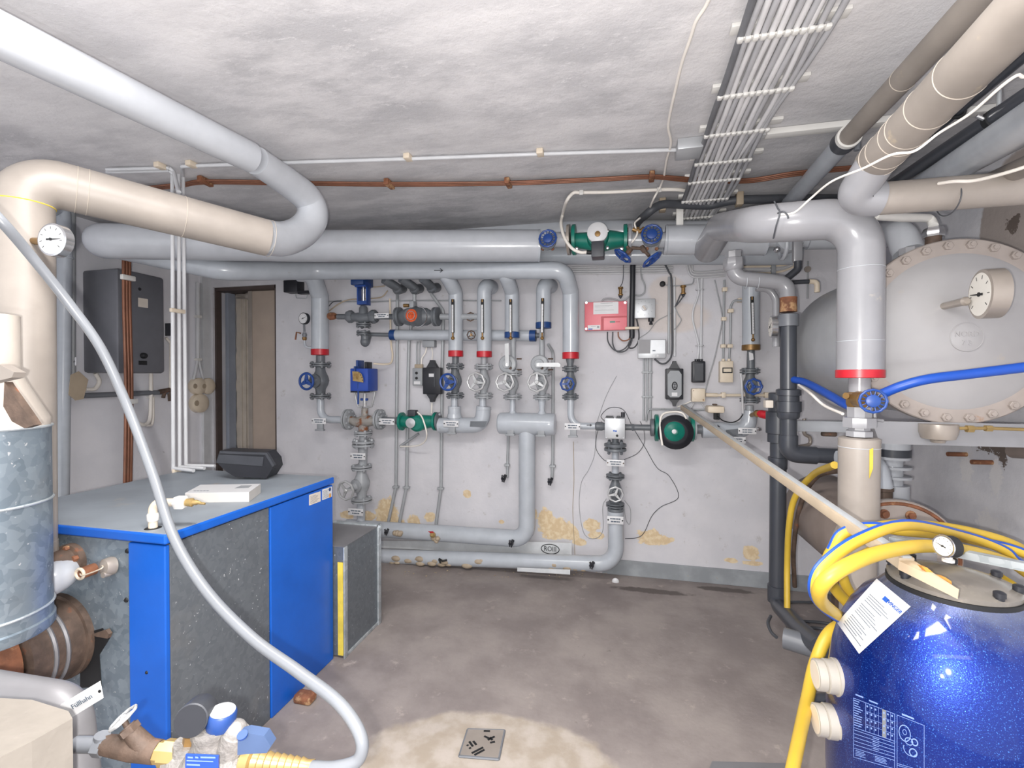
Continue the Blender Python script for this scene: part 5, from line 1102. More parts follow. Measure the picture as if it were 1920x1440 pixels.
def angled(pts, wc_, n, wr, label):
    t = thing('drain_valve', label, 'valve', wc_, 'small blue wheels slanting below the ceiling pump')
    MB().tube(pts, .011, 12).lathe(pts[1], (pts[2]-pts[1]), [(-.015, .018), (.02, .018), (.03, .012)], 8).build('body', 'rust_dark', t)
    wheel(wc_, n, wr, 'blue_wheel', t, 'lobe', .4)
y0 = YD-.10
angled([W(1176, 462, y0), W(1180, 470, y0), W(1173, 478, y0-.02)], W(1167.5, 480, y0-.03), W(1167, 480, y0)-W(1181, 462, y0)+Vector((0, -.01, 0)), S(17.5, y0), 'left small blue wheel slanting down from the ceiling pump')
angled([W(1184, 465, y0), W(1205, 466, y0), W(1217, 480, y0-.02)], W(1222.5, 487, y0-.03), W(1222, 487, y0)-W(1206, 466, y0)+Vector((0, -.01, 0)), S(18.5, y0), 'right small blue wheel slanting down from the ceiling pump')
tag(MB().tube([W(1186, 430, y0), W(1200, 434, y0), W(1208, 428, y0)], .014, 10).lathe(W(1193, 432, y0), XA, [(0, .02), (.02, .02)], 6).build('air_vent', 'brass'), 'brown bleed fitting left of the right dense blue wheel', 'fitting')
# header to the right of the pump
t = thing('header_pipe', 'wide light header section right of the ceiling pump', 'pipe', W(1340, 480, YD))
MB().tube([W(1246, 450, YD), W(1437, 450, YD)], S(27.5, YD, 1340), 34).build('lagging', 'pipe_light', t)
for x in (1250, 1434): MB().torus(W(x, 450, YD), XA, S(27.6, YD, 1340), .003, 36, 6).build('end_bead', 'pipe_grey', t)
t = thing('lever_valve', 'light butterfly valve in the header behind the thick elbow', 'valve', W(1475, 478, YD))
MB().tube([W(1437, 450, YD), W(1516, 450, YD)], S(13, YD, 1475), 24).lathe(W(1478, 450, YD), (0, -1, 0), [(-.05, S(20, YD)), (.03, S(22, YD)), (.05, S(20, YD)), (.055, S(8, YD))], 30).build('body', 'pipe_light', t)
m = MB().bb(W(1488, 491, YD-.14), W(1502, 432, YD-.10), .012).build('lever', 'pipe_white', t)
MB().cyl(W(1495, 498, YD-.11), W(1495, 489, YD-.11), .021, 16).build('cap', 'cream_plastic', t)
MB().torus(W(1468, 462, YD-.03), XA, S(20, YD), .012, 30, 8).build('flange', 'pipe_light', t); MB().sphere(W(1457, 468, YD-.06), .02).build('bolt', 'chrome', t)
tag(MB().tube(fillet([W(1514, 448, YD), W(1600, 446, YD), PY(1690, 438, 2.55), PY(1704, 475, 2.5)], [.12, .09], 8), [S(20, YD, 1550), S(20, YD, 1550), .062, .06], 28).build('header_pipe', 'pipe_light'), 'light header section seen under the thick elbow at the right', 'pipe')
tag(MB().bb(W(1268, 425, YD-.02), PY(1281, 360, YD+.0), .002).build('pipe_hanger', 'white_plastic'), 'flat white strap hanging the right header from the ceiling', 'hanger')
# beige elbow with dark pipes
tag(MB().tube(fillet([W(1474, 523, 3.0), W(1496, 505, 3.0), W(1496, 490, 3.0)], .03), S(6.5, 3.0, 1480), 16).build('plastic_pipe', 'dark_plastic'), 'dark plastic pipe slanting into the beige elbow', 'pipe')
P_([W(1476, 530, 3.1), W(1519, 528, 3.1)], S(4, 3.1, 1500), 'dark_plastic', 'dark level plastic pipe behind the white S bend')
P_([W(1517, 528, 3.1), W(1532, 528, 3.1), W(1532, 548, 3.1)], S(4.6, 3.1, 1520), 'cream_plastic', 'small beige plastic elbow above the tank', bend=.03)
# ---------------------------------------------------------------- left wall
def L(px, py, off=.03): return PX(px, py, XL+off)
t = thing('heater_cabinet', 'flat dark grey metal cabinet on the left wall', 'cabinet', PX(260, 700, XL+.33))
a, b = PX(220, 502, XL+.33), PX(310, 701, XL+.33); zt, zb = a.z, PX(220, 699, XL+.33).z
MB().bb((XL+.001, a.y, zb), (XL+.33, b.y, zt), .02).build('housing', 'heater_grey', t)
X0 = XL+.331
MB().lathe(PX(268, 667, X0), (1, 0, 0), [(0, .022), (.02, .02), (.03, .014)], 20).build('knob', 'ink', t)
MB().bb(PX(260, 684, X0), PX(275, 677, X0)+Vector((.004, 0, 0))).build('badge', 'ink', t, 0)
MB().bb(PX(259, 575, X0), PX(277, 561, X0)+Vector((.002, 0, 0))).build('sticker', 'paper_aged', t, 0)
MB().lathe(PX(262, 542, X0), (1, 0, 0), [(0, .012), (.003, .01)], 12).build('lock', 'ink', t)
def lw(pts, r, label, mat='conduit', off=.04, cat='pipe', bend=.12, sp=False, name='pipe', group=None):
    q = [PX(p[0], p[1], XL+(p[2] if len(p) > 2 else off)) for p in pts]; return tag(MB().tube(spline(q) if sp else fillet(q, bend), r, 16).build(name, mat), label, cat, group)
lw([(96, 392, .12), (118, 392, .12), (121, 470, .12), (115, 955, .12)], .042, 'wider grey upright pipe on the left wall beside the riser', 'pipe_grey', bend=.2)
lw([(100, 378, .06), (137, 388, .06), (137, 700, .06)], .016, 'slim grey upright pipe right of the wider one on the left wall', bend=.1); lw([(97, 470), (99, 940)], .02, 'slim pipe just right of the fat riser', off=.08)
tag(MB().torus(PX(121, 483, XL+.12), ZA, .043, .006, 24, 6).build('pipe_clamp', 'pipe_grey'), 'clamp ring on the wider pipe below the dial thermometer', 'clamp')
q = PX(141, 678, XL+.2); t = thing('name_plate', 'white name plate lettered in front of the pipe by the cabinet', 'sign', q)
MB().box(q, (.15, .004, .055), (Vector((.85, -.52, 0)).normalized(), Vector((.52, .85, 0)).normalized(), ZA), .001).build('plate', 'tag_white', t)
e = Vector((.85, .52, 0)).normalized()
text('lettering', 'Boiler', .028, q+Vector((.004, -.004, 0)), (.85, -.52, 0), ZA, 'print', t)
for s in (-1, 1): MB().lathe(q+Vector((.85, -.52, 0)).normalized()*.065*s+Vector((-.5, -.85, 0))*.004, (-.5, -.85, 0), [(0, .005), (.002, .005)], 8).build('rivet', 'ink', t)
tag(MB().prism([PX(x, y, XL+.16) for x, y in ((132, 703), (147, 696), (165, 712), (156, 748), (141, 751), (128, 740))], (1, 0, 0), .004).build('cardboard_scrap', 'batten', smooth=0), 'torn piece of cardboard tucked under the white plate', 'cardboard')
lw([(157, 742), (315, 735)], .02, 'thin level pipe below the grey cabinet', 'pvc_mid'); lw([(179, 700), (186, 715), (178, 729), (160, 730)], .014, 'small white hook of cable under the cabinet', 'cable_white', cat='cable', sp=True)
lw([(283, 700), (283, 745), (281, 785), (272, 796), (260, 794)], .014, 'white cable hanging under the right half of the cabinet', 'cable_white', cat='cable', sp=True); lw([(287, 745), (286, 792), (275, 798)], .010, 'second thin white cable under the cabinet', 'cable_white', cat='cable', sp=True)
tag(MB().bb(PX(274, 746, XL+.001), PX(291, 743, XL+.03)).build('cable_clip', 'white_plastic'), 'small white clip on the cable under the cabinet', 'clip')
tag(MB().tube([L(298, 735, .05), L(318, 731, .05)], .02, 10).tube([L(309, 732, .05), L(306, 746, .05)], .014, 8).tube([L(317, 735, .05), L(318, 752, .05)], .012, 8).build('pipe_valve', 'rust_dark'), 'rusty little valve at the right end of the level pipe', 'valve')
# copper tubes
XC = -3.35
def cop(x, q, lab):
    pts = [PX(x, 400, XC), PX(x, 560, XC), PX(x+4, 740, XC), PX(x+q, 960, XC)]
    return tag(MB().tube(spline(pts), .0105, 14).build('copper_pipe', 'copper'), lab, 'pipe', 'copper pipes in front of the left wall')
cop(232, 1, 'left of the copper pipes dropping behind the boiler'); cop(237.5, 1.5, 'middle of the copper pipes dropping behind the boiler'); cop(243, 1, 'right of the copper pipes dropping behind the boiler')
for y, x in ((521, 240), (753, 244)): tag(MB().box(PX(x, y, XC+.02), (.03, .09, .035), None, .006).build('pipe_clip', 'white_plastic'), ('upper' if y < 600 else 'lower')+' white clip holding the copper pipes', 'clip')
# white conduits in front, ending on the boiler lid
XW = BX0-.02
for k, (x, dx, lab) in enumerate(((323, 2, 'left'), (335, 2, 'middle'), (343, 6, 'right'))):
    top = PX(x, 372, XW); a = PX(x+dx, 884-3*k, XW); z1 = BZ+.01; b = Vector((a.x, a.y, z1+.012)); c = b+Vector((.16, .03*k-.02, -.004))
    pts = [PX(x, 318 if k < 2 else 308, XW)+Vector((0, 0, 0)), a, b, c]
    tag(MB().tube(fillet(pts, .04), .0095, 14).build('conduit', 'conduit_white'), lab+' of three white conduits standing behind the boiler', 'conduit', 'three white conduits behind the boiler')
for y, x in ((583, 333), (881, 337)): tag(MB().box(PX(x, y, XW+.01), (.02, .085, .022), None, .004).build('conduit_clip', 'cream_plastic'), ('upper' if y < 600 else 'lower')+' cream clip bar across the three white conduits', 'clip')
# sockets and small things near the corner
def plaque(x, y, s, lab, name='socket'):
    t = thing(name, lab, 'socket', L(x, y+s, .0), 'round beige sockets near the doorway')
    MB().lathe(L(x, y, .0), (1, 0, 0), [(0, s), (.05, s), (.065, s*.8), (.07, s*.3)], 22).build('body', 'cream_plastic', t); MB().lathe(L(x, y, .07), (1, 0, 0), [(0, s*.3), (.004, s*.25)], 12).build('slot', 'batten', t)
plaque(366, 724, .075, 'left round beige socket by the doorway'); plaque(383, 724, .075, 'right round beige socket by the doorway'); plaque(369, 756, .085, 'lower round beige socket by the doorway')
lw([(371, 530), (371, 590), (371, 672)], .018, 'thin white conduit above the beige sockets', 'conduit_white', .02, 'conduit'); lw([(371, 672), (368, 690), (363, 712)], .012, 'left branch of the white conduit to the sockets', 'conduit_white', .02, 'conduit'); lw([(372, 672), (376, 690), (381, 712)], .012, 'right branch of the white conduit to the sockets', 'conduit_white', .02, 'conduit')
for y in (594, 674): tag(MB().bb(L(364, y+2, .0), L(379, y-2, .04)).build('conduit_clip', 'white_plastic'), ('upper' if y < 600 else 'lower')+' clip on the thin conduit by the doorway', 'clip')
tag(MB().bb(L(311, 630, .0), L(320, 606, .06)).build('switch_box', 'dark_plastic'), 'small dark box right of the grey cabinet', 'switch')
lw([(311, 633), (320, 643), (319, 735)], .01, 'thin cable below the small dark box', 'cable_white', cat='cable', bend=.02)
struct(MB().bb((XL, D-.09, 0), (XL+.03, D-.001, ZC)).build('trim_3', 'conduit_white', smooth=0))
# ---------------------------------------------------------------- ceiling services
ZK = ZC-.016
def C_(px, py, dz=.016): return PZ(px, py, ZC-dz)
for k, lab in ((0, 'front'), (1, 'rear')):
    tag(MB().tube([C_(200, 318+k*5), C_(318, 315+k*5)], .009, 10).tube(fillet([C_(318, 315+5*k), C_(326, 322+5*k, .03), C_(334+k*2, 360, .2)], .05), .009, 10).build('conduit', 'conduit_white'), lab+' white conduit on the ceiling above the fat pipe', 'conduit')
t = thing('conduit', 'long white conduit across the ceiling above the headers', 'conduit', C_(800, 297))
MB().tube(fillet([PX(343, 330, XW), C_(341, 312), C_(510, 306), C_(765, 298), C_(1010, 289), C_(1268, 281)], .03), .0095, 12).build('tube', 'conduit_white', t)
for x, y, lab in ((300, 311, 'first'), (359, 308, 'second'), (513, 303, 'third'), (765, 295, 'fourth'), (1013, 286, 'fifth')):
    t = thing('conduit_clip', lab+' clip from the left on the ceiling conduit', 'clip', C_(x, y), 'clips along the ceiling conduit'); MB().box(C_(x, y, .014), (.035, .05, .028), None, .005).build('block', 'cream_plastic', t)
for k, lab in ((0, 'upper'), (1, 'middle'), (2, 'lower')):
    pts = [C_(262, 352+k*3, .02), C_(340, 344+k*3, .02), C_(390, 338+3*k, .02), C_(560, 341+k*2.6, .02), C_(740, 343+k*2.6, .02), C_(950, 341+k*2.6, .02), C_(1120, 334+k*2.6, .02), C_(1220, 329+k*2.6, .02), C_(1300, 334+k*3.4, .02), C_(1400, 336+k*3, .02), C_(1480, 324+k*3.2, .02), C_(1560, 315+k*3.2, .02), C_(1600, 312+k*3, .02)]
    tag(MB().tube(spline(pts, 6), .0062, 10).build('copper_pipe', 'copper'), lab+' of three copper pipes across the ceiling', 'pipe', 'copper pipes across the ceiling')
for x, y, lab in ((385, 340, 'leftmost'), (730, 345, 'second'), (953, 343, 'third'), (1222, 331, 'rightmost')): tag(MB().box(C_(x, y, .02), (.03, .09, .036), None, .006).build('pipe_clip', 'rust'), lab+' rusty clip on the ceiling copper pipes', 'clip')
# flat bundle of ceiling cables with clip combs
cabs = []
N = 12
rows = [62, 168, 240, 293, 328, 370, 402]
for k in range(N):
    x0 = .375+k*(.255/(N-1)); m = MB(); r = .0105 if k else .012
    random.seed(40+k); pts = []
    for j in range(16):
        y = -.1+(D-.03+.1)*j/15; pts.append((x0+random.uniform(-.0035, .0035)+(.0 if k < N-3 else .012*math.sin(j*1.3+k)), y, ZC-.034+random.uniform(-.003, .003)))
    pts[-1] = (pts[-1][0], D-.03, ZC-.034)
    names = ('first, dark edge cable', 'second', 'third', 'fourth', 'fifth', 'sixth', 'seventh', 'eighth', 'ninth', 'tenth', 'eleventh', 'twelfth')
    tag(m.tube(spline(pts, 4)+[Vector((x0, D-.02, ZC-.2))], r, 10).build('cable', ('bundle_dark', 'bundle_grey', 'bundle_pale', 'bundle_grey', 'bundle_pale', 'bundle_pale', 'bundle_grey', 'bundle_pale', 'bundle_grey', 'bundle_pale', 'bundle_grey', 'bundle_grey')[k]), names[k]+' of the flat ceiling bundle counted from the left', 'cable', 'grey cables of the ceiling bundle')
for j, py in enumerate(rows):
    F_ = 1.15*880/(709-py); yy = PZ(1410, py, ZC-.03).y if j < 5 else PZ(1335, py, ZC-.03).y
    t = thing('clip_row', ('nearest', 'second nearest', 'third nearest', 'fourth nearest', 'third farthest', 'second farthest', 'farthest')[j]+' white clip row across the ceiling cables', 'clip', (.5, yy, ZC), 'white clip rows on the ceiling cables')
    MB().bb((.345, yy-.022, ZC-.016), (.69, yy+.022, ZC-.001), .003).build('rail', 'white_plastic', t)
    m = MB()
    for k in range(N): m.box((.375+k*(.255/(N-1)), yy, ZC-.047), (.019, .024, .014), None, .005)
    m.box((.5025, yy, ZC-.044), (.275, .012, .006)); m.build('clip_bar', 'white_plastic', t)
# junction box and trunking
t = thing('junction_box', 'white junction box on the ceiling left of the cable bundle', 'box', C_(1298, 266)); a, b = C_(1272, 279, .05), C_(1322, 253, .05)
yj = C_(1290, 276, .05).y
MB().bb((C_(1272, 272, .05).x, yj, ZC-.055), (C_(1320, 272, .05).x, yj+.13, ZC-.001), .006).build('housing', 'alu', t)
tag(MB().bb((C_(1318, 270, .03).x, yj+.02, ZC-.022), (C_(1436, 262, .03).x, yj+.05, ZC-.003)).build('trunking', 'cable_pale'), 'short pale trunking crossing above the ceiling cables', 'trunking')
tag(MB().bb((C_(1435, 258, .03).x, yj+.0, ZC-.03), (XR-.02, yj+.05, ZC-.002), .003).build('trunking', 'white_plastic'), 'long white trunking on the ceiling right of the cable bundle', 'trunking')
# wavy white cable from the ceiling to the pump
pts = [C_(1345, -40), C_(1325, 8), C_(1305, 40), C_(1295, 70), C_(1278, 120), C_(1266, 170), C_(1256, 215), C_(1253, 240), C_(1258, 268), C_(1250, 300), C_(1245, 330), C_(1238, 350), PZ(1226, 372, ZC-.08), W(1214, 398, YD-.05), W(1196, 412, YD-.08), W(1190, 420, YD-.1), W(1195, 436, YD-.11), W(1190, 448, YD-.11), W(1183, 456, YD-.1)]
tag(MB().tube(spline(pts), .006, 10).build('loose_cable', 'cable_white'), 'loose wavy white cable hanging from the ceiling to the pump', 'cable')
# black ceiling cable
t = thing('black_cable', 'thick black cable bowed along the ceiling near the back wall', 'cable', C_(1300, 384, .05))
MB().tube(spline([W(1186, 470, 3.58), W(1192, 425, 3.5), PZ(1212, 402, ZC-.1), PZ(1240, 384, ZC-.05), PZ(1280, 384, ZC-.04), PZ(1330, 385, ZC-.04), PZ(1375, 376, ZC-.04), PZ(1450, 373, ZC-.04), PZ(1570, 372, ZC-.04)]), .026, 16).build('sheath', 'cable_dark', t)
for x, y in ((1242, 385), (1386, 374)): MB().box(PZ(x, y, ZC-.04), (.04, .06, .08), None, .004).build('bracket', 'batten', t)
# ---------------------------------------------------------------- right hand ceiling pipes
def seamed(name, label, pts, r, mat, seams, smat, cat='pipe'):
    t = thing(name, label, cat, pts[-1]); MB().tube(pts, r, 32).build('lagging', mat, t)
    m = MB(); a, b = Vector(pts[0]), Vector(pts[1]); n = (b-a).normalized()
    for s in seams: MB().torus(a+(b-a)*s, n+Vector((0, .1, .05)), r, .0016, 36, 6).build('seam', smat, t)
    return t
g0, g1, g2 = PF(1900, -72, 1.08), PF(1590, 258, 1.98), PF(1470, 392, 3.0)
g0 = g0+(g0-g1)*1.4
t = seamed('ceiling_pipe', 'thinner grey pipe slanting across the ceiling with a white ringed sleeve', [g0, g1], .0385, 'lagging_brown', (.8,), 'seam_pale')
d1 = (g1-g0).normalized()
MB().lathe(g1-d1*.02, d1, [(0, .047), (.02, .048), (.022, .041)], 30).build('white_ring', 'white_plastic', t); MB().lathe(g1, d1, [(0, .049), (.06, .049), (.065, .045)], 30).build('dark_sleeve', 'pvc_dark', t)
MB().tube([g1+d1*.04, g2], .043, 28).build('far_section', 'pipe_grey', t)
b0, b1 = PF(1968, -28, .86), PF(1640, 305, 1.52); H0 = PF(1611, 372, 1.60)
b0 = b0+(b0-b1)*1.6
Yh = H0.y; H1 = PY(1925, 374, Yh)
t = seamed('ceiling_pipe', 'broad stained pipe slanting to an elbow at the upper right', [b0, b1], .058, 'lagging_brown', (.2, .45, .754, .827, .885, .908, .954, .98), 'seam_pale')
MB().tube(fillet([b1-(b1-b0).normalized()*.02, PY(1598, 372, Yh), PY(1650, 373, Yh)], .075, 12), .0565, 30).build('elbow', 'pipe_white', t)
MB().tube([PY(1645, 373, Yh), Vector((XR, Yh, PY(1645, 373, Yh).z))], .0525, 30).build('wall_run', 'lagging_cream', t)
MB().torus(PY(1778, 373, Yh), (1, .1, 0), .053, .002, 36, 6).build('wire_tie', 'cable_dark', t)
def along(pa, fa, pb, fb, r, label, mat, ext=0, name='ceiling_pipe'):
    a, b = PF(*pa, fa), PF(*pb, fb); return tag(MB().tube([a-(b-a)*ext, b], r, 24).build(name, mat), label, 'pipe')
t = thing('ceiling_pipe', 'dark slim plastic pipe just right of the broad stained pipe', 'pipe', PF(1631, 344, 2.35))
MB().tube([PF(1960, 70, 1.25)*2.3-PF(1622, 350, 2.35)*1.3, PF(1622, 350, 2.35)], .019, 20).build('pipe', 'pvc_dark', t); MB().torus(PF(1795, 208, 1.62), PF(1622, 350, 2.35)-PF(1960, 70, 1.25), .022, .006, 24, 6).build('clamp', 'ink', t)
t = thing('ceiling_pipe', 'dark plastic pipe with a steel clamp in the upper right corner', 'pipe', PF(1672, 348, 2.4))
a, b = PF(1975, 148, 1.25), PF(1660, 354, 2.4); MB().tube([a+(a-b)*1.0, b], .026, 22).build('pipe', 'pvc_dark', t); c = PF(1866, 221, 1.5); MB().lathe(c-(b-a).normalized()*.015, b-a, [(0, .031), (.03, .031)], 26).build('clamp', 'ink', t)
for s in (-1, 1): MB().tube([c+Vector((.03*s, 0, 0)), c+Vector((.05*s, 0, .012))], .006, 8).build('clamp_bolt', 'chrome', t)
MB().tube([PF(1873, 205, 1.5), PF(1873, 168, 1.5)], .006, 8).build('threaded_rod', 'conduit', t)
along((1990, 192), 1.1, (1726, 352), 2.1, .052, 'wide light grey pipe in the upper right corner', 'pipe_grey', 1.2)
along((1990, 285), 1.15, (1830, 350), 1.9, .030, 'brownish pipe lowest in the upper right corner', 'lagging_brown', 1.2)
tag(MB().tube(spline([PF(1990, 105, .95)*2.2-PF(1900, 145, 1.0)*1.2+Vector((.1, -.4, .1)), PF(1990, 105, .95), PF(1900, 145, 1.0), PF(1820, 212, 1.12), PF(1760, 250, 1.22), PF(1715, 283, 1.27), PF(1672, 290, 1.30), PF(1620, 315, 1.38), PF(1560, 340, 1.5), PF(1520, 372, 1.62), PF(1490, 398, 1.60), PF(1464, 402, 1.62)]), .0034, 8).build('loose_cable', 'cable_white'), 'thin beige cable drooping across the right ceiling pipes', 'cable')
tag(MB().tube(spline([Vector((XR, 1.0, 2.3)), PF(2040, 285, 1.2), PF(1990, 290, 1.2), PF(1900, 320, 1.3), PF(1830, 338, 1.4), PF(1790, 340, 1.45), PF(1760, 344, 1.5)]), .005, 8).build('loose_cable', 'cable_white'), 'thin beige cable lying on the elbow run at the right', 'cable')
tag(MB().tube([PF(1608, 250, 2.0), PF(1607, 282, 2.0)], .012, 10).build('hanger_rod', 'pvc_mid'), 'short hanger rod between the two slanting ceiling pipes', 'hanger')
# ---------------------------------------------------------------- column with the thick elbow
FC = 1.75
c0 = PF(1612, 560, FC); YC = c0.y
def K(px, py): return PY(px, py, YC)
kx = K(1612, 700).x
def KZ(py): return Vector((kx, YC, K(1612, py).z))
jb = W(1326, 468, YD)
zc = K(1560, 411).z
pts = [KZ(697), Vector((kx, YC, zc)), Vector((K(1430, 411).x, YC, zc)), W(1352, 425, 2.75), jb]
t = thing('riser_pipe', 'fat white lagged riser with thick elbow in front of the tank', 'pipe', KZ(980))
MB().tube(fillet(pts, [.125, .2, .14], 12), [.0735, .0735, .0735, .0735, .073, .072, .078, .084], 36).build('lagging', 'pipe_white', t)
a, b = KZ(709), KZ(694); MB().lathe(a, ZA, [(0, .073), (.002, .0765), (b.z-a.z, .0765), (b.z-a.z+.002, .073)], 36).build('red_band', 'red_band', t)
for y in (505, 640): MB().torus(KZ(y), ZA, .0735, .0012, 36, 6).build('seam', 'pipe_light', t)
MB().cyl(KZ(760), KZ(706), .034, 28).build('neck', 'pipe_white', t)
m = MB().tube(spline([PF(1452, 378, 1.68), PF(1458, 390, 1.62), PF(1462, 400, 1.60), PF(1455, 425, 1.62), PF(1450, 447, 1.66)]), .0028, 8).tube(spline([PF(1458, 400, 1.60), PF(1468, 397, 1.60), PF(1476, 403, 1.59), PF(1478, 410, 1.59)]), .0028, 8)
m.build('wire_tie', 'cable_dark', t)
for x, y in ((1352, 418), (1391, 417)): pass
m = MB(); m.lathe(KZ(818), ZA, [(0, .044), (.02, .044), (.024, .036), (.032, .036), (.034, .054), (.052, .056), (.07, .054), (.072, .040), (.11, .042)], 8)
m.build('union_nut', 'pipe_white', t)
MB().lathe(KZ(1010), ZA, [(0, .064), (KZ(822).z-KZ(1010).z, .066), (KZ(820).z-KZ(1010).z, .058)], 36).build('lower_lagging', 'lagging_cream', t)
m = MB(); m.prism([Vector((kx+.004, YC-.0665, KZ(y).z)) for y in (838, 890)]+[Vector((kx+.016, YC-.0645, KZ(y).z)) for y in (872, 835)], (0, -1, 0), .002); m.build('yellow_foam', 'yellow_foam', t, 0)
MB().torus(KZ(838), ZA, .066, .0015, 36, 6).build('upper_seam', 'pipe_light', t)
MB().cyl(Vector((kx, YC, .02)), KZ(1010), .058, 30).build('foot', 'lagging_cream', t)
t = thing('stop_valve', 'brass stop valve with a dense blue wheel on the fat riser', 'valve', KZ(770))
MB().lathe(KZ(765), ZA, [(0, .036), (.015, .042), (.045, .042), (.06, .034)], 20).tube([KZ(752), PF(1610, 748, FC-.05), PF(1622, 750, FC-.09)], .028, 18).tube([KZ(744), PF(1586, 742, FC-.03)], .012, 12).build('body', 'brass', t)
wheel(PF(1637, 752, FC-.12), (CAM-PF(1637, 752, FC))+Vector((.5, 0, .0)), .042, 'blue_wheel', t, 'dense')
tag(MB().tube(spline([PF(1489, 712, 2.4), PF(1510, 717, 2.3), PF(1545, 735, 2.1), PF(1585, 758, 1.9), PF(1600, 762, 1.85)]), .0175, 18).build('blue_hose', 'hose_blue'), 'blue hose section left of the fat riser', 'hose')
tag(MB().tube(spline([PF(1655, 738, 1.66), PF(1690, 724, 1.62), PF(1740, 711, 1.58), PF(1820, 701, 1.55), PF(1960, 684, 1.5), PF(2100, 668, 1.42), Vector((XR, 1.15, 1.6))]), .0165, 18).build('blue_hose', 'hose_blue'), 'long blue hose crossing the front of the big tank', 'hose')
tag(MB().tube(spline([PF(1498, 722, 2.3), PF(1520, 738, 2.1), PF(1545, 760, 2.0), PF(1580, 776, 1.85)]), .006, 10).build('white_wire', 'cable_white'), 'white wire under the blue hose left of the riser', 'cable')
# ---------------------------------------------------------------- big tank
FT = 1.78; ct = PF(1795, 622, FT); YT = ct.y; RF = 174*FT/880
t = thing('tank', 'big pale grey horizontal pressure tank with a bolted front cover', 'tank', ct-Vector((0, 0, RF)))
RB = .325
MB().lathe(ct+Vector((0, .06, 0)), YA, [(0, RB), (.72, RB), (.80, RB*.94), (.88, RB*.7), (.92, RB*.3), (.93, .01)], 72).build('shell', 'tank_body', t)
MB().lathe(ct+Vector((0, .02, 0)), YA, [(-.022, RF*.86), (-.022, RF-.004), (-.018, RF), (0, RF), (.001, RF-.02), (.002, RF-.001), (.02, RF-.001), (.024, RB), (.07, RB)], 80).build('flange_ring', 'tank_flange', t)
MB().lathe(ct, (0, -1, 0), [(-.01, RF*.84), (.002, RF*.84), (.008, RF*.80), (.022, RF*.62), (.034, RF*.4), (.04, RF*.15), (.041, .005)], 72).build('cover', 'tank_white', t)
NB = 28
for k in range(NB):
    an = 2*PI*(k+.5)/NB; p = ct+Vector((math.cos(an)*RF*.93, -.001, math.sin(an)*RF*.93))
    MB().lathe(p, (0, -1, 0), [(0, .0165), (.012, .0165), (.014, .0145)], 6).lathe(p+Vector((0, -.013, 0)), (0, -1, 0), [(0, .009), (.006, .008)], 12).build('bolt', 'tank_flange', t)
pc = PY(1811, 632, YT-.036); pl = MB().lathe(pc, (0, -1, 0), [(0, .054), (.004, .054), (.006, .050)], 40).build('maker_plate', 'tank_white', t)
MB().torus(pc+Vector((0, -.005, 0)), (0, -1, 0), .052, .0022, 44, 6).build('plate_rim', 'tank_white', t)
text('plate_lettering', 'NORD', .027, pc+Vector((0, -.0068, .010)), XA, ZA, 'tank_white', t, ext=.0015); text('plate_year', '7 3', .025, pc+Vector((0, -.0068, -.022)), XA, ZA, 'tank_white', t, ext=.0015)
MB().lathe(PY(1755, 420, YT+.16)-Vector((0, 0, .05)), ZA, [(0, .04), (.03, .04)], 8).build('nozzle_nut', 'rust_dark', t) if False else None
nz = Vector((PY(1750, 440, YT+.07).x, YT+.07, ct.z+RB-.02))
MB().cyl(nz, nz+Vector((0, 0, .10)), .026, 20).build('nozzle', 'rust_dark', t); MB().lathe(nz+Vector((0, 0, .075)), ZA, [(0, .034), (.02, .036), (.036, .03)], 6).build('nozzle_nut', 'chrome', t)
MB().lathe(PY(1705, 466, YT+.3)-Vector((0, 0, .03)), ZA, [(0, .04), (.03, .04)], 8).build('side_nut', 'pipe_white', t)
P_([PF(1640, 404, 1.72), PF(1690, 408, 1.8), PF(1745, 409, 1.88), nz+Vector((0, 0, .12))], .016, 'white_plastic', 'cream plastic pipe under the elbow run, ending over the tank', bend=.03)
t = thing('dial_gauge', 'large tilted dial gauge standing off the front of the big tank', 'gauge', PF(1850, 600, 1.6))
gp = PF(1838, 552, 1.60); gn = Vector((-.985, .17, 0)).normalized()
gauge(gp, gn, .083, t, 'gauge_case', 'gauge_face', .055, PI-.1, ticks=8)
MB().cyl(gp-gn*.045, gp-gn*.045+Vector((0, .24, 0)), .012, 12).lathe(PF(1806, 566, 1.66), (0, -1, 0), [(-.16, .012), (0, .014), (.012, .016), (.02, .01)], 16).build('stem', 'gauge_case', t)
# frame carrying the tank
t = thing('support_stand', 'white painted steel beam frame carrying the big tank', 'frame', PY(1780, 835, YT-.03))
yb = YT-.02
MB().prism([PY(1634, 788, yb), PY(1660, 790, yb), Vector((XR, yb, PY(1660, 791, yb).z)), Vector((XR, yb, PY(1660, 832, yb).z)), PY(1650, 832, yb)], YA, .05).build('front_beam', 'pipe_white', t, 0)
MB().bb(PY(1494, 809, YT+.75), Vector((XR, YT+.8, PY(1494, 789, YT+.75).z)), .003).build('rear_beam', 'pipe_light', t)
MB().tube([PY(1640, 774, yb), PY(1640, 788, yb)], .006, 8).tube([PY(1640, 787, yb), PY(1656, 789, yb)], .006, 8).build('hook', 'pipe_white', t)
q = ct-Vector((.02, -.03, RF-.015)); MB().lathe(PY(1759, 800, YT-.04), (0, 0, -1), [(-.01, .058), (.02, .058), (.045, .05), (.05, .024), (.06, .02)], 32).build('foot_cup', 'gauge_case', t)
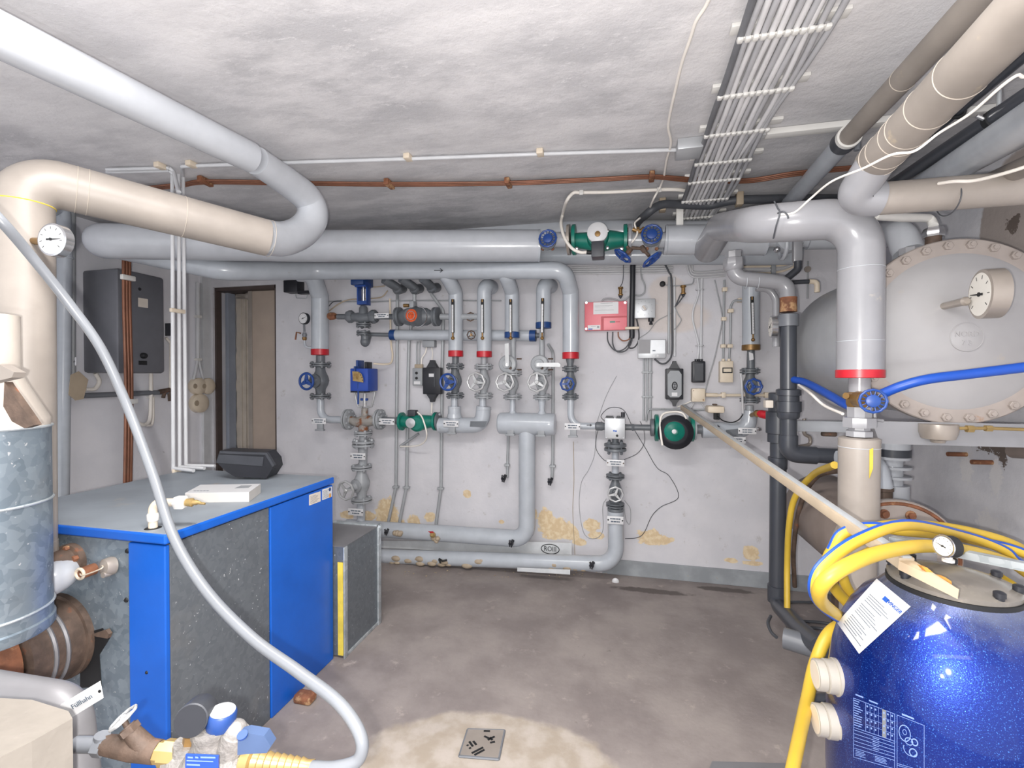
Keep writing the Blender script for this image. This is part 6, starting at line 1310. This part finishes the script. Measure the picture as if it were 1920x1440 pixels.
tag(MB().tube([PY(1790, 803, YT-.05), PY(1850, 803, YT-.05), Vector((XR-.01, YT-.05, PY(1850, 806, YT-.05).z))], .006, 8).lathe(PY(1847, 803, YT-.05), XA, [(0, .012), (.02, .012)], 6).lathe(PY(1812, 804, YT-.05), XA, [(0, .014), (.02, .014)], 6).build('brake_line', 'brass_pale'), 'thin tarnished tube with unions under the tank flange', 'pipe')
# ---------------------------------------------------------------- lower tank
FL = 2.0; cl = PF(1675, 1040, FL); YL = cl.y
t = thing('lower_tank', 'smaller brown tank with a rusty bolted flange below the big tank', 'tank', cl-Vector((0, 0, .24)))
MB().lathe(cl+Vector((0, .03, 0)), YA, [(0, .2), (.7, .2), (.78, .17), (.82, .08), (.83, .01)], 56).build('shell', 'tank_brown', t)
MB().lathe(cl, YA, [(-.025, .19), (-.025, .236), (-.02, .24), (0, .24), (.004, .2)], 56).build('flange_ring', 'tank_flange', t)
MB().torus(cl+Vector((0, -.024, 0)), YA, .225, .008, 56, 6).build('rust_rim', 'rust', t)
MB().lathe(cl+Vector((0, -.02, 0)), (0, -1, 0), [(0, .15), (.01, .14), (.02, .09), (.023, .01)], 48).build('cover', 'tank_white', t)
for k in range(12):
    an = 2*PI*(k+.5)/12; p = cl+Vector((math.cos(an)*.185, -.026, math.sin(an)*.185)); MB().lathe(p, (0, -1, 0), [(0, .02), (.004, .02), (.006, .013), (.018, .013)], 12).build('bolt', 'rust', t)
for s in (-.12, .12): MB().bb((cl.x+s-.02, YL+.2, .0), (cl.x+s+.02, YL+.24, cl.z-.13)).build('leg', 'rust_dark', t)
e = PY(1660, 880, YL); P_([PY(1570, 860, YL+.1), PY(1645, 862, YL+.1), PY(1656, 915, YL+.1)], .036, 'pipe_grey', 'shiny grey elbow dropping to the smaller brown tank', bend=.07)
tag(MB().lathe(Vector((PY(1656, 905, YL+.1).x, YL+.1, cl.z+.18)), ZA, [(0, .034), (.07, .034), (.072, .038), (.085, .038)], 28).build('pipe_socket', 'rust_dark'), 'brown socket on top of the smaller brown tank', 'fitting')
# column behind with the blue band
yk = 2.75
t = thing('drop_pipe', 'white flanged pipe with a dark blue band below the tank frame', 'pipe', PY(1690, 960, yk))
a, b = PY(1672, 1000, yk), PY(1672, 815, yk); ax_ = lambda y: Vector((a.x, yk, PY(1672, y, yk).z)); rk = mm(27, a)
MB().cyl(ax_(1000), ax_(908), rk*.95, 26).cyl(ax_(860), ax_(800), rk, 26).cyl(ax_(920), ax_(850), rk*.6, 24).build('lagging', 'pipe_light', t); MB().cyl(ax_(855), ax_(841), rk*1.03, 26).build('blue_band', 'pvc_dark', t)
for y in (875, 893): MB().lathe(ax_(y), ZA, [(-.006, rk*1.08), (.006, rk*1.08)], 28).build('flange', 'pipe_light', t)
# wall stubs at the right
for x, y, lab in ((1790, 852, 'left rusty pipe stub sticking out of the right wall'), (1838, 867, 'right rusty pipe stub sticking out of the right wall')):
    p = PX(x+22, y, XR); tag(MB().tube([p+Vector((.01, 0, 0)), p+Vector((-.085, -.01, 0))], .011, 14).build('pipe_stub', 'rust'), lab, 'pipe', 'rusty pipe stubs in the right wall')
tag(MB().tube([PX(1900, 846, XR), PX(1990, 850, XR-.01)], .03, 18).build('wall_pipe', 'tank_brown'), 'thick brown pipe on the right wall under the frame', 'pipe')
# small valve bits left of the riser
t = thing('drain_fitting', 'dark winged drain fitting below the far tank end', 'valve', PF(1554, 820, 2.6)); MB().tube([PF(1553, 795, 2.6), PF(1554, 818, 2.6)], .018, 14).build('pipe', 'pipe_light', t); MB().box(PF(1554, 814, 2.58), (.075, .03, .025), None, .008).build('wing', 'rust_dark', t)
tag(MB().tube(spline([PF(1508, 785, 2.7), PF(1508, 812, 2.7), PF(1518, 820, 2.7), PF(1517, 833, 2.7), PF(1494, 838, 2.7)]), .010, 10).build('tube', 'gauge_case'), 'thin bent tube hooking down beside the dark union', 'pipe')
# ---------------------------------------------------------------- S bend and dark plastic pipes
YV = 2.70
def V(px, py, y=YV): return PY(px, py, y)
rv = mm(15, V(1478, 600))
t = thing('s_bend', 'white S shaped pipe dropping from the header through a hex nut', 'pipe', V(1440, 560))
MB().tube(fillet([V(1376, 478), V(1376, 521), V(1441, 527), V(1476, 532), V(1478, 572)], [.06, .02, .09], 10), mm(13.5, V(1400, 520)), 28).build('pipe', 'pipe_white', t)
MB().lathe(V(1375, 508), ZA, [(0, .040), (.012, .050), (.04, .052), (.065, .048), (.068, .042), (.10, .042)], 8).build('hex_nut', 'pipe_white', t)
for x in (1398, 1420): MB().torus(V(x, 527.5), XA, mm(13.6, V(1400, 520)), .002, 28, 6).build('joint', 'pipe_light', t)
MB().lathe(V(1478, 585), ZA, [(0, rv*.98), (.04, rv*.95), (.075, rv*.98)], 26).build('rusty_end', 'rust', t)
P_([V(1418, 540, 2.8), V(1442, 541, 2.8), V(1455, 560, 2.8), V(1455, 650, 2.8)], mm(6.5, V(1450, 560, 2.8)), 'pipe_white', 'thin white bend following under the S bend', bend=.09)
t = thing('gauge', 'small steel gauge seen edge on left of the dark plastic pipe', 'gauge', V(1449, 625, 2.75)); gauge(V(1445, 613, 2.75), Vector((-1, .1, 0)), .058, t, 'chrome', 'gauge_face', .03, .4); MB().tube([V(1446, 613, 2.75), V(1458, 613, 2.75)], .008, 8).build('stem', 'ink', t)
t = thing('plastic_pipe', 'dark plastic pipe with a union, front of the two beside the tank', 'pipe', V(1480, 870))
MB().tube(fillet([V(1478, 590), V(1478, 851), V(1600, 857)], .07, 10), rv*.93, 28).build('pipe', 'pvc_dark', t)
zz = lambda y, x=1478, yy=YV: V(x, y, yy)
MB().lathe(zz(612), ZA, [(0, rv*1.14), (.004, rv*1.16), (zz(590).z-zz(612).z, rv*1.16), (zz(588).z-zz(612).z, rv*.9)], 30).build('socket', 'pvc_mid', t)
MB().lathe(zz(785), ZA, [(0, rv*1.1), (.01, rv*1.25), (.035, rv*1.3), (.037, rv*1.45), (.09, rv*1.45), (.092, rv*1.2), (.12, rv*1.2), (.122, rv*1.4), (.15, rv*1.4), (.155, rv*1.1)], 30).build('union', 'pvc_dark', t)
MB().tube(fillet([V(1478, 816), V(1478, 851), V(1530, 854)], .07, 10), rv*1.08, 28).build('elbow', 'pvc_dark', t)
Y3 = 2.84
t = thing('plastic_pipe', 'rear dark plastic pipe going down to the floor with an elbow', 'pipe', V(1460, 1180, Y3))
r3 = mm(14, V(1458, 950, Y3))
MB().tube(fillet([V(1460, 745, Y3), V(1457, 1132, Y3), V(1500, 1180, 2.45), V(1540, 1215, 2.2)], .06, 10), r3, 28).build('pipe', 'pvc_dark', t)
MB().lathe(V(1459, 830, Y3), ZA, [(0, r3), (.003, r3*1.3), (.05, r3*1.3), (.053, r3*1.5), (.17, r3*1.5), (.173, r3*1.2), (.27, r3*1.2), (.275, r3)], 28).build('ball_valve_body', 'pvc_dark', t)
MB().lathe(V(1457, 1128, Y3), ZA, [(0, r3*1.15), (.09, r3*1.18), (.093, r3)], 28).lathe(V(1458, 878, Y3), ZA, [(0, r3*1.15), (.06, r3*1.18), (.063, r3)], 28).build('socket', 'pvc_dark', t)
MB().bb(V(1436, 765, 2.7), V(1445, 750, 2.75), .004).build('tag', 'paper_aged', t)
tag(MB().tube([PF(1470, 1196, 2.15), PF(1590, 1232, 2.0)], .046, 26).build('fallen_pipe', 'pvc_mid'), 'short grey pipe lying on the floor behind the yellow hose', 'pipe')
tag(MB().tube(spline([PF(1445, 1155, 2.45), PF(1440, 1168, 2.4), PF(1446, 1185, 2.35), PF(1456, 1195, 2.3)]), .008, 8).build('loose_wire', 'cable_dark'), 'short dark wire loop on the floor by the dark elbow', 'cable')
for k, (y0, y1, lab) in enumerate(((1132, 1150, 'farthest'), (1168, 1175, 'middle'), (1180, 1200, 'nearest'))):
    tag(MB().tube(spline([PZ(1476, y0-3, .012), PZ(1510, y0-3, .012), PZ(1545, y0, .012), PZ(1580, y1, .012)]), .009, 8).build('floor_cable', 'cable_dark'), lab+' black cable on the floor behind the yellow hose', 'cable', 'black cables on the floor')
tag(MB().tube(spline([PF(1588, 880, 2.0), PF(1530, 895, 2.35), PF(1500, 950, 2.5), PF(1488, 1030, 2.6), PF(1490, 1100, 2.65)]), .012, 12).build('brown_hose', 'rust_dark'), 'dark brown hose beside the yellow one by the smaller tank', 'hose')
tag(MB().tube(spline([PF(1565, 872, 1.85), PF(1525, 890, 2.2), PF(1492, 930, 2.35), PF(1480, 980, 2.4), PF(1476, 1060, 2.45), PF(1476, 1150, 2.4)]), .0145, 16).build('yellow_hose', 'hose_yellow'), 'yellow hose arching down around the smaller brown tank', 'hose')
# ---------------------------------------------------------------- blue filter vessel
cf = PF(1783, 1083, 1.165); fx, fy = cf.x, cf.y; ZL = cf.z
t = thing('filter_vessel', 'dusty metallic blue filter vessel with a smoked lid', 'filter', (fx, fy, 0))
prof = [(0, .16), (.04, .19), (.05, .15), (.14, .14), (.18, .18), (.25, .232), (.33, .250), (.45, .256), (.62, .256), (.71, .252), (.78, .243), (.84, .228), (.89, .206), (.93, .180), (ZL-.05, .150), (ZL-.025, .128), (ZL-.02, .126)]
vs = MB().lathe((fx, fy, 0), ZA, prof, 96).build('shell', 'vessel_blue', t, 60)
MB().lathe((fx, fy, ZL-.026), ZA, [(0, .122), (.001, .128), (.012, .128), (.013, .12)], 72).build('clamp_ring', 'ink', t)
MB().lathe((fx, fy, ZL-.013), ZA, [(0, .125), (.010, .126), (.013, .12), (.018, .102), (.026, .073), (.031, .036), (.032, .005)], 72).build('lid', 'lid_smoke', t)
for k in range(8):
    an = 2*PI*k/8+.24; p = Vector((fx+.115*math.cos(an), fy+.115*math.sin(an), ZL-.006)); MB().lathe(p, ZA, [(0, .009), (.010, .009), (.011, .0115), (.021, .0115), (.024, .007)], 10).build('lid_knob', 'black_plastic', t)
bv = bmesh.new(); me_ = vs.data; bv.from_mesh(me_); bv.transform(Matrix.Translation(WL[vs.name])); tree = BVHTree.FromBMesh(bv)
def onv(px, py, lift=.001):
    d = ray(px, py).normalized(); hit = tree.ray_cast(CAM, d)
    p, n = hit[0], hit[1]
    if p is None: return None
    if n.dot(d) > 0: n = -n
    return p+n*lift, n
def decal(quad, nu, nv, name, mat, parent, lift=.0012, th=.0008):
    """a thin sheet laid onto the curved vessel; quad = where its four corners lie"""
    A, B, C2, D2 = quad; vv = []; fs = []
    for j in range(nv+1):
        for i in range(nu+1):
            u_, v_ = i/nu, j/nv; x = (A[0]*(1-u_)+B[0]*u_)*(1-v_)+(D2[0]*(1-u_)+C2[0]*u_)*v_; y = (A[1]*(1-u_)+B[1]*u_)*(1-v_)+(D2[1]*(1-u_)+C2[1]*u_)*v_
            h = onv(x, y, lift)
            if h is None: return None
            vv.append(h)
    n0 = len(vv); V_ = [p for p, n in vv]+[p-n*th for p, n in vv]
    W_ = nu+1
    for j in range(nv):
        for i in range(nu): fs.append((j*W_+i, j*W_+i+1, (j+1)*W_+i+1, (j+1)*W_+i)); fs.append((n0+j*W_+i, n0+(j+1)*W_+i, n0+(j+1)*W_+i+1, n0+j*W_+i+1))
    m = MB(); m.add(V_, fs); return m.build(name, mat, parent, 60) if name else m
s = thing('instruction_sheet', 'white printed instruction sheet stuck on the blue vessel', 'sheet', cf-Vector((.1, .2, .1)))
SQ = ((1585, 1140), (1652, 1078), (1708, 1137), (1612, 1226)); SQ = ((1571, 1168), (1645, 1086), (1708, 1138), (1612, 1226))
decal(SQ, 14, 10, 'paper', 'tag_white', s, .002)
def sq(u_, v_): A, B, C2, D2 = SQ; return ((A[0]*(1-u_)+B[0]*u_)*(1-v_)+(D2[0]*(1-u_)+C2[0]*u_)*v_, (A[1]*(1-u_)+B[1]*u_)*(1-v_)+(D2[1]*(1-u_)+C2[1]*u_)*v_)
def merge(ms):
    m = MB()
    for q in ms:
        if q: m.add(q.v, q.f)
    return m
random.seed(2); ms = []
for k in range(17):
    u_ = .08+k*.040
    if k in (6, 12): continue
    v0 = .12+random.uniform(0, .03); v1 = random.uniform(.6, .9)
    ms.append(decal((sq(u_, v0), sq(u_+.010, v0), sq(u_+.010, v1), sq(u_, v1)), 1, 6, None, None, None, .0026, .0003))
merge(ms).build('lettering', 'print', s, 60)
m = decal((sq(.80, .42), sq(.87, .42), sq(.87, .56), sq(.80, .56)), 1, 3, 'wave_logo', 'print_blue', s, .0027, .0003)
lo0, n0 = onv(*sq(.835, .74), .0032); lx = (onv(*sq(.835, .9))[0]-onv(*sq(.835, .6))[0]).normalized(); ly = n0.cross(lx)
text('brand_lettering', 'WINGER', .0125, lo0, lx, ly, 'print_blue', s)
# printed data panel lower on the vessel
s = thing('data_panel', 'pale printed data table and diagram low on the blue vessel', 'panel', cf-Vector((.12, .22, .35)))
DQ = ((1601, 1306), (1734, 1358), (1734, 1458), (1601, 1420))
def dq(u_, v_): A, B, C2, D2 = DQ; return ((A[0]*(1-u_)+B[0]*u_)*(1-v_)+(D2[0]*(1-u_)+C2[0]*u_)*v_, (A[1]*(1-u_)+B[1]*u_)*(1-v_)+(D2[1]*(1-u_)+C2[1]*u_)*v_)
def bar(u0, v0, u1, v1, n=6): return decal((dq(u0, v0), dq(u1, v0), dq(u1, v1), dq(u0, v1)), n if u1-u0 > .05 else 1, n if v1-v0 > .08 else 1, None, None, None, .0012, .0003)
ms = []
lw_ = .008
for v_ in (.02, .50, .54, .60, .66, .72, .78, .84, .99): ms.append(bar(0, v_, .58, v_+lw_))
for v_ in (.02, .88, .91): ms.append(bar(.61, v_, 1, v_+lw_))
for u_ in (0, .17, .575, .61, .99): ms.append(bar(u_, .02, u_+.006, .99 if u_ != .17 else .5))
for u_ in (.23, .29, .35, .46, .52): ms.append(bar(u_, .02, u_+.003, .5))
for v_ in (.16, .27, .38): ms.append(bar(.17, v_, .58, v_+.005))
for i in range(7):
    for j in range(4):
        if i != 3: ms.append(bar(.185+i*.058, .06+j*.115, .205+i*.058, .09+j*.115))
for j in range(11): ms.append(bar(.01, .05+j*.04, random.uniform(.06, .13), .065+j*.04))
for v_ in (.565, .625, .685, .745): ms.append(bar(.27, v_, .36, v_+.012))
for j in range(4): ms.append(bar(.03, .87+j*.025, .15+.02*(j % 2), .88+j*.025)); ms.append(bar(.30, .87+j*.025, .45+.02*(j % 2), .88+j*.025))
ms.append(bar(.03, -.06, .14, -.035)); ms.append(bar(.22, -.05, .34, -.025)); ms.append(bar(.68, -.04, .85, -.01))
def ring(cu, cv, ru, rv_, w_, a0=0, a1=2*PI, n=22):
    for i in range(n):
        t0, t1 = a0+(a1-a0)*i/n, a0+(a1-a0)*(i+1)/n; f = lambda r, t_: dq(cu+ru*r*math.cos(t_), cv+rv_*r*math.sin(t_)); ms.append(decal((f(1, t0), f(1, t1), f(1-w_, t1), f(1-w_, t0)), 1, 1, None, None, None, .0013, .0003))
ring(.72, .30, .085, .15, .12); ring(.78, .42, .06, .07, .2); ring(.86, .40, .05, .07, .3); ring(.84, .60, .06, .08, .25); ring(.80, .55, .10, .13, .1, .5, 3.4); ring(.72, .28, .03, .05, .2)
merge(ms).build('print', 'print_pale', s, 60)
merge([bar(.405, .02, .455, .5)]).build('pale_column', 'hose_silver', s, 60)
# vessel ports
for y, lab in ((1264, 'upper'), (1348, 'lower')):
    e = PF(1528, y, 1.24); dx = Vector((fx-e.x, fy-e.y, 0)).normalized()
    pt = thing('vessel_port', lab+' white threaded port on the left of the blue vessel', 'fitting', e-Vector((0, 0, .03)), 'white threaded ports of the blue vessel')
    MB().lathe(e, dx, [(0, .034), (.001, .038), (.020, .038), (.022, .036), (.024, .041), (.044, .041), (.045, .045), (.07, .045)], 30).build('thread', 'port_white', pt); MB().lathe(e-dx*.0005, dx, [(0, .033), (.002, .033)], 28).build('bore', 'cream_plastic', pt)
tag(MB().tube([PF(1510, 1320, 1.5), PF(1570, 1318, 1.5)], .028, 20).build('pipe_stub', 'pvc_dark'), 'dark pipe piece behind the yellow hose between the two ports', 'pipe')
# lid gauge, steel bar, batten
g = PF(1770, 1024, 1.09); t = thing('dial_gauge', 'small gauge with black case on the vessel lid', 'gauge', PF(1775, 1048, 1.1)); gn = Vector((-.93, -.35, .1)); gauge(g, gn, .0245, t, 'ink', 'gauge_face', .026, 2.9)
MB().torus(g+gn.normalized()*.001, gn, .024, .002, 28, 6).build('bezel', 'chrome', t); MB().lathe(PF(1778, 1053, 1.11), ZA, [(0, .012), (.006, .012), (.007, .008), (.02, .008)], 10).build('neck', 'white_plastic', t)
a, b = PF(1672, 1012, 1.42), PF(2130, 1104, 1.0); dv = (b-a).normalized(); _, u_, v_ = basis(dv)
tag(MB().box((a+b)/2, ((b-a).length, .026, .02), (dv, u_, v_)).build('steel_bar', 'galv_bright'), 'square steel bar behind the vessel lid gauge', 'bar')
a, b = PF(1281, 764, 2.95), PF(1662, 1030, 1.186)
def chan(a, b, w_, h_, m):
    dv = (b-a).normalized(); s_ = dv.cross(ZA).normalized(); n_ = s_.cross(dv); m.box((a+b)/2, ((b-a).length, w_, h_), (dv, s_, n_), .003); return dv, s_, n_
t = thing('wooden_batten', 'long beige batten reaching from the green pump to the filter vessel', 'batten', b)
m = MB(); dv, s_, n_ = chan(a, PF(1700, 1057, 1.122), .036, .030, m); m.build('shaft', 'batten', t)
m = MB(); q = PF(1700, 1057, 1.122); 
MB().prism([q+s_*.0-n_*.013, q+s_*.018-n_*.015, PF(1796, 1120, .985)-n_*.004, q-s_*.018-n_*.015], n_, .022).build('tip', 'batten_pale', t, 0)
MB().box((a+q)/2+n_*.016, ((q-a).length, .02, .006), (dv, s_, n_), .001).build('top_rail', 'conduit', t)
tag(MB().prism([PF(x, y, 1.06) for x, y in ((1728, 1062), (1738, 1064), (1750, 1074), (1755, 1080), (1772, 1082), (1784, 1090), (1785, 1098), (1778, 1106), (1768, 1100), (1752, 1088))], FWD, .012).build('torn_foam', 'ginger'), 'torn ochre scrap on the vessel lid beside the batten', 'scrap')
# yellow hose coil
def coil(pts, lab, r=.0125, stripe=None):
    P_s = [PF(*p) for p in pts]; tail = []
    if pts[0][0] > 1900 or pts[-1][0] > 1900:
        e = P_s[0] if pts[0][0] > 1900 else P_s[-1]; k = random.uniform(-.06, .06)
        tail = [Vector((1.46+k*.5, e.y-.12, e.z-.12)), Vector((1.54, e.y+.02+k, .45)), Vector((1.46, e.y+.1+k, .14)), Vector((1.34+k, e.y+.3, .02+r))]
        P_s = tail[::-1]+P_s if pts[0][0] > 1900 else P_s+tail
    q = spline(P_s, 10); t = thing('yellow_hose', lab, 'hose', q[0], 'loops of the yellow hose coil')
    MB().tube(q, r, 18).build('hose', 'hose_yellow', t)
    if stripe:
        m = MB(); off = []
        for i, p in enumerate(q):
            d = (q[min(i+1, len(q)-1)]-q[max(i-1, 0)]).normalized(); toc = (CAM-p).normalized(); n_ = (toc-d*toc.dot(d)).normalized(); s_ = d.cross(n_); e_ = (n_*math.cos(stripe)+s_*math.sin(stripe)); off.append(p+e_*r*.80)
        m.tube(off, r*.36, 8).build('blue_stripe', 'hose_blue', t)
coil([(1945, 1075, 1.38), (1880, 1030, 1.40), (1800, 1002, 1.36), (1700, 984, 1.20), (1610, 1012, 1.10), (1545, 1060, 1.07), (1527, 1100, 1.08), (1540, 1132, 1.16), (1576, 1160, 1.32), (1610, 1172, 1.45)], 'outer loop of the yellow hose coil with a blue stripe', .0138, .9)
coil([(1960, 1062, 1.5), (1900, 1022, 1.5), (1820, 998, 1.5), (1740, 986, 1.48), (1660, 986, 1.44), (1590, 1008, 1.42), (1556, 1040, 1.40), (1552, 1078, 1.40), (1572, 1112, 1.42), (1610, 1150, 1.42)], 'rear loop of the yellow hose coil at the riser foot', .016)
coil([(1960, 1092, 1.38), (1900, 1058, 1.38), (1820, 1034, 1.30), (1740, 1024, 1.18), (1660, 1034, 1.08), (1590, 1060, 1.02), (1545, 1092, 1.02), (1537, 1122, 1.08), (1560, 1146, 1.24), (1590, 1165, 1.42)], 'front loop of the yellow hose coil', .0155)
coil([(1560, 1032, 1.34), (1580, 1000, 1.33), (1630, 988, 1.32), (1700, 996, 1.32), (1780, 1004, 1.42), (1850, 1018, 1.44), (1940, 1045, 1.42)], 'short upper loop of the coil with a blue stripe', .0145, -.9)
coil([(1640, 1030, 1.5), (1604, 1048, 1.48), (1580, 1062, 1.45), (1585, 1095, 1.44), (1612, 1140, 1.44)], 'inner strand of yellow hose inside the coil', .0145)
tag(MB().tube(spline([PF(1600, 1160, 1.55), PF(1556, 1186, 1.46), PF(1530, 1240, 1.42), PF(1514, 1310, 1.32), PF(1497, 1390, 1.15), PF(1480, 1470, 1.0)]), [.0175, .0175, .0172, .016, .0148, .0135], 18).build('yellow_hose', 'hose_yellow'), 'yellow hose end hanging down left of the blue vessel', 'hose')
tag(MB().tube(spline([Vector((1.5, 1.0, .5)), PF(2040, 1230, 1.30), PF(1960, 1160, 1.32), PF(1915, 1112, 1.36), PF(1860, 1075, 1.42)]), .015, 16).build('yellow_hose', 'hose_yellow'), 'yellow hose piece at the right edge behind the vessel', 'hose')
# ---------------------------------------------------------------- duct box behind the boiler, drain, debris
dx0, dx1, dy0, dy1, dz = -2.05, -1.44, BY1+.012, 2.60, .598
t = thing('duct_box', 'galvanised sheet duct box standing behind the boiler', 'duct', ((dx0+dx1)/2, dy0, 0))
MB().bb((dx0, dy0, .012), (dx1, dy1, dz)).build('shell', 'galv_dark', t, 0)
MB().bb((dx0, dy0-.004, dz-.0), (dx1+.004, dy1+.004, dz+.003)).build('top_sheet', 'sheet_grey', t, 0)
fw = .028
for (p, q) in (((dx1, dy0-.004, 0), (dx1+.008, dy0+fw, dz)), ((dx1, dy1-fw, 0), (dx1+.012, dy1+.006, dz+.012)), ((dx1, dy0, 0), (dx1+.006, dy1, .02)), ((dx0, dy1-fw, dz), (dx1+.01, dy1+.006, dz+.012))): MB().bb(p, q, .002).build('edge_profile', 'galv_bright', t)
MB().bb((dx1-.03, dy0-.008, .02), (dx1, dy0-.004, dz-.08)).build('seal', 'yellow_foam', t, 0)
MB().hexb(Vector((dx1+.012, dy1-.012, dz-.004)), XA, .012, .01).build('corner_bolt', 'galv_bright', t)
gp_ = [PZ(x, y, .004) for x, y in ((877, 1368), (946, 1370), (935, 1424), (861, 1418))]
t = thing('floor_drain', 'square slotted metal drain cover set in the floor', 'drain', (gp_[0]+gp_[2])/2-Vector((0, 0, .004)))
MB().prism([p-Vector((0, 0, .004)) for p in gp_], ZA, .008).build('cover', 'gauge_case', t, 0)
X, Y_ = gp_[1]-gp_[0], gp_[3]-gp_[0]; o = gp_[0]+Vector((0, 0, .0045)); 
m = MB(); fr_ = MB()
for e0, e1 in ((gp_[0], gp_[1]), (gp_[1], gp_[2]), (gp_[2], gp_[3]), (gp_[3], gp_[0])): fr_.tube([e0, e1], .005, 6)
fr_.build('rim', 'pvc_mid', t)
for (u0, v0, u1, v1) in ((.15, .5, .28, .68), (.25, .48, .36, .62), (.30, .92, .55, .70), (.38, .98, .60, .78), (.50, .28, .68, .38), (.62, .42, .78, .28), (.66, .32, .74, .42), (.45, .08, .62, .08), (.70, .52, .82, .48), (.12, .62, .15, .66), (.20, .72, .24, .76)):
    a, b = o+X*u0+Y_*v0, o+X*u1+Y_*v1; d_ = (b-a).normalized(); s_ = d_.cross(ZA)*.0045; m.prism([a+s_, b+s_, b-s_, a-s_], ZA, .0006)
m.build('slot', 'ink', t, 0)
random.seed(9)
t = MB()
for k in range(60):
    x = random.uniform(720, 1180); y = 1070+random.uniform(0, 12)+(x-900)*.015; t.sphere(PZ(x, y, .004), random.uniform(.002, .007), 5, ZA, .6)
r = t.build('plaster_debris', 'batten'); tag(r, 'crumbs of fallen plaster along the foot of the back wall', 'debris'); r['kind'] = 'stuff'
tag(MB().sphere(PZ(1154, 1090, .008), .025, 6, (0, 1, 0), .4).build('plaster_flake', 'tag_white'), 'white plaster flake on the floor below the lowest elbow', 'debris')
tag(MB().box(PZ(572, 1307, .02), (.09, .06, .04), None, .012).build('brick_piece', 'rust'), 'reddish brick piece on the floor by the boiler corner', 'brick')
tag(MB().prism([PZ(x, y, .0) for x, y in ((1335, 1430), (1480, 1434), (1480, 1475), (1320, 1470))], ZA, .006).build('floor_patch', 'sheet_grey', smooth=0), 'pale flat sheet on the floor at the bottom edge', 'sheet')
